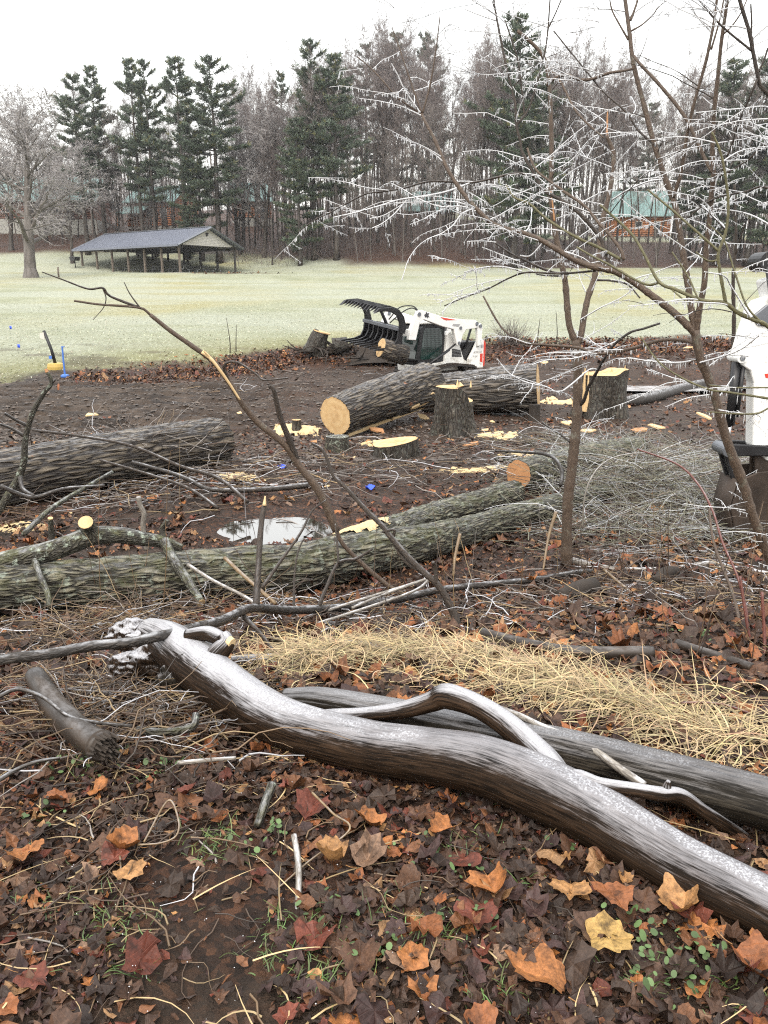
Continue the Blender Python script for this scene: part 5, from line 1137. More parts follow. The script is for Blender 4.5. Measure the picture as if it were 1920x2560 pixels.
    for k, (t, aa, L, w_) in enumerate(((.78, -.7, .95, .24), (.9, -.3, .5, .2), (.42, -1.35, 2.2, .1), (.7, -1.2, 1.3, .12))):
        c = P[0] + (P[-1] - P[0]) * t - off; u = np.array([0, -1, 0.]) - d * (-d[1]); u /= np.linalg.norm(u); v = np.cross(d, u); v = v if v[2] > 0 else -v
        nrm_ = u * math.cos(aa) + v * math.sin(aa); r = R[1]; tg = np.cross(d, nrm_); mb = MB(); n = 12; vv = []
        for i in range(n + 1):
            s_ = i / n - .5; wd = w_ * (.4 + .6 * math.sin(math.pi * (i + .6) / (n + 1.2))) * rs.uniform(.7, 1.2)
            for j in (-1, -.3, .4, 1): vv.append(c + d * L * s_ + tg * wd * j * .5 + nrm_ * (r * (1.0 + .02 * rs.rand()) + .03 - .05 * j * j))
        q = [[i * 4 + j, i * 4 + j + 1, i * 4 + j + 5, i * 4 + j + 4] for i in range(n) for j in range(3)]; rel = np.array(vv); mb.add(vv, q, None, None, np.stack([rel @ tg, rel @ nrm_, rel @ d], -1)); o = mb.build('split_wood', M['split_wood'], root, False); m = o.modifiers.new('s', 'SOLIDIFY'); m.thickness = .03
    # --- the log lying behind the stump
    P, R = lie([(1090, 1030, 45), (1180, 1030, 47), (1270, 1028, 50), (1345, 1026, 53)]); P = np.array(P); P[:, 1] += [1.3, 1.0, .7, .5]; P[:, 2] += .02
    P, R = path3([(1060, 985, 17.6), (1150, 982, 17.3), (1250, 976, 17.0), (1345, 970, 16.8)]), np.array([50, 53, 57, 60]) * 17.0 / CP / F
    log('thick_log', P, R, 'bark_furrowed_grey', 'thickest furrowed log, lying behind the stump in front of the loader', 150, 130, .10, 20, .15, 47, .04, (None, 'cut_wood'))
    # --- icy log by the frozen puddle
    P, R = lie([(1535, 1018, 10), (1620, 1008, 12), (1700, 985, 12), (1760, 968, 9)]); log('icy_log', P, np.array(R) * 1.2, 'bark_frosted', 'ice coated grey log lying in the frozen puddle', 60, 24, .05, 20, .2, 51, .08)
    # --- small logs between straw and trunk
    for nm, pts, mat, lab in (('small_log', [(578, 1668, 14), (630, 1664, 15), (682, 1660, 13)], 'wood_glazed', 'short black log with an icy top, between the limb stub and the straw'),
                              ('small_log', [(1205, 1598, 15), (1300, 1622, 16), (1400, 1645, 17), (1500, 1652, 18), (1632, 1650, 18)], 'bark_brown_smooth', 'long thin dark log lying beyond the straw'),
                              ('small_log', [(1692, 1622, 13), (1780, 1650, 13), (1880, 1680, 12)], 'bark_brown_smooth', 'thin grey log with a pale cut end beyond the red canes'),
                              ('small_log', [(850, 1622, 13), (930, 1632, 13), (1000, 1644, 9)], 'wood_glazed', 'ice glazed log end poking out of the straw'),
                              ('rotten_log', [(1400, 1510, 18), (1440, 1498, 22), (1485, 1486, 22)], 'soil_root', 'black rotten log stub beside the foot of the standing sapling'),
                              ('rotten_log', [(1640, 1462, 10), (1662, 1450, 17), (1690, 1440, 13)], 'soil_root', 'small black rotten lump under the lichen stick')):
        P, R = lie(pts); log(nm, P, R, mat, lab, 50, 24, .05, 22, .2, int(pts[0][0]), .1)

def make_stumps():
    rs = RS(6)
    def stump(name, px, py, wpx, hpx, label, cut='cut_wood', spikes=0, slope=0.0, flare=1.35, seed=1, mat='stump_bark', notch=0.0, k=90):
        h = hit(px, py); m_ = pxm(h[1], py); r = wpx * .5 * m_; ht = hpx * m_; root = empty(name, h, 0, label, 'stump')
        n = 40; t = np.linspace(0, 1, n); mb = MB(); P = np.zeros((n, 3)); P[:, 2] = -.15 + t * (ht + .15); R = r * (1 + (flare - 1) * (1 - t) ** 2.2)
        fl = lambda x, y, s, th: furrows(.07, 12, .2, seed, .06)(x, y, s, th) + .2 * (1 - np.clip(s / (ht + .15), 0, 1)) ** 1.3 * np.cos(5 * th + seed) + .06 * np.cos(3 * th + 2 * seed)
        v = tube(mb, P, R, k, fl, False)
        if slope: 
            V = mb.v[0]; V[:, 2] += np.where(V[:, 2] > 0, V[:, 0] / r * slope * ht * (V[:, 2] / ht) ** 2, 0); v = V[:n * k].reshape(n, k, 3)
        if notch:
            V = mb.v[0]; V[:, 2] *= np.where(V[:, 2] > 0, 1 - notch * sstep(.1 * r, .75 * r, V[:, 0] + .12 * r * np.sin(9 * V[:, 1] / r)), 1); v = V[:n * k].reshape(n, k, 3)
        mb.build('trunk', M[mat], root)
        ring = v[-1]; c = ring.mean(0); f = MB(); V = [c + (ring - c) * s_ * [1, 1, 1] + [0, 0, .004] for s_ in (.995, .6, .25)]; V = np.vstack(V + [[c + [0, 0, .004]]]); V[k:, 2] += rs.normal(0, .006, len(V) - k)
        q = [[a * k + j, a * k + (j + 1) % k, (a + 1) * k + (j + 1) % k, (a + 1) * k + j] for a in (0, 1) for j in range(k)]; tt = [[2 * k + j, 2 * k + (j + 1) % k, 3 * k] for j in range(k)]
        f.add(V, q, tt, None, V - c); fixn(f.build('sawn_face', M[cut], root))
        for i in range(spikes):
            a = rs.normal(.3, .9); rr = r * rs.uniform(.2, .92); b = np.array([math.cos(a) * rr, math.sin(a) * rr, ht - .02 + math.cos(a) * rr / r * slope * ht]); L = rs.uniform(.02, .06) + .16 * rs.rand() ** 3; s_ = MB()
            segs(s_, [[*b, *(b + [rs.normal(0, .02), rs.normal(0, .02), L]), rs.uniform(.02, .06), .004]], 4); s_.build('splinter', M['split_wood'], root, False)
        return root, h, r, ht
    stump('tall_stump', 1136, 1085, 96, 116, 'tall dark stump with pale cut top, holding up the sawn log', spikes=3, seed=2, flare=1.3, notch=.3)
    root, h, r, ht = stump('wide_stump', 1500, 1040, 118, 102, 'wide stump with a ragged bright splintered top near the frozen puddle', spikes=22, seed=4, flare=1.2, notch=-.12)
    s_ = MB()                                         # the torn slab on its side
    for a in np.linspace(2.4, 3.9, 16):
        b = np.array([math.cos(a) * r * 1.02, math.sin(a) * r * 1.02, ht * .15]); segs(s_, [[*b, *(b + [rs.normal(-.03, .04), rs.normal(0, .03), ht * (.15 + .9 * rs.rand() ** 1.4)]), rs.uniform(.03, .1), rs.uniform(.005, .03)]], 5)
    s_.build('torn_wood', M['split_wood'], root, False)
    stump('small_stump', 742, 1082, 24, 30, 'small stump standing in its own sawdust', seed=5, flare=1.8, k=40)
    stump('low_stump', 985, 1142, 118, 36, 'low stump freshly cut off with a flat cream top', seed=6, flare=1.12, slope=.25)
    stump('mossy_stump', 845, 1128, 60, 34, 'low green mossy stump under the sawn log face', 'bark_lichen', seed=8, flare=1.2, mat='bark_lichen', k=60)
    stump('dark_stump', 1335, 1052, 30, 40, 'small dark stump at the end of the thickest log', 'soil_root', seed=9, flare=1.3, k=40, mat='soil_root')
    # uprooted stump with its roots
    h = hit(820, 893); root = empty('uprooted_stump', h, 0, 'uprooted stump with muddy torn roots beside the grapple', 'stump'); mb = MB()
    n = 24; P = np.zeros((n, 3)); t = np.linspace(0, 1, n); P[:, 0] = -.55 + .35 * t; P[:, 2] = .1 + .75 * t; tube(mb, P, .45 - .16 * t, 40, furrows(.25, 5, .5, 61, .25)); P2 = P.copy(); P2[:, 0] = .2 + .5 * t; P2[:, 2] = .35 + .1 * t; tube(mb, P2, .38 - .1 * t, 40, furrows(.25, 5, .5, 62, .25)); mb.build('trunk', M['stump_bark'], root)
    mb = MB(); tube(mb, np.array([(-.2, 0, .83), (-.19, 0, .865)]), .3, 30); mb.build('sawn_face', M['cut_wood'], root, False)
    for k in range(26):
        a = rs.uniform(0, 6.28); b = np.array([rs.uniform(-.7, .9), rs.uniform(-.4, .3), rs.uniform(.0, .4)]); L = rs.uniform(.5, 1.3); d = np.array([math.cos(a), math.sin(a), rs.uniform(-.3, .6)]); pts = np.array([b, b + d * L * .5 + rs.normal(0, .08, 3), b + d * L + rs.normal(0, .15, 3) - [0, 0, .15]]); mb = MB(); tube(mb, smooth_path(pts, 9), np.linspace(rs.uniform(.03, .08), .012, 9), 6); mb.build('root', M['soil_root'], root)
    # clods of soil and roots in front of the grapple
    h = hit(960, 905); root = empty('root_mass', h, 0, 'mound of muddy roots and soil under the grapple tines', 'roots'); mb = MB()
    v = np.stack(np.meshgrid(np.linspace(-1.6, 1.0, 50), np.linspace(-.6, .6, 24), indexing='ij'), -1).reshape(-1, 2); z = .62 * np.exp(-((v[:, 0] + .1) / .95) ** 4 - (v[:, 1] / .42) ** 2) * (.5 + fbm(np.stack([v[:, 0] * 3, v[:, 1] * 3, 0 * v[:, 0]], -1), 5, 4)) - .08
    q = [[i * 24 + j, i * 24 + j + 1, (i + 1) * 24 + j + 1, (i + 1) * 24 + j] for i in range(49) for j in range(23)]; mb.add(np.column_stack([v, z]), q); fixn(mb.build('soil', M['soil_root'], root))
    for k in range(34):
        b = np.array([rs.uniform(-1.3, .7), rs.uniform(-.5, .2), rs.uniform(.05, .45)]); a = rs.uniform(0, 6.28); L = rs.uniform(.3, .9); d = np.array([math.cos(a), math.sin(a), rs.uniform(-.2, .5)]); mb = MB(); tube(mb, smooth_path(np.array([b, b + d * L * .5 + rs.normal(0, .06, 3), b + d * L + rs.normal(0, .1, 3)]), 8), np.linspace(rs.uniform(.015, .05), .008, 8), 5); mb.build('root', M['soil_root'], root)
    p = at(983, 880, 23.0); mb = MB(); P = np.array([p - [.35, 0, -.12], p + [.35, .3, -.12]]); tube(mb, P, [.28, .3], 24, furrows(.06, 14, .3, 3, .06)); r_ = empty('log_end', p, 0, 'short log end with a fresh orange face under the grapple', 'log'); o = mb.build('trunk', M['bark_furrowed'], r_); o.location = -np.array(p)
    mb = MB(); d = P[0] - P[1]; d /= np.linalg.norm(d); tube(mb, np.array([P[0], P[0] + d * .015]) - p, .27, 24); mb.build('sawn_face', M['cut_wood'], r_, False)

def sawdust(px, py, rxp, ryp, seed, ht=.03, label=None, rot=0.0):
    h = hit(px, py); m_ = pxm(h[1], py); rx = rxp * m_; ry = ryp * m_ * 2.6; n = 64; g_ = np.linspace(-1.25, 1.25, n); u, v = np.meshgrid(g_, g_, indexing='ij'); r = np.sqrt(u * u + v * v); e = sstep(1.0, .35, r + (fbm(np.stack([u * 2.2, v * 2.2, 0 * u], -1), seed, 3) - .5) * 1.3 + (fbm(np.stack([u * 11, v * 11, 0 * u], -1), seed + 3, 3) - .5) * 1.1)
    c, s = math.cos(rot), math.sin(rot); x = h[0] + u * rx * c - v * ry * s; y = h[1] + u * rx * s + v * ry * c; z = H(x, y) - .03 + (ht + .03) * e + .012 * (n2(x, y, 22, seed) - .5) * e; q = [[i * n + j, i * n + j + 1, (i + 1) * n + j + 1, (i + 1) * n + j] for i in range(n - 1) for j in range(n - 1)]
    mb = MB(); mb.add(np.stack([x, y, z], -1).reshape(-1, 3), q); return tag(mb.build('sawdust', M['sawdust']), label, 'sawdust', None, 'stuff')
def chip(px, py, s, seed, mat, label, group='wood chips thrown about the clearing', yaw=None):
    rs = RS(seed); h = hit(px, py); m_ = pxm(h[1], py) * s * .62; n = 9; a = np.sort(rs.uniform(0, 6.28, n)); o = np.stack([np.cos(a) * rs.uniform(.6, 1.1, n) * .7, np.sin(a) * rs.uniform(.5, 1, n) * .32], -1) * m_
    mb = MB(); prism(mb, [tuple(q) for q in o], 0, m_ * .1, 'xy'); V = mb.v[0]; V[:, 2] += V[:, 0] * rs.normal(0, .2) + V[:, 1] * rs.uniform(.3, .8); ob = fixn(mb.build('wood_chip', M[mat], None, False, (h[0], h[1], h[2] + m_ * .2))); ob.rotation_euler = (0, 0, rs.uniform(-.6, .6) if yaw is None else yaw); return tag(ob, label, 'wood chip', group)

def make_chips():
    for px, py, rx, ry, sd, ht, lab, rot in ((745, 1085, 62, 34, 1, .05, 'cream sawdust heaped round the small stump', 0), (600, 1197, 66, 18, 2, .03, 'pale sawdust patch beside the furrowed log end', 0), (505, 1162, 45, 10, 3, .02, 'thin trail of sawdust under the furrowed log', .2),
                                            (945, 1112, 46, 16, 4, .05, 'sawdust spilled from the low cut stump', 0), (1250, 1090, 60, 34, 5, .03, 'long spray of sawdust running from the tall stump', -.5), (1310, 1140, 60, 20, 16, .02, 'speckled end of the sawdust spray', -.4), (1395, 1010, 56, 34, 6, .06, 'bright yellow sawdust between the thickest log and the wide stump', -.3),
                                            (1170, 1178, 70, 14, 7, .02, 'thin sawdust patch beyond the fork of the mossy trunk', 0), (40, 1318, 80, 20, 8, .03, 'sawdust by the forked upright branch at the picture edge', 0), (1240, 1173, 60, 10, 9, .03, 'sawdust drift behind the cut limb end', 0)):
        sawdust(px, py, rx, ry, sd, ht, lab, rot)
    mats = ('split_wood', 'cut_wood', 'cut_wood_orange')
    spots = [(945, 1085, 58, 2, 'orange wedge chip standing beside the low stump'), (1055, 1048, 44, 0, 'square pale chip between the sawn log and the tall stump'), (1185, 1000, 40, 0, 'bright white chip leaning on top of the tall stump'), (790, 1110, 30, 2, 'orange chip beside the mossy stump'), (885, 1148, 26, 0, 'narrow pale chip near the mossy stump'), (1470, 1085, 46, 0, 'long cream chip beside the standing sapling'), (1440, 1090, 26, 0, 'small cream chip beside the long cream chip'), (1760, 1050, 60, 0, 'yellow slab lying near the excavator cylinder'), (1360, 912, 30, 0, 'pale chip in the leaves behind the thickest log'),
             (820, 1218, 24, 0, 'tan chip behind the leaning stick'), (600, 1040, 22, 0, 'pale chip on the churned mud'), (175, 1285, 20, 0, 'round yellow chip near the furrowed log'), (190, 1298, 16, 0, 'small yellow chip near the round yellow one'), (60, 1265, 40, 2, 'long orange strip of bark at the picture edge'), (230, 1048, 44, 0, 'thin pale splinter lying on the mud ruts'), (1090, 1232, 26, 2, 'orange chip near the sawn limb end'), (1215, 1080, 30, 0, 'cream chip in the sawdust spray'), (1175, 1120, 60, 2, 'orange heap of bark fragments below the tall stump'), (1230, 1060, 30, 0, 'pale splinter at the foot of the tall stump'), (1720, 875, 30, 0, 'yellow split stick behind the forked sapling'), (190, 1430, 90, 1, 'long split board of yellow wood lying against the mossy trunk'), (1600, 1085, 60, 2, 'orange slab showing through the brush'), (1640, 1075, 50, 0, 'pale slab showing through the brush'), (1500, 1180, 24, 0, 'cream chip deep in the brush'), (330, 1215, 16, 0, 'yellow flake in front of the furrowed log'), (1420, 1065, 40, 0, 'bright chip at the foot of the wide stump')]
    for i, (px, py, s, m_, lab) in enumerate(spots): chip(px, py, s, 70 + i, mats[m_], lab)

def make_sticks():
    S = stick
    # long dark branch lying across, with its upright twigs
    root = empty('crossing_branch', at(640, 1522, 4.7), 0, 'long dark frosted branch lying right across in front of the mossy trunk', 'branch')
    YB = lambda px: float(np.interp(px, [-200, 0, 118, 219, 321, 405, 489, 554, 600, 634, 719, 799, 905, 998, 1105, 1220, 1336, 1440, 1480], [2.68, 2.8, 2.86, 2.93, 3.0, 3.1, 3.35, 3.62, 3.86, 4.05, 4.4, 4.65, 4.95, 5.15, 5.4, 5.6, 5.8, 6.0, 6.1]))
    S('stem', None, [(x_, y_, YB(x_)) for x_, y_ in ((-200, 1690), (0, 1650), (118, 1636), (219, 1616), (321, 1606), (405, 1589), (489, 1569), (554, 1552), (600, 1530), (634, 1520), (719, 1526), (799, 1523), (905, 1513), (998, 1497), (1105, 1474), (1220, 1461), (1336, 1449), (1440, 1432), (1480, 1428))], 30, 14, 'bark_frosted', 120, 10, root, knob=.12)
    for pts, a, b in (([(640, 1518), (647, 1400), (653, 1312), (661, 1262)], 20, 13), ([(655, 1470), (700, 1405), (751, 1333), (780, 1278), (815, 1250)], 11, 4), ([(796, 1518), (815, 1471), (846, 1408), (889, 1397), (931, 1373)], 12, 6), ([(846, 1408), (843, 1360), (838, 1310)], 7, 4),
                      ([(608, 1540), (652, 1585), (689, 1635), (719, 1669), (780, 1696)], 14, 5), ([(861, 1522), (905, 1601), (939, 1642), (973, 1686), (1013, 1730)], 13, 10), ([(1340, 1450), (1420, 1500), (1462, 1545)], 8, 5), ([(735, 1525), (736, 1440), (745, 1380), (760, 1345)], 7, 4), ([(905, 1605), (985, 1640), (1045, 1655), (1062, 1640), (960, 1600)], 6, 4)):
        y0 = YB(pts[0][0]); S('twig', None, [(x_, y_, y0 + .0015 * (pts[0][1] - y_)) for x_, y_ in pts], a, b, 'bark_twig', None, 6, root, knob=.15)
    S('pale_tip', None, [(661, 1264, y_) for y_ in (4.44,)] + [(663, 1240, 4.45)], 11, 3, 'split_wood', 6, 6, root)
    # big leaning stick
    root = empty('leaning_branch', at(1000, 1490, 5.5), 0, 'tall leaning brown branch with a torn yellow scar, crossing in front of the lawn', 'branch')
    S('stem', None, [(1003, 1485, 5.5), (958, 1455, 5.5), (892, 1397, 5.48), (852, 1352, 5.46), (833, 1302, 5.45), (799, 1232, 5.42), (747, 1163, 5.4), (712, 1111, 5.37), (648, 1059, 5.34), (608, 1012, 5.3), (573, 955, 5.27), (532, 903, 5.24), (480, 865, 5.2), (434, 833, 5.17), (376, 787, 5.13), (347, 769, 5.1), (249, 761, 5.05), (185, 752, 5.0)], 13, 5, 'bark_sapling', 110, 9, root, knob=.1, )
    S('stem', None, [(840, 1325, 5.455), (799, 1232, 5.42), (747, 1163, 5.4), (712, 1111, 5.37), (648, 1059, 5.34), (608, 1012, 5.3), (573, 955, 5.27), (532, 903, 5.24), (480, 865, 5.2), (434, 833, 5.17), (376, 787, 5.13)], 22, 10, 'bark_sapling', 90, 10, root, knob=.12)
    S('torn_scar', None, [(600, 1000, 5.24), (566, 948, 5.2), (530, 900, 5.17), (505, 880, 5.17)], 5, 9, 'split_wood', 20, 6, root)
    S('torn_scar', None, [(530, 902, 5.18), (520, 888, 5.16), (508, 876, 5.14)], 10, 3, 'split_wood', 12, 5, root)
    for pts, a, b in (([(345, 768, 5.1), (275, 740, 5.07), (257, 720, 5.05), (220, 722, 5.03), (159, 700, 5.0), (105, 680, 4.98)], 7, 2.5), ([(257, 722, 5.05), (265, 745, 5.05), (258, 770, 5.05), (232, 800, 5.0)], 3, 1.5), ([(352, 772, 5.1), (325, 735, 5.1), (310, 705, 5.1)], 4, 2), ([(741, 1150, 5.4), (723, 1099, 5.36), (700, 1041, 5.33), (683, 972, 5.3), (672, 968, 5.3)], 18, 10), ([(573, 955, 5.26), (560, 915, 5.22), (590, 905, 5.2), (640, 935, 5.18), (660, 950, 5.15), (720, 945, 5.1)], 7, 4)):
        S('twig', None, pts, a, b, 'bark_twig', None, 6, root)
    root = empty('dark_leaning_stick', at(1140, 1575, 4.6), 0, 'thin dark stick leaning up past the mossy trunk from the straw', 'branch')
    S('stem', None, [(1147, 1580, 4.6), (1136, 1538, 4.65), (1099, 1468, 4.7), (1055, 1427, 4.75), (1012, 1384, 4.8), (974, 1339, 4.85), (953, 1312, 4.88), (905, 1264, 4.95), (865, 1219, 5.0), (833, 1188, 5.05), (809, 1129, 5.1), (780, 1108, 5.12)], 22, 7, 'bark_twig', 70, 8, root, knob=.12)
    for pts, a, b in (([(1060, 1432, 4.75), (1010, 1400, 4.8), (975, 1340, 4.85)], 14, 6), ([(1090, 1460, 4.7), (1088, 1420, 4.72), (1082, 1405, 4.7)], 12, 10), ([(980, 1350, 4.85), (985, 1325, 4.85), (955, 1330, 4.85)], 9, 5)): S('twig', None, pts, a, b, 'bark_twig', None, 6, root)
    # forked upright branch, far left
    root = empty('upright_branch', at(-10, 1290, 7.6), 0, 'crooked upright forked branch with a cut orange tip at the picture edge', 'branch')
    S('stem', None, [(-40, 1330, 7.4), (0, 1271, 7.5), (25, 1231, 7.55), (47, 1192, 7.6), (60, 1152, 7.6), (63, 1101, 7.6), (72, 1061, 7.6), (85, 1025, 7.6), (112, 980, 7.6), (129, 957, 7.6), (118, 930, 7.6)], 22, 9, 'bark_lichen', 60, 9, root, knob=.12)
    S('sawn_tip', None, [(118, 931, 7.6), (115, 922, 7.6)], 10, 8, 'cut_wood_orange', 6, 6, root)
    for pts, a, b in (([(72, 1066, 7.6), (40, 1050, 7.55), (11, 1033, 7.5)], 9, 6), ([(62, 1092, 7.6), (30, 1072, 7.55), (0, 1060, 7.5)], 8, 5), ([(50, 1188, 7.6), (57, 1222, 7.5), (85, 1240, 7.4)], 13, 8), ([(0, 1215, 7.3), (80, 1243, 7.4), (160, 1222, 7.5), (262, 1214, 7.6)], 12, 7), ([(129, 958, 7.6), (140, 948, 7.6)], 8, 3)): S('twig', None, pts, a, b, 'bark_frosted', None, 6, root)
    # single sticks
    for nm, lab, pts, a, b, mat in (
        ('peeled_stick', 'bright white peeled stick standing up behind the lichen branch', [(367, 1375, 6.0), (358, 1320, 6.0), (360, 1285, 6.0), (350, 1262, 6.0), (346, 1242, 6.0)], 13, 13, 'bark_pale'),
        ('frosted_stick', 'long curved frosty stick lying in front of the furrowed log and the sawdust', [(330, 1155, 9.6), (420, 1180, 9.5), (470, 1198, 9.4), (520, 1222, 9.3), (590, 1226, 9.3), (680, 1222, 9.3), (770, 1213, 9.3)], 9, 15, 'bark_frosted'),
        ('brown_stick', 'brown stick sloping down across the heap of brush', [(80, 1075, 9.0), (200, 1090, 9.0), (330, 1115, 8.9), (450, 1165, 8.8), (545, 1195, 8.7), (620, 1255, 8.4)], 6, 10, 'bark_twig'),
        ('brown_stick', 'thin brown stick reaching down to the mud by the puddle', [(250, 1150, 9.0), (370, 1185, 8.8), (470, 1220, 8.6), (545, 1270, 8.3)], 6, 9, 'bark_twig'),
        ('grey_stick', 'grey pole sloping up from the lichen branch toward the brush heap', [(60, 1335, 6.4), (130, 1270, 7.0), (220, 1215, 7.6), (280, 1180, 8.0)], 15, 9, 'bark_lichen'),
        ('lichen_pole', 'pale lichen covered pole lying to the right of the standing sapling', [(1431, 1402, 6.4), (1494, 1417, 6.25), (1557, 1427, 6.15), (1682, 1424, 6.15), (1776, 1410, 6.25), (1839, 1424, 6.15), (1930, 1438, 6.05)], 20, 18, 'bark_pale'),
        ('brown_pole', 'thin brown pole lying just beyond the lichen covered pole', [(1428, 1357, 7.1), (1525, 1378, 6.9), (1619, 1368, 7.0), (1713, 1364, 7.0), (1786, 1380, 6.9)], 9, 9, 'bark_sapling'),
        ('icy_stick', 'short icy black stick beyond the straw', [(1612, 1602, 4.35), (1680, 1640, 4.2), (1752, 1690, 4.0)], 15, 12, 'bark_frosted'),
        ('tan_stick', 'forked pale yellow stick in front of the long thin log', [(1405, 1668, 4.05), (1470, 1680, 4.0), (1492, 1700, 3.95), (1520, 1740, 3.85)], 9, 9, 'bark_tan'),
        ('olive_stick', 'olive stick sloping into the leaves under the red canes', [(1510, 1425, 5.9), (1590, 1490, 5.4), (1680, 1545, 5.0), (1850, 1620, 4.6)], 8, 8, 'bark_tan'),
        ('tan_stick', 'tan stick leaning on the rotten log stub', [(1418, 1460, 5.8), (1432, 1500, 5.6), (1448, 1520, 5.5)], 8, 8, 'bark_tan'),
        ('arched_stem', 'white arching frosted stem curving over the brush pile', [(1456, 1322, 7.3), (1463, 1235, 7.3), (1488, 1179, 7.4), (1525, 1148, 7.5), (1572, 1135, 7.6), (1615, 1133, 7.7)], 6, 4, 'bark_pale'),
        ('bent_branch', 'dark bent branch with an icy top, arching up beside the standing sapling', [(1402, 1215, 6.6), (1405, 1180, 6.7), (1390, 1150, 6.8), (1360, 1135, 7.0), (1300, 1130, 7.3), (1238, 1127, 7.6)], 11, 5, 'bark_frosted'),
        ('red_cane', 'reddish bramble cane arching down in front of the excavator bucket', [(1594, 1123, 6.0), (1692, 1160, 5.6), (1745, 1210, 5.4), (1782, 1279, 5.2), (1807, 1358, 5.0), (1845, 1446, 4.8), (1872, 1555, 4.6), (1880, 1600, 4.45)], 6, 10, 'bark_cane'),
        ('grey_cane', 'grey cane growing close beside the reddish bramble cane', [(1773, 1272, 5.2), (1785, 1358, 5.0), (1832, 1486, 4.7), (1850, 1560, 4.5)], 6, 9, 'bark_sapling'),
        ('red_cane', 'upright red cane at the picture edge behind the straw', [(1850, 1440, 4.2), (1868, 1560, 4.1), (1890, 1680, 4.0), (1905, 1800, 3.85)], 10, 13, 'bark_cane'),
        ('red_cane', 'second upright red cane, thicker and nearer the picture edge', [(1905, 1480, 4.0), (1912, 1620, 3.9), (1908, 1760, 3.7)], 11, 14, 'bark_cane'),
        ('red_cane', 'thin arching red cane low over the straw', [(1613, 1773, 2.95), (1660, 1762, 2.95), (1706, 1757, 2.95), (1810, 1762, 2.9), (1925, 1806, 2.85)], 8, 11, 'bark_cane'),
        ('lichen_stick', 'lichen crusted stick pointing toward the camera among the leaves', [(735, 2088, 1.93), (745, 2150, 1.86), (747, 2210, 1.8), (741, 2340, 1.66)], 18, 21, 'bark_pale'),
        ('grey_stick', 'short grey stick end on the dark soil below the big limb', [(680, 1960, 2.2), (662, 2010, 2.13), (643, 2066, 2.05)], 27, 24, 'bark_lichen'),
        ('brown_stick', 'short brown stick lying on the muddy path', [(492, 2505, 1.48), (535, 2460, 1.52), (585, 2420, 1.56)], 17, 16, 'bark_brown_smooth'),
        ('curved_twig', 'curved tan twig lying along the muddy path', [(341, 2277, 1.72), (370, 2340, 1.66), (382, 2398, 1.6), (417, 2450, 1.55), (457, 2473, 1.52)], 11, 9, 'bark_tan'),
        ('curved_twig', 'brown twig curving down to the path from the tangle', [(300, 2140, 1.9), (303, 2207, 1.82), (295, 2277, 1.74), (266, 2323, 1.69), (203, 2363, 1.65), (133, 2352, 1.66)], 8, 9, 'bark_tan'),
        ('curved_twig', 'thin brown twig forking toward the bottom edge', [(296, 2270, 1.74), (298, 2360, 1.65), (270, 2430, 1.58), (218, 2468, 1.54)], 7, 7, 'bark_tan'),
        ('curved_twig', 'hooked tan twig curling beside the muddy path', [(360, 2105, 1.95), (420, 2002, 2.1), (446, 2050, 2.02), (440, 2090, 1.97), (400, 2108, 1.95), (345, 2112, 1.94)], 9, 7, 'bark_tan'),
        ('bent_straw', 'long bent straw stem lying over the leaves', [(561, 2291, 1.76), (666, 2242, 1.8), (770, 2155, 1.88), (874, 2074, 1.97), (833, 2034, 2.04), (781, 1982, 2.12)], 6, 10, 'bark_tan'),
        ('frosted_twig', 'frosty grey twig lying below the big limb', [(445, 1908, 2.3), (520, 1900, 2.3), (590, 1895, 2.3)], 14, 10, 'bark_pale'),
        ('mossy_stub', 'dull green stub sticking out between twigs under the limb', [(345, 1825, 2.6), (410, 1830, 2.55), (480, 1818, 2.55), (490, 1785, 2.6)], 24, 20, 'bark_lichen'),
        ('icy_stick', 'icy black stick draped over the broken log', [(-10, 1745, 2.6), (45, 1723, 2.62), (110, 1745, 2.58), (170, 1790, 2.5), (240, 1806, 2.45), (330, 1815, 2.42)], 12, 9, 'bark_frosted'),
        ('icy_stick', 'white frosted stick end at the bottom of the twig tangle', [(-20, 1960, 2.1), (40, 1925, 2.15), (90, 1905, 2.18), (150, 1895, 2.2)], 15, 9, 'bark_frosted'),
        ('yellow_stick', 'pale yellow stick leaning against the mossy trunk', [(562, 1395, 5.0), (610, 1440, 4.8), (690, 1510, 4.6)], 11, 10, 'bark_tan'),
        ('yellow_stick', 'pale stick with a yellow end beside the lichen branch stub', [(470, 1412, 5.1), (530, 1450, 4.9), (600, 1485, 4.7), (640, 1510, 4.6)], 10, 9, 'bark_pale'),
        ('straw_cane', 'upright straw coloured cane in front of the trunk fork', [(1150, 1335, 5.3), (1138, 1390, 5.2), (1133, 1440, 5.1)], 9, 6, 'bark_tan'),
        ('straw_cane', 'upright straw coloured cane beside the standing sapling', [(1390, 1280, 6.2), (1372, 1340, 6.1), (1358, 1425, 5.9)], 9, 5, 'bark_tan')):
        S(nm, lab, pts, a * (.72 if nm in ('curved_twig', 'bent_straw', 'arched_stem', 'red_cane') else 1), b * (.72 if nm in ('curved_twig', 'bent_straw', 'arched_stem', 'red_cane') else 1), mat, None, 7, None, 'sticks lying about' if nm.endswith('stick') else ('canes and twigs' if nm.endswith(('cane', 'twig')) else None))
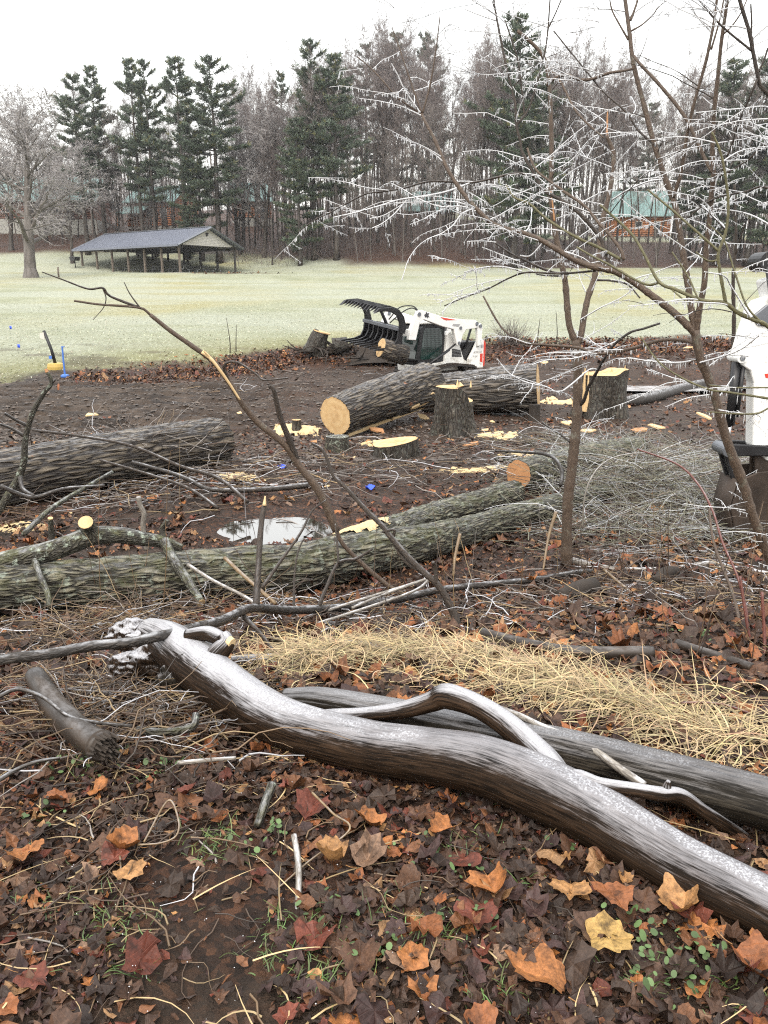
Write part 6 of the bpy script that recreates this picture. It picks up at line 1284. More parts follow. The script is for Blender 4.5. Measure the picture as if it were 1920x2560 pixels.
    # parallel pale sticks in front of the mossy trunk
    for k, pts in enumerate(([(760, 1545, 4.6), (900, 1500, 4.8), (1010, 1466, 5.0), (1090, 1440, 5.1)], [(790, 1560, 4.5), (930, 1515, 4.7), (1040, 1475, 4.9), (1080, 1440, 5.0)], [(880, 1520, 4.7), (960, 1486, 4.9), (1075, 1445, 5.0)])):
        S('pale_pole', ('wet pale pole lying lowest in the bundle before the mossy trunk', 'middle wet pole of the bundle before the mossy trunk', 'shortest wet pole of the bundle before the mossy trunk')[k], pts, 9, 8, 'bark_pale', None, 6, None, 'bundle of wet poles')
make_logs(); make_stumps(); make_chips(); make_sticks()
# ------------------------------------------------------------------ icy saplings
def ice_on(mb, Q, R, rs, thick=1.5, drip=60, dl=(.008, .035), sheath=True):
    """a clear sheath on top of a twig and the drops frozen under it"""
    n = len(Q); L = np.linalg.norm(np.diff(Q, axis=0), axis=1).sum()
    if sheath:
        A = np.column_stack([Q[:-1] + [0, 0, .15] * R[:-1, None], Q[1:] + [0, 0, .15] * R[1:, None], R[:-1] * thick, R[1:] * thick]); segs(mb, A, 5)
    m = int(L * drip); 
    if m < 1: return
    u = np.sort(rs.rand(m)) * (n - 1); i = np.minimum(u.astype(int), n - 2); f = (u - i)[:, None]; P = Q[i] * (1 - f) + Q[i + 1] * f; r = R[i]
    hl = rs.uniform(*dl, m) * (.6 + rs.rand(m)); w_ = rs.uniform(.0014, .0026, m)
    P0 = P - np.column_stack([0 * r, 0 * r, r * .6]); P1 = P0 - np.column_stack([rs.normal(0, .001, m), 0 * r, hl * .55]); P2 = P0 - np.column_stack([0 * r, 0 * r, hl])
    segs(mb, np.column_stack([P0, P1, w_, w_ * .8]), 4); segs(mb, np.column_stack([P1, P2, w_ * 1.1, w_ * .15]), 4)

def sapling(name, label, base, limbs, mat, seed, twigs=14, icy=.7, tw_len=(.25, .7), drip=55):
    """limbs: list of (part name, [(px,py,Y)...], w0, w1, material or None, ice density)"""
    rs = RS(seed); root = empty(name, base, 0, label, 'sapling'); off = np.array(base)
    limbs = [(q[0], q[1], q[2] * (.84 if q[0] == 'trunk' else .76), q[3] * .8, q[4], q[5]) for q in limbs]
    ice = MB(); tw = MB(); TA = []; 
    for nm, pts, w0, w1, m_, ic in limbs:
        P = path3(pts); n = max(10, 7 * len(pts)); Q = smooth_path(P, n); Q = Q + np.cumsum(rs.normal(0, .0012, Q.shape), 0) * np.linspace(0, 1, n)[:, None] * 0
        t = np.linspace(0, 1, n); R = .5 * (w0 * (1 - t) + w1 * t) * Q[:, 1] / CP / F; node = 1 + .16 * (rs.rand(n) < .18); mb = MB()
        tube(mb, Q - off, R * node, 9 if w0 > 10 else 6, lambda x, y, s, th: .16 * (fbm(np.stack([x * 60, y * 60, s * 18], -1), seed, 2) - .5)); mb.build(nm, M[m_ or mat], root)
        if ic > 0: ice_on(ice, Q - off, R, rs, 1.2, drip * ic, (.008, .03), w0 < 4.3)
        # side twigs
        L = np.linalg.norm(np.diff(Q, axis=0), axis=1).sum(); k = rs.poisson(twigs * L * (.5 if nm == 'trunk' else 1.0))
        for _ in range(k):
            i = rs.randint(int(n * .2), n - 1); p = Q[i]; T_ = Q[min(i + 1, n - 1)] - Q[i - 1]; T_ /= np.linalg.norm(T_); a = rs.uniform(0, 6.28)
            d = T_ * rs.uniform(.1, .7) + np.array([math.cos(a), .7 * math.sin(a), rs.uniform(-.1, .35)]); d /= np.linalg.norm(d)
            l2 = rs.uniform(*tw_len) * (.5 + rs.rand() * .6); m = 7; pp = [p]; dd = d.copy()
            for j in range(m - 1):
                dd = dd + rs.normal(0, .1, 3) + [0, 0, -.05]; dd /= np.linalg.norm(dd); pp.append(pp[-1] + dd * l2 / (m - 1))
            q2 = smooth_path(np.array(pp), 9); r2 = np.linspace(min(R[i] * .5, .003), .0012, 9)
            segs(tw, np.column_stack([q2[:-1] - off, q2[1:] - off, r2[:-1], r2[1:]]), 5)
            if rs.rand() < icy: ice_on(ice, q2 - off, r2, rs, 1.3, drip * .8, (.006, .02), True)
            for _ in range(rs.randint(0, 4)):
                j = rs.randint(2, 8); b = q2[j]; a2 = rs.uniform(0, 6.28); d3 = dd * .6 + np.array([math.cos(a2), math.sin(a2), rs.uniform(-.1, .3)]); d3 /= np.linalg.norm(d3); e = b + d3 * l2 * rs.uniform(.15, .4); q3 = smooth_path(np.array([b, (b + e) / 2 + rs.normal(0, .008, 3), e]), 5); r3 = np.linspace(.0017, .001, 5)
                segs(tw, np.column_stack([q3[:-1] - off, q3[1:] - off, r3[:-1], r3[1:]]), 4)
                if rs.rand() < icy: ice_on(ice, q3 - off, r3, rs, 1.3, drip * .8, (.005, .016), True)
    if tw.n: tag(tw.build('twigs', M['bark_twig'], root), None, None, None, 'stuff')
    if ice.n: tag(ice.build('ice', M['ice'], root), None, None, None, 'stuff')
    return root

def make_saplings():
    b = hit(2030, 1660); 
    A = [('trunk', [(2030, 1660, 4.2), (1960, 1490, 4.2), (1920, 1385, 4.2), (1882, 1289, 4.2), (1857, 1206, 4.2), (1816, 1095, 4.2), (1791, 1000, 4.2), (1772, 947, 4.2), (1750, 890, 4.2), (1738, 825, 4.2)], 30, 26, None, 0),
         ('limb', [(1740, 840, 4.2), (1728, 823, 4.2), (1692, 788, 4.22), (1662, 763, 4.24), (1632, 740, 4.25), (1578, 701, 4.28), (1538, 679, 4.3), (1473, 664, 4.33), (1425, 643, 4.36), (1360, 604, 4.4), (1314, 585, 4.43), (1240, 563, 4.47), (1196, 527, 4.5), (1160, 486, 4.53), (1120, 425, 4.56), (1090, 356, 4.6), (1067, 312, 4.62), (1054, 285, 4.65)], 23, 8, None, .3),
         ('shoot', [(1052, 284, 4.65), (997, 246, 4.66), (957, 202, 4.68), (928, 171, 4.7), (893, 142, 4.72)], 5.5, 3, None, 0), ('shoot', [(1050, 282, 4.65), (1012, 226, 4.62), (994, 188, 4.6), (978, 159, 4.58)], 5, 3, None, .5), ('shoot', [(1054, 282, 4.65), (1029, 211, 4.66), (1000, 124, 4.68), (980, 69, 4.7)], 5.5, 2.5, None, 0), ('shoot', [(1056, 284, 4.65), (1075, 214, 4.64), (1090, 124, 4.62), (1100, 40, 4.6)], 6, 2.5, None, 0),
         ('limb', [(1738, 832, 4.2), (1728, 770, 4.22), (1718, 701, 4.24), (1710, 648, 4.26), (1700, 582, 4.28), (1690, 524, 4.3), (1680, 489, 4.31), (1662, 443, 4.33), (1642, 380, 4.35), (1629, 337, 4.36), (1611, 266, 4.38), (1594, 203, 4.4), (1581, 142, 4.41), (1573, 76, 4.42), (1563, 0, 4.44), (1550, -90, 4.45)], 21, 9, None, .1),
         ('limb', [(1741, 830, 4.2), (1749, 770, 4.18), (1761, 709, 4.16), (1765, 633, 4.15), (1773, 557, 4.13), (1778, 494, 4.12), (1784, 436, 4.1), (1781, 385, 4.1), (1786, 278, 4.08), (1795, 190, 4.05), (1804, 101, 4.03), (1819, 0, 4.0), (1832, -90, 4.0)], 19, 8, None, .1),
         ('limb', [(1683, 492, 4.3), (1700, 443, 4.27), (1710, 390, 4.25), (1718, 337, 4.23), (1733, 268, 4.2), (1751, 203, 4.18), (1766, 149, 4.16), (1776, 101, 4.15), (1786, 51, 4.14), (1792, 0, 4.13), (1800, -60, 4.1)], 12, 7, None, .1), ('shoot', [(1778, 124, 4.15), (1799, 51, 4.14), (1809, 0, 4.14), (1815, -40, 4.14)], 6, 4, None, 0),
         ('limb', [(1782, 432, 4.1), (1761, 395, 4.14), (1735, 337, 4.18), (1705, 281, 4.22), (1647, 210, 4.28), (1600, 160, 4.33), (1585, 140, 4.36)], 12, 8, None, .1),
         ('shoot', [(1576, 52, 4.42), (1586, 25, 4.42), (1594, 0, 4.42), (1602, -40, 4.42)], 7, 4, None, 0), ('shoot', [(1577, 78, 4.42), (1606, 61, 4.4), (1634, 35, 4.38), (1644, 20, 4.37), (1667, 0, 4.36)], 5, 2.5, None, 0), ('shoot', [(1571, 100, 4.42), (1548, 60, 4.42), (1530, 25, 4.43), (1523, -10, 4.43)], 6, 3, None, 0), ('shoot', [(1808, 86, 4.02), (1829, 66, 4.0), (1852, 33, 3.98), (1867, 0, 3.97)], 5, 3, None, 0),
         ('limb', [(1585, 171, 4.4), (1560, 177, 4.45), (1522, 183, 4.5), (1478, 198, 4.55), (1444, 198, 4.6), (1411, 187, 4.65), (1377, 203, 4.7), (1368, 215, 4.72)], 7, 9, None, 1.0),
         ('limb', [(1741, 860, 4.2), (1710, 851, 4.25), (1652, 851, 4.35), (1576, 872, 4.5), (1498, 885, 4.6), (1449, 870, 4.7), (1377, 863, 4.8), (1305, 856, 4.9), (1264, 829, 4.95), (1240, 798, 5.0), (1208, 740, 5.05)], 11, 5, None, .6),
         ('limb', [(1740, 900, 4.2), (1690, 907, 4.3), (1614, 902, 4.4), (1576, 896, 4.45), (1548, 899, 4.5)], 5, 4, None, 1.2), ('limb', [(1750, 907, 4.18), (1804, 892, 4.1), (1854, 872, 4.05), (1897, 839, 4.0)], 5, 4, None, .6),
         ('limb', [(1555, 690, 4.3), (1522, 655, 4.34), (1505, 602, 4.4), (1481, 568, 4.45), (1444, 529, 4.5), (1401, 500, 4.55), (1360, 476, 4.6), (1343, 450, 4.63), (1329, 423, 4.66), (1305, 380, 4.7), (1300, 350, 4.72), (1291, 313, 4.74), (1288, 260, 4.77), (1278, 217, 4.8), (1266, 169, 4.82), (1254, 108, 4.85), (1240, 36, 4.9), (1232, -20, 4.92)], 13, 5, 'bark_twig', .3),
         ('limb', [(1291, 313, 4.74), (1314, 285, 4.76), (1329, 253, 4.78), (1343, 205, 4.8), (1360, 140, 4.82), (1365, 116, 4.83), (1370, 72, 4.85), (1375, 0, 4.87)], 7, 4, 'bark_twig', .2), ('limb', [(1312, 290, 4.76), (1309, 265, 4.77), (1302, 200, 4.8), (1294, 149, 4.82), (1278, 96, 4.85), (1262, 50, 4.87)], 6, 4, 'bark_twig', .2), ('shoot', [(1370, 72, 4.85), (1388, 35, 4.85), (1403, 0, 4.86)], 4, 3, 'bark_twig', 0),
         ('shoot', [(1240, 38, 4.9), (1205, 15, 4.92), (1180, 0, 4.93)], 4, 2.5, 'bark_twig', .3), ('shoot', [(1242, 52, 4.9), (1200, 38, 4.92), (1160, 22, 4.93)], 3.5, 2, 'bark_twig', .4), ('shoot', [(1242, 40, 4.9), (1234, 15, 4.9), (1228, -5, 4.9)], 4, 2, 'bark_twig', 0),
         ('limb', [(1551, 648, 4.3), (1497, 619, 4.36), (1449, 597, 4.42), (1401, 570, 4.48), (1365, 546, 4.52), (1324, 510, 4.58), (1285, 493, 4.62), (1266, 464, 4.66)], 10, 5, 'bark_olive', .4),
         ('limb', [(1560, 650, 4.28), (1551, 623, 4.3), (1522, 585, 4.36), (1497, 558, 4.4), (1461, 515, 4.46), (1413, 481, 4.52), (1377, 455, 4.57), (1343, 428, 4.62), (1330, 405, 4.65), (1318, 370, 4.68)], 11, 6, None, .4),
         ('limb', [(1640, 365, 4.34), (1594, 324, 4.4), (1566, 281, 4.45), (1510, 231, 4.52), (1478, 193, 4.56), (1425, 128, 4.62), (1384, 77, 4.68)], 6, 3, 'bark_twig', .2),
         ('limb', [(1489, 677, 4.33), (1401, 684, 4.42), (1317, 681, 4.5), (1271, 696, 4.56), (1220, 722, 4.62), (1160, 744, 4.68), (1110, 765, 4.72)], 7, 3, 'bark_twig', .8),
         ('limb', [(1420, 683, 4.4), (1380, 680, 4.45), (1320, 655, 4.5), (1268, 628, 4.55), (1225, 595, 4.6), (1195, 560, 4.63)], 8, 4, 'bark_twig', .6), ('limb', [(1300, 640, 4.5), (1325, 640, 4.5), (1350, 615, 4.5), (1362, 598, 4.5)], 5, 3, None, .4), ('limb', [(1305, 678, 4.5), (1256, 667, 4.53), (1208, 669, 4.56), (1160, 681, 4.6)], 4, 3, 'bark_twig', 1.2),
         ('limb', [(1343, 442, 4.64), (1305, 434, 4.66), (1276, 435, 4.68), (1232, 446, 4.7), (1174, 457, 4.74), (1110, 454, 4.78), (1065, 455, 4.8), (1011, 470, 4.84), (957, 479, 4.87), (915, 485, 4.9), (870, 507, 4.93), (827, 531, 4.95), (788, 549, 4.98), (746, 580, 5.0)], 7, 3, 'bark_twig', 1.5),
         ('limb', [(1174, 458, 4.74), (1117, 479, 4.73), (1056, 491, 4.72), (996, 500, 4.7), (945, 516, 4.68), (891, 531, 4.66), (833, 544, 4.64)], 5, 3, 'bark_twig', 1.6), ('shoot', [(1029, 497, 4.72), (963, 537, 4.74), (924, 547, 4.75)], 4, 2.5, 'bark_twig', 1.6), ('shoot', [(1017, 500, 4.71), (987, 534, 4.7), (957, 558, 4.68), (930, 571, 4.67)], 4, 2.5, 'bark_twig', 1.6),
         ('limb', [(1189, 528, 4.5), (1153, 516, 4.52), (1102, 517, 4.55), (1053, 500, 4.58), (1002, 470, 4.6)], 4, 2.5, 'bark_twig', 1.2), ('shoot', [(1190, 520, 4.5), (1156, 534, 4.5), (1135, 561, 4.5), (1108, 582, 4.5), (1068, 598, 4.5)], 5, 3, 'bark_twig', 1.4), ('shoot', [(1240, 606, 4.47), (1205, 603, 4.48), (1168, 604, 4.5)], 4, 2.5, 'bark_twig', 1.4), ('shoot', [(1300, 655, 4.5), (1260, 640, 4.52), (1205, 618, 4.54)], 4, 2.5, 'bark_twig', 1.4)]
    sapling('forked_sapling', 'leaning brown sapling with ice covered limbs fanning over the whole upper picture', b, A, 'bark_sapling', 5, 7, .85, (.2, .55))
    b = hit(1416, 1424)
    D = [('trunk', [(1414, 1440, 6.3), (1416, 1420, 6.3), (1419, 1264, 6.3), (1430, 1170, 6.3), (1441, 1060, 6.3), (1444, 1005, 6.3), (1444, 909, 6.3), (1440, 850, 6.3)], 33, 25, None, 0),
         ('limb', [(1441, 862, 6.3), (1425, 820, 6.3), (1419, 776, 6.3), (1413, 705, 6.3), (1401, 645, 6.3), (1389, 585, 6.3), (1384, 549, 6.3), (1377, 488, 6.3), (1379, 374, 6.3), (1375, 241, 6.3), (1367, 169, 6.3), (1353, 133, 6.3), (1317, 96, 6.3), (1293, 77, 6.3)], 20, 9, None, .1),
         ('limb', [(1446, 858, 6.3), (1452, 841, 6.3), (1461, 788, 6.32), (1471, 740, 6.33), (1483, 705, 6.35), (1493, 657, 6.37), (1505, 560, 6.4), (1526, 470, 6.42), (1534, 390, 6.44), (1517, 338, 6.45)], 20, 11, None, .1),
         ('torn_scar', [(1386, 552, 6.26), (1380, 500, 6.26), (1377, 478, 6.27)], 5, 3, 'cut_wood_orange', 0), ('torn_scar', [(1517, 340, 6.45), (1518, 305, 6.45), (1519, 274, 6.45)], 7, 3, 'cut_wood_orange', 0),
         ('limb', [(1448, 1015, 6.3), (1459, 1003, 6.25), (1471, 969, 6.2), (1493, 928, 6.1), (1515, 890, 6.0), (1538, 859, 5.95), (1576, 831, 5.9), (1611, 821, 5.85), (1650, 808, 5.8)], 12, 7, 'bark_frosted', .3),
         ('limb', [(1496, 925, 6.1), (1473, 925, 6.05), (1425, 964, 6.0), (1396, 981, 6.0), (1365, 967, 6.0), (1314, 955, 6.0), (1273, 933, 6.0), (1242, 897, 6.0)], 5, 3, 'bark_twig', .7), ('limb', [(1425, 1105, 6.3), (1400, 1085, 6.35), (1375, 1070, 6.4), (1355, 1055, 6.45)], 8, 5, 'bark_frosted', .2),
         ('limb', [(1372, 176, 6.3), (1394, 193, 6.25), (1420, 241, 6.2), (1432, 265, 6.15), (1449, 289, 6.1), (1480, 320, 6.05), (1510, 345, 6.0)], 7, 5, None, .3), ('limb', [(1560, 844, 6.0), (1500, 872, 6.0), (1440, 895, 6.0), (1370, 900, 6.0), (1330, 912, 6.0)], 4, 3, 'bark_twig', .5),
         ('limb', [(1400, 690, 6.3), (1360, 688, 6.2), (1340, 685, 6.1)], 6, 4, 'bark_twig', .8), ('limb', [(1490, 700, 6.35), (1530, 702, 6.3), (1570, 712, 6.2), (1600, 745, 6.1)], 7, 4, 'bark_twig', .8), ('limb', [(1450, 800, 6.3), (1500, 770, 6.2), (1560, 740, 6.1), (1620, 690, 6.0)], 4, 2, 'bark_twig', 1.0), ('limb', [(1400, 640, 6.3), (1440, 600, 6.2), (1500, 560, 6.1), (1560, 540, 6.0)], 4, 2, 'bark_twig', 1.2),
         ('limb', [(1530, 500, 6.42), (1580, 470, 6.3), (1640, 450, 6.2), (1700, 455, 6.1)], 5, 3, 'bark_twig', 1.4), ('limb', [(1532, 420, 6.43), (1480, 400, 6.4), (1420, 380, 6.35), (1350, 390, 6.3)], 4, 2, 'bark_twig', 1.4), ('limb', [(1378, 430, 6.3), (1430, 400, 6.2), (1490, 340, 6.1), (1600, 330, 6.0)], 4, 2, 'bark_twig', 1.4)]
    sapling('standing_sapling', 'upright grey sapling standing among the leaves, forking above the stumps', b, D, 'bark_sapling', 9, 7, .85, (.25, .7))
    b = hit(2080, 1760)
    C = [('trunk', [(2080, 1760, 3.5), (2050, 1400, 3.5), (2010, 1050, 3.5), (1965, 860, 3.5)], 26, 20, None, 0), ('limb', [(1970, 870, 3.5), (1920, 816, 3.5), (1880, 798, 3.5), (1842, 780, 3.5), (1811, 757, 3.5), (1753, 750, 3.55), (1690, 724, 3.6), (1647, 704, 3.65), (1609, 633, 3.7), (1576, 582, 3.75), (1500, 512, 3.8)], 14, 6, None, .2),
         ('limb', [(1814, 757, 3.5), (1796, 653, 3.5), (1799, 623, 3.5), (1814, 582, 3.5), (1821, 519, 3.5), (1814, 443, 3.5), (1801, 380, 3.5), (1780, 330, 3.5)], 11, 6, None, .2), ('limb', [(1797, 628, 3.5), (1728, 567, 3.55), (1677, 522, 3.6), (1619, 474, 3.65)], 8, 5, None, .3), ('limb', [(1799, 650, 3.5), (1770, 652, 3.5), (1740, 630, 3.5)], 6, 4, None, .4),
         ('limb', [(1760, 752, 3.55), (1745, 745, 3.55), (1720, 690, 3.6), (1680, 630, 3.65)], 6, 4, None, .2), ('limb', [(1750, 750, 3.55), (1720, 755, 3.55), (1680, 725, 3.6)], 6, 4, None, .5), ('limb', [(1650, 706, 3.65), (1620, 712, 3.7), (1580, 695, 3.75), (1520, 660, 3.8), (1480, 640, 3.85), (1442, 618, 3.9)], 8, 5, None, .5),
         ('limb', [(1960, 1005, 3.5), (1920, 996, 3.5), (1816, 980, 3.5), (1778, 975, 3.55), (1715, 950, 3.6), (1649, 907, 3.65), (1600, 840, 3.7)], 8, 4, None, .6), ('limb', [(1970, 972, 3.5), (1920, 969, 3.5), (1829, 969, 3.55), (1773, 963, 3.6)], 6, 4, None, .6), ('limb', [(1960, 1000, 3.5), (1920, 1021, 3.5), (1890, 1034, 3.5), (1829, 1034, 3.55), (1766, 1029, 3.6)], 7, 4, None, .6),
         ('limb', [(1920, 820, 3.5), (1870, 770, 3.5), (1840, 690, 3.55), (1810, 600, 3.6), (1770, 560, 3.65)], 7, 4, None, .3), ('limb', [(1880, 800, 3.5), (1830, 720, 3.45), (1810, 690, 3.4), (1760, 680, 3.4)], 5, 3, None, .8)]
    sapling('olive_sapling', 'olive green barked sapling reaching in from the picture edge over the excavator', b, C, 'bark_olive', 13, 4.5, .55, (.2, .5))
    b = hit(2090, 1850)
    B = [('trunk', [(2090, 1850, 3.9), (2060, 1400, 3.9), (2030, 900, 3.9), (1990, 500, 3.9), (1955, 300, 3.9), (1920, 235, 3.9), (1902, 220, 3.9), (1895, 190, 3.9), (1882, 127, 3.9), (1875, 86, 3.9), (1849, 0, 3.9), (1830, -70, 3.9)], 18, 9, None, .1), ('limb', [(1878, 126, 3.9), (1819, 78, 3.9), (1783, 43, 3.9), (1748, 0, 3.9), (1730, -30, 3.9)], 7, 4, None, .1), ('shoot', [(1878, 92, 3.9), (1879, 50, 3.9), (1877, 10, 3.9)], 6, 4, None, 0),
         ('limb', [(1896, 192, 3.9), (1880, 230, 3.9), (1850, 300, 3.95), (1830, 360, 4.0), (1800, 440, 4.05)], 7, 4, 'bark_twig', .3), ('limb', [(1897, 180, 3.9), (1910, 150, 3.9), (1920, 120, 3.9)], 6, 5, None, 0), ('limb', [(1990, 480, 3.9), (1920, 365, 3.95), (1870, 400, 4.0), (1800, 440, 4.05), (1740, 450, 4.1)], 8, 4, 'bark_twig', 1.2), ('limb', [(2000, 540, 3.9), (1920, 470, 4.0), (1860, 480, 4.05), (1780, 500, 4.1), (1700, 560, 4.15)], 7, 4, 'bark_twig', 1.4), ('limb', [(1970, 300, 3.9), (1920, 268, 3.95), (1850, 272, 4.0), (1740, 282, 4.1)], 5, 3, 'bark_twig', 1.5), ('limb', [(1980, 420, 3.9), (1920, 345, 4.0), (1850, 350, 4.1), (1720, 372, 4.2), (1640, 400, 4.3)], 5, 3, 'bark_twig', 1.5), ('limb', [(2000, 620, 3.9), (1920, 560, 4.0), (1850, 530, 4.1), (1740, 520, 4.2)], 5, 3, 'bark_twig', 1.5)]
    sapling('edge_sapling', 'dark sapling stem curving in at the top corner of the picture', b, B, 'bark_twig', 17, 9, .9, (.25, .6))
    # slim stems further back
    b = hit(1738 + 140, 1020); 
    sapling('slim_sapling', 'straight thin dark sapling behind the excavator arm', b, [('trunk', [(1828, 1010, 10.5), (1832, 900, 10.5), (1835, 800, 10.5), (1833, 700, 10.5), (1840, 600, 10.5), (1838, 520, 10.5), (1836, 460, 10.5)], 13, 7, None, 0), ('limb', [(1838, 640, 10.5), (1850, 600, 10.4), (1862, 560, 10.3)], 7, 4, None, 0)], 'bark_twig', 19, 3, .3, (.3, .8))
    for k, (px, py, Y, top, lab) in enumerate(((1343, 860, 27.5, 797, 'thin bare sucker growing on the leafy bank behind the thickest log'), (1390, 862, 28, 785, 'straight bare sucker on the leafy bank beside the first one'), (590, 880, 26, 815, 'thin bare shoot at the lawn edge behind the leaning branch'), (575, 885, 26.5, 800, 'taller bare shoot at the lawn edge'))):
        h = hit(px, py); P = np.array([(0, 0, -.05), (.02, 0, .4), (.06 * (-1) ** k, 0, (py - top) * pxm(h[1], py))]); mb = MB(); tube(mb, smooth_path(P, 10), np.linspace(.022, .008, 10), 6); tag(mb.build('bare_shoot', M['bark_twig'], None, True, h), lab, 'shoot', 'bare shoots at the lawn edge')
    # leafless bush behind the loader
    rs = RS(4); h = hit(1275, 862); root = empty('bare_bush', h, 0, 'low leafless grey bush on the bank behind the loader', 'bush'); mb = MB(); n = 260; x = rs.normal(0, .45, n); y = rs.normal(0, .3, n); P = curly(rs, x * .4, y * .4, np.zeros(n), n, .5, 1.1, 7, 1.4, .2, .1); tubes(mb, P, rs.uniform(.006, .012, n), np.array([(.12, .1, .09)]) * rs.uniform(.6, 1.4, (n, 1)), 3); tag(mb.build('stems', M['twig_litter'], root), None, None, None, 'stuff')
make_saplings()
# ------------------------------------------------------------------ track loader with grapple
def text_part(txt, size, loc, rot, mat, parent, name='lettering'):
    c = bpy.data.curves.new(name, 'FONT'); c.body = txt; c.size = size; c.extrude = .0015; c.align_x = 'CENTER'; c.align_y = 'CENTER'
    t = bpy.data.objects.new(name, c); COL.objects.link(t); bpy.context.view_layer.update()
    me = bpy.data.meshes.new_from_object(t.evaluated_get(bpy.context.evaluated_depsgraph_get())); me.name = name; bpy.data.objects.remove(t); me.materials.append(M[mat])
    o = bpy.data.objects.new(name, me); COL.objects.link(o); o.parent = parent; o.location = loc; o.rotation_euler = rot; return o

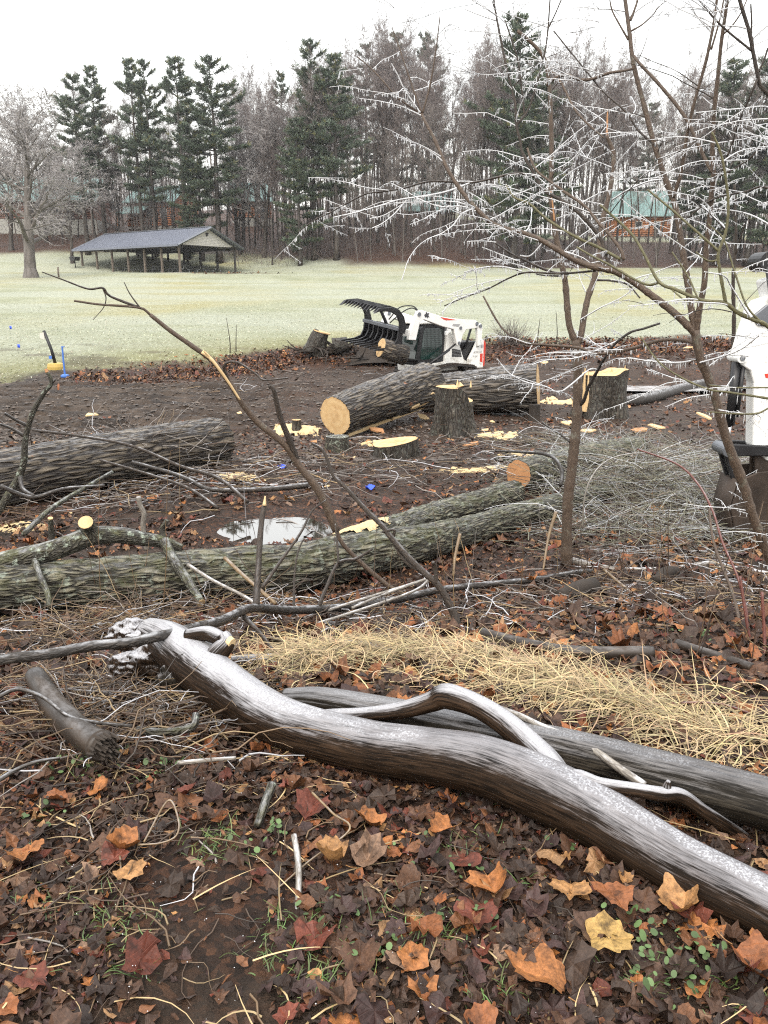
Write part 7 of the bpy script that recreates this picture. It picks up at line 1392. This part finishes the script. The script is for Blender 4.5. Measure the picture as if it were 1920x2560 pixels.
def make_loader():
    a = math.radians(37.5); x0, y0 = 1.62, 25.0
    root = empty('track_loader', (x0, y0, on(x0, y0) - .05), math.pi + a, 'white compact track loader with raised black grapple behind the logs', 'loader'); root.scale = (.97,) * 3
    def pr(nm, poly, ya, yb, mat, par=None, bv=.012):
        mb = MB(); prism(mb, poly, ya, yb); o = fixn(mb.build(nm, M[mat], par or root, False)); bevel(o, bv) if bv else None; return o
    def bx(nm, c, s, mat, par=None, bv=.01):
        mb = MB(); box(mb, c, s); o = mb.build(nm, M[mat], par or root, False); bevel(o, bv) if bv else None; return o
    for s in (-1, 1):                                   # tracks
        n = 44; P = []
        for t in np.linspace(0, 1, n, endpoint=False):
            L1 = 1.55; th_ = t * (2 * L1 + 2 * math.pi * .27); 
            if th_ < L1: P.append((-.78 + th_, .0))
            elif th_ < L1 + math.pi * .27: q = (th_ - L1) / .27; P.append((.77 + .27 * math.sin(q), .27 - .27 * math.cos(q)))
            elif th_ < 2 * L1 + math.pi * .27: q = th_ - L1 - math.pi * .27; P.append((.77 - q, .54 + .12 * math.sin(math.pi * q / L1 * 1.0) ** 2 * (q / L1)))
            else: q = (th_ - 2 * L1 - math.pi * .27) / .27; P.append((-.78 - .27 * math.sin(q), .27 + .27 * math.cos(q)))
        P = np.array(P); Tn = np.roll(P, -1, 0) - np.roll(P, 1, 0); Tn /= np.linalg.norm(Tn, axis=1, keepdims=True); Nn = np.stack([Tn[:, 1], -Tn[:, 0]], -1)
        ya, yb = s * .46, s * .88; mb = MB(); o_, i_ = P + Nn * .0, P - Nn * .05; V = []
        for p, q in zip(o_, i_): V += [(p[0], ya, p[1]), (p[0], yb, p[1]), (q[0], yb, q[1]), (q[0], ya, q[1])]
        Q = []
        for k in range(n):
            b, c = 4 * k, 4 * ((k + 1) % n)
            for e in range(4): Q.append([b + e, b + (e + 1) % 4, c + (e + 1) % 4, c + e])
        mb.add(V, Q); tr = fixn(mb.build('track', M['rubber'], root, False))
        mb = MB()
        for p, t_, nn in zip(P, Tn, Nn):
            R = np.array([[t_[0], 0, nn[0]], [0, 1, 0], [t_[1], 0, nn[1]]]); box(mb, (p[0] + nn[0] * .015, (ya + yb) / 2, p[1] + nn[1] * .015), (.05, .42, .035), R)
        mb.build('lugs', M['rust_steel'], tr, False)
        for xx, zz, r in ((-.78, .27, .21), (.77, .27, .21), (-.4, .16, .11), (0, .16, .11), (.4, .16, .11), (-.55, .5, .09)):
            mb = MB(); cyl(mb, (xx, s * .5, zz), (xx, s * .84, zz), r, 20); cyl(mb, (xx, s * .84, zz), (xx, s * .87, zz), r * .4, 12); mb.build('roller', M['rust_steel'], tr, False)
        pr('track_frame', [(-.75, .2), (.75, .2), (.75, .36), (-.75, .42)], s * .44, s * .62, 'rust_steel')
        # arms and links
        arm = pr('lift_arm', [(1.78, 1.42), (1.72, 1.7), (1.52, 2.1), (1.42, 2.26), (1.28, 2.28), (.4, 2.06), (-.3, 1.98), (-.95, 1.95), (-1.08, 1.86), (-1.04, 1.7), (-.55, 1.66), (-.42, 1.5), (-.32, 1.2), (-.18, 1.18), (-.08, 1.5), (-.02, 1.68), (.45, 1.78), (1.2, 2.0), (1.36, 1.9), (1.5, 1.4)], s * .66, s * .8, 'paint_white', bv=.02)
        for xx, zz, r in ((1.4, 2.16, .06), (-1.0, 1.83, .06), (-.25, 1.26, .05), (-.3, 1.72, .05)):
            mb = MB(); cyl(mb, (xx, s * .64, zz), (xx, s * .83, zz), r, 14); mb.build('pin', M['steel_grey'], arm, False)
        pr('arm_recess', [(-.28, 1.84), (.02, 1.85), (.05, 1.79), (-.22, 1.76)], s * .795, s * .806, 'decal_grey', arm, 0)
        pr('rear_link', [(-1.02, 1.78), (-1.2, 1.84), (-1.28, 1.72), (-1.24, 1.15), (-1.1, 1.12), (-1.06, 1.6)], s * .67, s * .79, 'paint_white', bv=.02)
        mb = MB(); cyl(mb, (-1.16, s * .66, 1.76), (-1.16, s * .83, 1.76), .055, 14); mb.build('pin', M['steel_grey'], root, False)
        mb = MB(); cyl(mb, (-.26, s * .73, 1.28), (.5, s * .73, .85), .03, 10); cyl(mb, (.1, s * .73, 1.06), (.98, s * .73, .62), .042, 12); mb.build('lift_cylinder', M['steel_black'], root)
        mb = MB(); cyl(mb, (-.95, s * .6, 1.72), (-.72, s * .58, 1.05), .04, 10); cyl(mb, (-.4, s * .6, 1.6), (-.62, s * .58, 1.0), .018, 8); mb.build('hydraulic_line', M['steel_black'], root)
        tg = pr('rear_fender', [(-.8, .42), (-1.46, .42), (-1.5, 1.22), (-1.42, 1.32), (-1.2, 1.3), (-1.02, 1.0), (-.82, .72)], s * .56, s * .68, 'paint_muddy', bv=.02)
        pr('red_edge', [(-1.455, .45), (-1.52, .5), (-1.55, 1.18), (-1.49, 1.3), (-1.45, 1.28)], s * .55, s * .685, 'paint_red')
        mb = MB(); cyl(mb, (-1.38, s * .68, 1.12), (-1.38, s * .7, 1.12), .05, 14); mb.build('lamp', M['chrome'], tg, False)
    pr('body_shell', [(1.14, .4), (1.16, .6), (.1, .68), (.02, 1.5), (-.1, 1.62), (-.24, 1.5), (-.42, 1.32), (-.5, 1.25), (-.72, .72), (-.95, .6), (-.95, .4)], -.54, .54, 'paint_muddy', bv=.02)
    bx('engine_shade_box', (-.95, 0, .86), (.95, 1.06, .8), 'steel_black'); bx('rear_door', (-1.44, 0, .82), (.1, 1.12, .86), 'paint_white', bv=.02)  # black engine box: the shadow of the engine gap is in its colour
    bx('belly', (0, 0, .38), (1.9, .9, .3), 'rust_steel')
    pr('grille', [(-.2, .82), (-.2, 1.08), (-.55, 1.02), (-.62, .8)], .535, .548, 'steel_black', bv=0)
    for k in range(5): bx('grille_bar', (-.4, .552, .84 + k * .045), (.36, .008, .008), 'decal_grey', bv=0)
    bx('side_vent', (-.3, .545, 1.28), (.06, .012, .14), 'decal_dark')
    # cab
    cab = pr('cab', [(1.1, .6), (1.18, .78), (1.0, 1.74), (.9, 1.84), (.14, 1.84), (.05, 1.74), (.1, .66)], -.47, .47, 'steel_black', bv=.02)
    rf = bx('roof', (.52, 0, 1.885), (.95, .98, .08), 'paint_white', bv=.03)
    for s in (-1, 1):
        gl = pr('side_window', [(1.0, .78), (1.06, .84), (.92, 1.66), (.86, 1.72), (.2, 1.72), (.16, 1.66), (.2, .78)], s * .468, s * .478, 'cab_glass', bv=0); mb = MB()
        for k in range(13): xx = .22 + k * .055; segs(mb, [[xx, s * .483, 1.0, xx, s * .483, 1.7, .0035, .0035]], 4)
        for k in range(11): zz = 1.02 + k * .065; segs(mb, [[.2, s * .483, zz, .93, s * .483, zz, .0035, .0035]], 4)
        mb.build('screen', M['steel_black'], gl, False)
    n_ = np.array([.96 , 0, .18]); n_ /= np.linalg.norm(n_)
    def front(yv, t): return np.array([1.18 - .18 * t, yv, .78 + .96 * t])
    mb = MB(); c = [front(-.37, .03), front(.37, .03), front(.37, .95), front(-.37, .95)]; V = [p + n_ * .004 for p in c] + [p + n_ * .014 for p in c]; mb.add(V, [[0, 1, 2, 3], [7, 6, 5, 4], [0, 4, 5, 1], [1, 5, 6, 2], [2, 6, 7, 3], [3, 7, 4, 0]]); gl = fixn(mb.build('front_window', M['cab_glass'], root, False)); mb = MB()
    for k in range(13): yv = -.33 + k * .055; A = front(yv, .25) + n_ * .02; B = front(yv, .94) + n_ * .02; segs(mb, [[*A, *B, .0035, .0035]], 4)
    for k in range(11): A = front(-.36, .27 + k * .065) + n_ * .02; B = front(.36, .27 + k * .065) + n_ * .02; segs(mb, [[*A, *B, .0035, .0035]], 4)
    mb.build('screen', M['steel_black'], gl, False)
    mb = MB(); box(mb, (.62, 0, 1.1), (.5, .44, .5)); box(mb, (.38, 0, 1.4), (.12, .42, .5)); mb.build('seat', M['rubber'], cab, False)
    mb = MB(); cyl(mb, (.0, .0, 1.93), (.0, 0, 1.99), .07, 14); box(mb, (.02, .3, 1.96), (.14, .1, .06)); mb.build('beacon', M['steel_black'], root, False)
    mb = MB(); tube(mb, smooth_path(np.array([(1.35, .7, 2.26), (1.5, .6, 2.4), (1.75, .3, 2.35), (2.0, .1, 2.0)]), 20), .018, 6); tube(mb, smooth_path(np.array([(1.35, .72, 2.25), (1.55, .62, 2.34), (1.75, .4, 2.2), (2.0, .15, 1.9)]), 20), .018, 6); mb.build('hose', M['steel_black'], root)
    mb = MB(); box(mb, (1.62, 0, 1.62), (.22, 1.3, .2)); mb.build('cross_tube', M['paint_white'], root, False)
    # marks: emblem on the arm, red flash, lettering and number on the fender
    pr('emblem', [(1.16, 2.06), (1.2, 2.14), (1.14, 2.17), (1.12, 2.24), (1.07, 2.18), (1.0, 2.19), (1.03, 2.12), (.98, 2.06), (1.05, 2.07), (1.07, 2.02), (1.1, 2.07)], .801, .804, 'decal_dark', bv=0)
    pr('red_flash', [(.55, 2.07), (.1, 2.0), (-.15, 1.965), (.3, 1.96), (.42, 1.99)], .801, .804, 'paint_red', bv=0)
    R_ = (math.pi / 2, 0, math.pi)
    text_part('2', .17, (-1.2, .684, 1.16), R_, 'decal_dark', root, 'number'); text_part('BOBCAT', .1, (-1.2, .684, .93), R_, 'decal_grey', root); text_part('T 650', .085, (-1.08, .684, .8), R_, 'decal_grey', root, 'model_number')
    pr('red_panel', [(-1.3, .62), (-1.42, .6), (-1.42, .88), (-1.3, .88)], .681, .684, 'paint_red', bv=0)
    # grapple
    gp = bx('grapple', (2.12, 0, 1.3), (.12, 1.74, .14), 'steel_black'); Rr = Matrix.Translation((2.2, 0, 1.6)) @ Matrix.Rotation(math.radians(-7), 4, 'X') @ Matrix.Translation((-2.2, 0, -1.6)); gp.matrix_local = Rr
    bx('top_bar', (2.26, 0, 1.86), (.09, 1.74, .1), 'steel_grey', gp); bx('back_plate', (2.08, 0, 1.58), (.04, 1.7, .5), 'steel_black', gp)
    tine = [(2.1, 1.9), (2.24, 1.92), (2.26, 1.6), (2.36, 1.42), (2.6, 1.34), (3.08, 1.3), (3.1, 1.26), (2.6, 1.24), (2.2, 1.2), (2.06, 1.24)]
    for k in range(8): yv = -.85 + k * 1.7 / 7; pr('tine', tine, yv - .025, yv + .025, 'steel_black', gp, .006)
    jaw = [(2.02, 1.72), (2.2, 1.74), (2.24, 2.05), (2.36, 2.25), (2.6, 2.36), (3.0, 2.38), (3.2, 2.32), (3.02, 2.47), (2.6, 2.49), (2.3, 2.42), (2.1, 2.22), (1.98, 1.9)]
    for yv in (-.86, .86): pr('jaw_arm', [(x_, z_ ) for x_, z_ in jaw], yv - .04, yv + .04, 'steel_black', gp, .01)
    jt = [(2.3, 2.3), (2.6, 2.4), (3.0, 2.42), (3.18, 2.34), (3.02, 2.5), (2.6, 2.53), (2.28, 2.44)]
    for k in range(11): yv = -.78 + k * 1.56 / 10; pr('jaw_tine', jt, yv - .02, yv + .02, 'steel_black', gp, .005)
    for xx, zz in ((2.4, 2.37), (2.75, 2.43)): mb = MB(); cyl(mb, (xx, -.86, zz), (xx, .86, zz), .045, 12); mb.build('jaw_tube', M['steel_black'], gp)
    mb = MB(); cyl(mb, (1.8, .0, 1.5), (2.3, 0, 2.3), .05, 12); mb.build('jaw_cylinder', M['steel_black'], gp); bx('mount_plate', (1.96, 0, 1.6), (.12, 1.0, .55), 'steel_black', gp)
make_loader()

# ------------------------------------------------------------------ excavator arm at the right
def make_excavator():
    Y = 7.5; base = hit(2420, 1330); root = empty('mini_excavator', (at(2500, 1000, Y)[0], Y + .2, on(at(2500, 1000, Y)[0], Y + .2)), 0, 'white mini excavator reaching its arm and muddy bucket in at the picture edge', 'excavator'); off = np.array(root.location)
    def pp(nm, pts, d0, d1, mat, par=None, bv=.012):
        from mathutils.geometry import tessellate_polygon
        W = np.array([at(px, py, Y) for px, py in pts]) - off; mb = MB(); prism(mb, [(p[0], p[2]) for p in W], Y - off[1] + d0, Y - off[1] + d1); o = fixn(mb.build(nm, M[mat], par or root, False)); bevel(o, bv) if bv else None; return o
    def rod(nm, a, b, wpx, mat, d=0.0, k=14, par=None):
        A = at(*a, Y) - off + [0, d, 0]; B = at(*b, Y) - off + [0, d, 0]; mb = MB(); cyl(mb, A, B, wpx * .5 * pxm(Y, a[1]), k); return mb.build(nm, M[mat], par or root)
    def pin(px, py, rpx, d0, d1, mat, par=None):
        A = at(px, py, Y) - off; mb = MB(); cyl(mb, A + [0, d0, 0], A + [0, d1, 0], rpx * pxm(Y, py), 20); return mb.build('pin', M[mat], par or root, False)
    st = pp('dipper_arm', [(1870, 772), (1886, 752), (1912, 742), (1960, 748), (1996, 790), (1985, 900), (1968, 1000), (1958, 1100), (1950, 1140), (1930, 1152), (1905, 1146), (1872, 1112), (1874, 955), (1866, 925), (1846, 912), (1832, 893), (1838, 872), (1850, 830)], -.09, .09, 'paint_scuffed', bv=.018)
    pp('cap_plate', [(1868, 790), (1905, 760), (1945, 775), (1930, 818), (1880, 812)], -.11, .11, 'steel_grey', st)
    pin(1842, 893, 12, -.12, .12, 'paint_scuffed', st); pin(1842, 893, 6, -.135, .135, 'steel_grey', st); pin(1905, 1122, 14, -.12, .12, 'steel_black', st)
    pp('red_mark', [(1900, 932), (1935, 930), (1935, 945), (1903, 942)], -.094, -.091, 'paint_red', st, 0)
    cy = rod('bucket_cylinder', (1840, 905), (1822, 1062), 24, 'steel_black', -.02); rod('cylinder_rod', (1824, 1050), (1812, 1120), 11, 'chrome', -.02, 12, cy); rod('cylinder_guard', (1852, 908), (1836, 1040), 10, 'steel_black', -.06, 10, cy)
    pp('link_bar', [(1798, 1110), (1812, 1104), (1900, 1108), (1916, 1116), (1916, 1130), (1900, 1134), (1815, 1136), (1800, 1130)], -.13, -.1, 'steel_black'); pp('link_bar', [(1798, 1110), (1812, 1104), (1900, 1108), (1916, 1116), (1916, 1130), (1900, 1134), (1815, 1136), (1800, 1130)], .1, .13, 'steel_black'); pin(1808, 1121, 15, -.14, .14, 'steel_grey')
    pp('bucket_link', [(1800, 1125), (1820, 1120), (1850, 1195), (1838, 1215), (1822, 1200)], -.09, -.04, 'steel_black'); pp('bucket_link', [(1800, 1125), (1820, 1120), (1850, 1195), (1838, 1215), (1822, 1200)], .04, .09, 'steel_black')
    outer = [(1826, 1190), (1870, 1170), (1930, 1165), (1975, 1200), (1990, 1270), (1975, 1330), (1930, 1368), (1880, 1378), (1842, 1362), (1816, 1318), (1806, 1260)]
    bk = pp('bucket', outer, -.2, -.175, 'rust_steel'); pp('bucket_side', outer, .175, .2, 'rust_steel', bk)
    W = np.array([at(px, py, Y) for px, py in outer[3:] + outer[:1]]) - off; mb = MB(); V = []
    for p in W: V += [p + [0, -.18, 0], p + [0, .18, 0]]
    mb.add(V, [[2 * i, 2 * i + 1, 2 * i + 3, 2 * i + 2] for i in range(len(W) - 1)]); o = mb.build('bucket_shell', M['rust_steel'], bk, True); m_ = o.modifiers.new('s', 'SOLIDIFY'); m_.thickness = .02
    pp('bucket_ear', [(1880, 1115), (1925, 1115), (1940, 1180), (1880, 1190)], -.07, -.04, 'rust_steel', bk); pp('bucket_ear', [(1880, 1115), (1925, 1115), (1940, 1180), (1880, 1190)], .04, .07, 'rust_steel', bk)
    for k in range(4):
        mb = MB(); c = at(1838, 1366, Y) - off; box(mb, c + [-.03, -.16 + k * .105, -.03], (.1, .05, .04)); mb.build('tooth', M['steel_grey'], bk, False)
    rod('arm_pivot', (1908, 652), (1925, 660), 44, 'steel_black', 0); pin(1908, 655, 24, -.13, .13, 'steel_black'); rod('arm_cylinder', (1915, 660), (2060, 620), 26, 'steel_black', -.0); rod('hose', (1902, 668), (1935, 900), 10, 'steel_black', -.12); rod('hose', (1925, 680), (1950, 880), 12, 'steel_black', -.13)
    pp('boom', [(1900, 700), (1935, 690), (2120, 560), (2230, 520), (2330, 560), (2480, 860), (2400, 890), (2260, 640), (2210, 620), (1960, 800), (1920, 790)], -.1, .1, 'paint_scuffed', bv=.02)
    z0 = 0.0
    def bx(nm, c, s, mat, bv=.03): mb = MB(); box(mb, c, s); o = mb.build(nm, M[mat], root, False); bevel(o, bv)
    bx('house', (1.0, .1, 1.0), (1.9, 1.5, .75), 'paint_scuffed'); bx('cab', (.65, .3, 1.75), (1.0, .95, 1.5), 'steel_black'); bx('cab_window', (.6, -.18, 1.85), (.8, .02, 1.0), 'cab_glass', .002); bx('cab_window', (.14, .3, 1.85), (.02, .7, 1.0), 'cab_glass', .002); bx('cab_roof', (.65, .3, 2.53), (1.06, 1.0, .08), 'paint_scuffed')
    for s in (-.6, .75): bx('track', (.9, s, .27), (2.0, .32, .52), 'rubber', .2)
    bx('undercarriage', (.9, .08, .45), (1.0, 1.1, .3), 'rust_steel'); bx('blade', (2.1, .08, .25), (.1, 1.6, .4), 'rust_steel')
make_excavator()

# ------------------------------------------------------------------ markers at the lawn edge
def make_markers():
    h = hit(140, 922); m_ = pxm(h[1], 900); root = empty('marker_post', h, 0, 'black leaning marker post in a yellow base at the lawn edge', 'marker post')
    mb = MB(); tube(mb, np.array([(0, 0, .12), (-6 * m_, 0, 45 * m_), (-20 * m_, 0, 92 * m_)]), [.055, .05, .05], 10); mb.build('post', M['steel_black'], root)
    mb = MB(); tube(mb, np.array([(0, 0, -.05), (0, 0, .05), (0, 0, .15), (0, 0, .17)]), [.27, .27, .24, .2], 20); mb.build('base', M['plastic_yellow'], root, False)
    mb = MB(); prism(mb, [(-30 * m_, 74 * m_), (-18 * m_, 70 * m_), (-19 * m_, 88 * m_), (-29 * m_, 86 * m_)], -.06, -.04); mb.build('tag', M['trim_pale'], root, False); mb = MB(); box(mb, (-9 * m_, -.06, 27 * m_), (.1, .02, .1)); mb.build('tag', M['plastic_blue'], root, False)
    h = hit(163, 944); root = empty('blue_stake', h, 0, 'blue painted stake on a round foot beside the yellow base', 'stake'); m_ = pxm(h[1], 900)
    mb = MB(); tube(mb, np.array([(0, 0, 0), (0, 0, 40 * m_), (.01, 0, 74 * m_)]), [.03, .03, .028], 8); box(mb, (.03, 0, 73 * m_), (.1, .04, .03)); mb.build('pole', M['plastic_blue'], root, False)
    mb = MB(); tube(mb, np.array([(0, 0, -.02), (0, 0, .04), (0, 0, .07)]), [.13, .13, .06], 18); mb.build('foot', M['plastic_blue'], root, False)
    for px, py, s, lab in ((46, 886, 1.0, 'small bright blue survey flag on the near lawn'), (26, 836, .9, 'blue survey flag farther back on the lawn at the picture edge')):
        h = hit(px, py); root = empty('survey_flag', h, 0, lab, 'flag', 'survey flags'); mb = MB(); tube(mb, np.array([(0, 0, -.05), (0, 0, .32)]), .005, 5); mb.build('wire', M['steel_grey'], root)
        mb = MB(); u = np.linspace(0, 1, 8); V = np.array([(x_ * .1 * s, .02 * math.sin(5 * x_), z_) for x_ in u for z_ in (.2, .32)]); mb.add(V, [[2 * i, 2 * i + 2, 2 * i + 3, 2 * i + 1] for i in range(7)]); o = mb.build('cloth', M['flag_blue'], root); o.modifiers.new('s', 'SOLIDIFY').thickness = .004
    for px, py, lab in ((706, 1172, 'scrap of blue flag on the mud near the small stump'), (926, 1224, 'scrap of blue flag on the leaves beyond the puddle')):
        h = hit(px, py); mb = MB(); g_ = np.linspace(-1, 1, 6); V = np.array([(x_ * .06, y_ * .05, .03 + .03 * math.sin(3 * x_ + 2 * y_)) for x_ in g_ for y_ in g_]); mb.add(V, [[i * 6 + j, i * 6 + j + 1, (i + 1) * 6 + j + 1, (i + 1) * 6 + j] for i in range(5) for j in range(5)]); o = mb.build('flag_scrap', M['flag_blue'], None, True, h); o.modifiers.new('s', 'SOLIDIFY').thickness = .003; tag(o, lab, 'flag scrap', 'scraps of blue flag')
make_markers()
# ------------------------------------------------------------------ thin winter mist
def make_haze():
    g = G('mist'); g.nt.nodes.remove(g.bs); v = g.n('VolumePrincipled', {'Color': (.93, .95, 1.0), 'Density': HAZE, 'Anisotropy': .2}); g.nt.links.new(v.outputs[0], g.out.inputs['Volume'])
    mb = MB(); box(mb, (0, 420, 44), (2400, 1100, 110)); o = mb.build('haze', g.m, None, False); tag(o, None, None, None, 'stuff'); o.display_type = 'WIRE'
HAZE = 0.0003
make_haze()
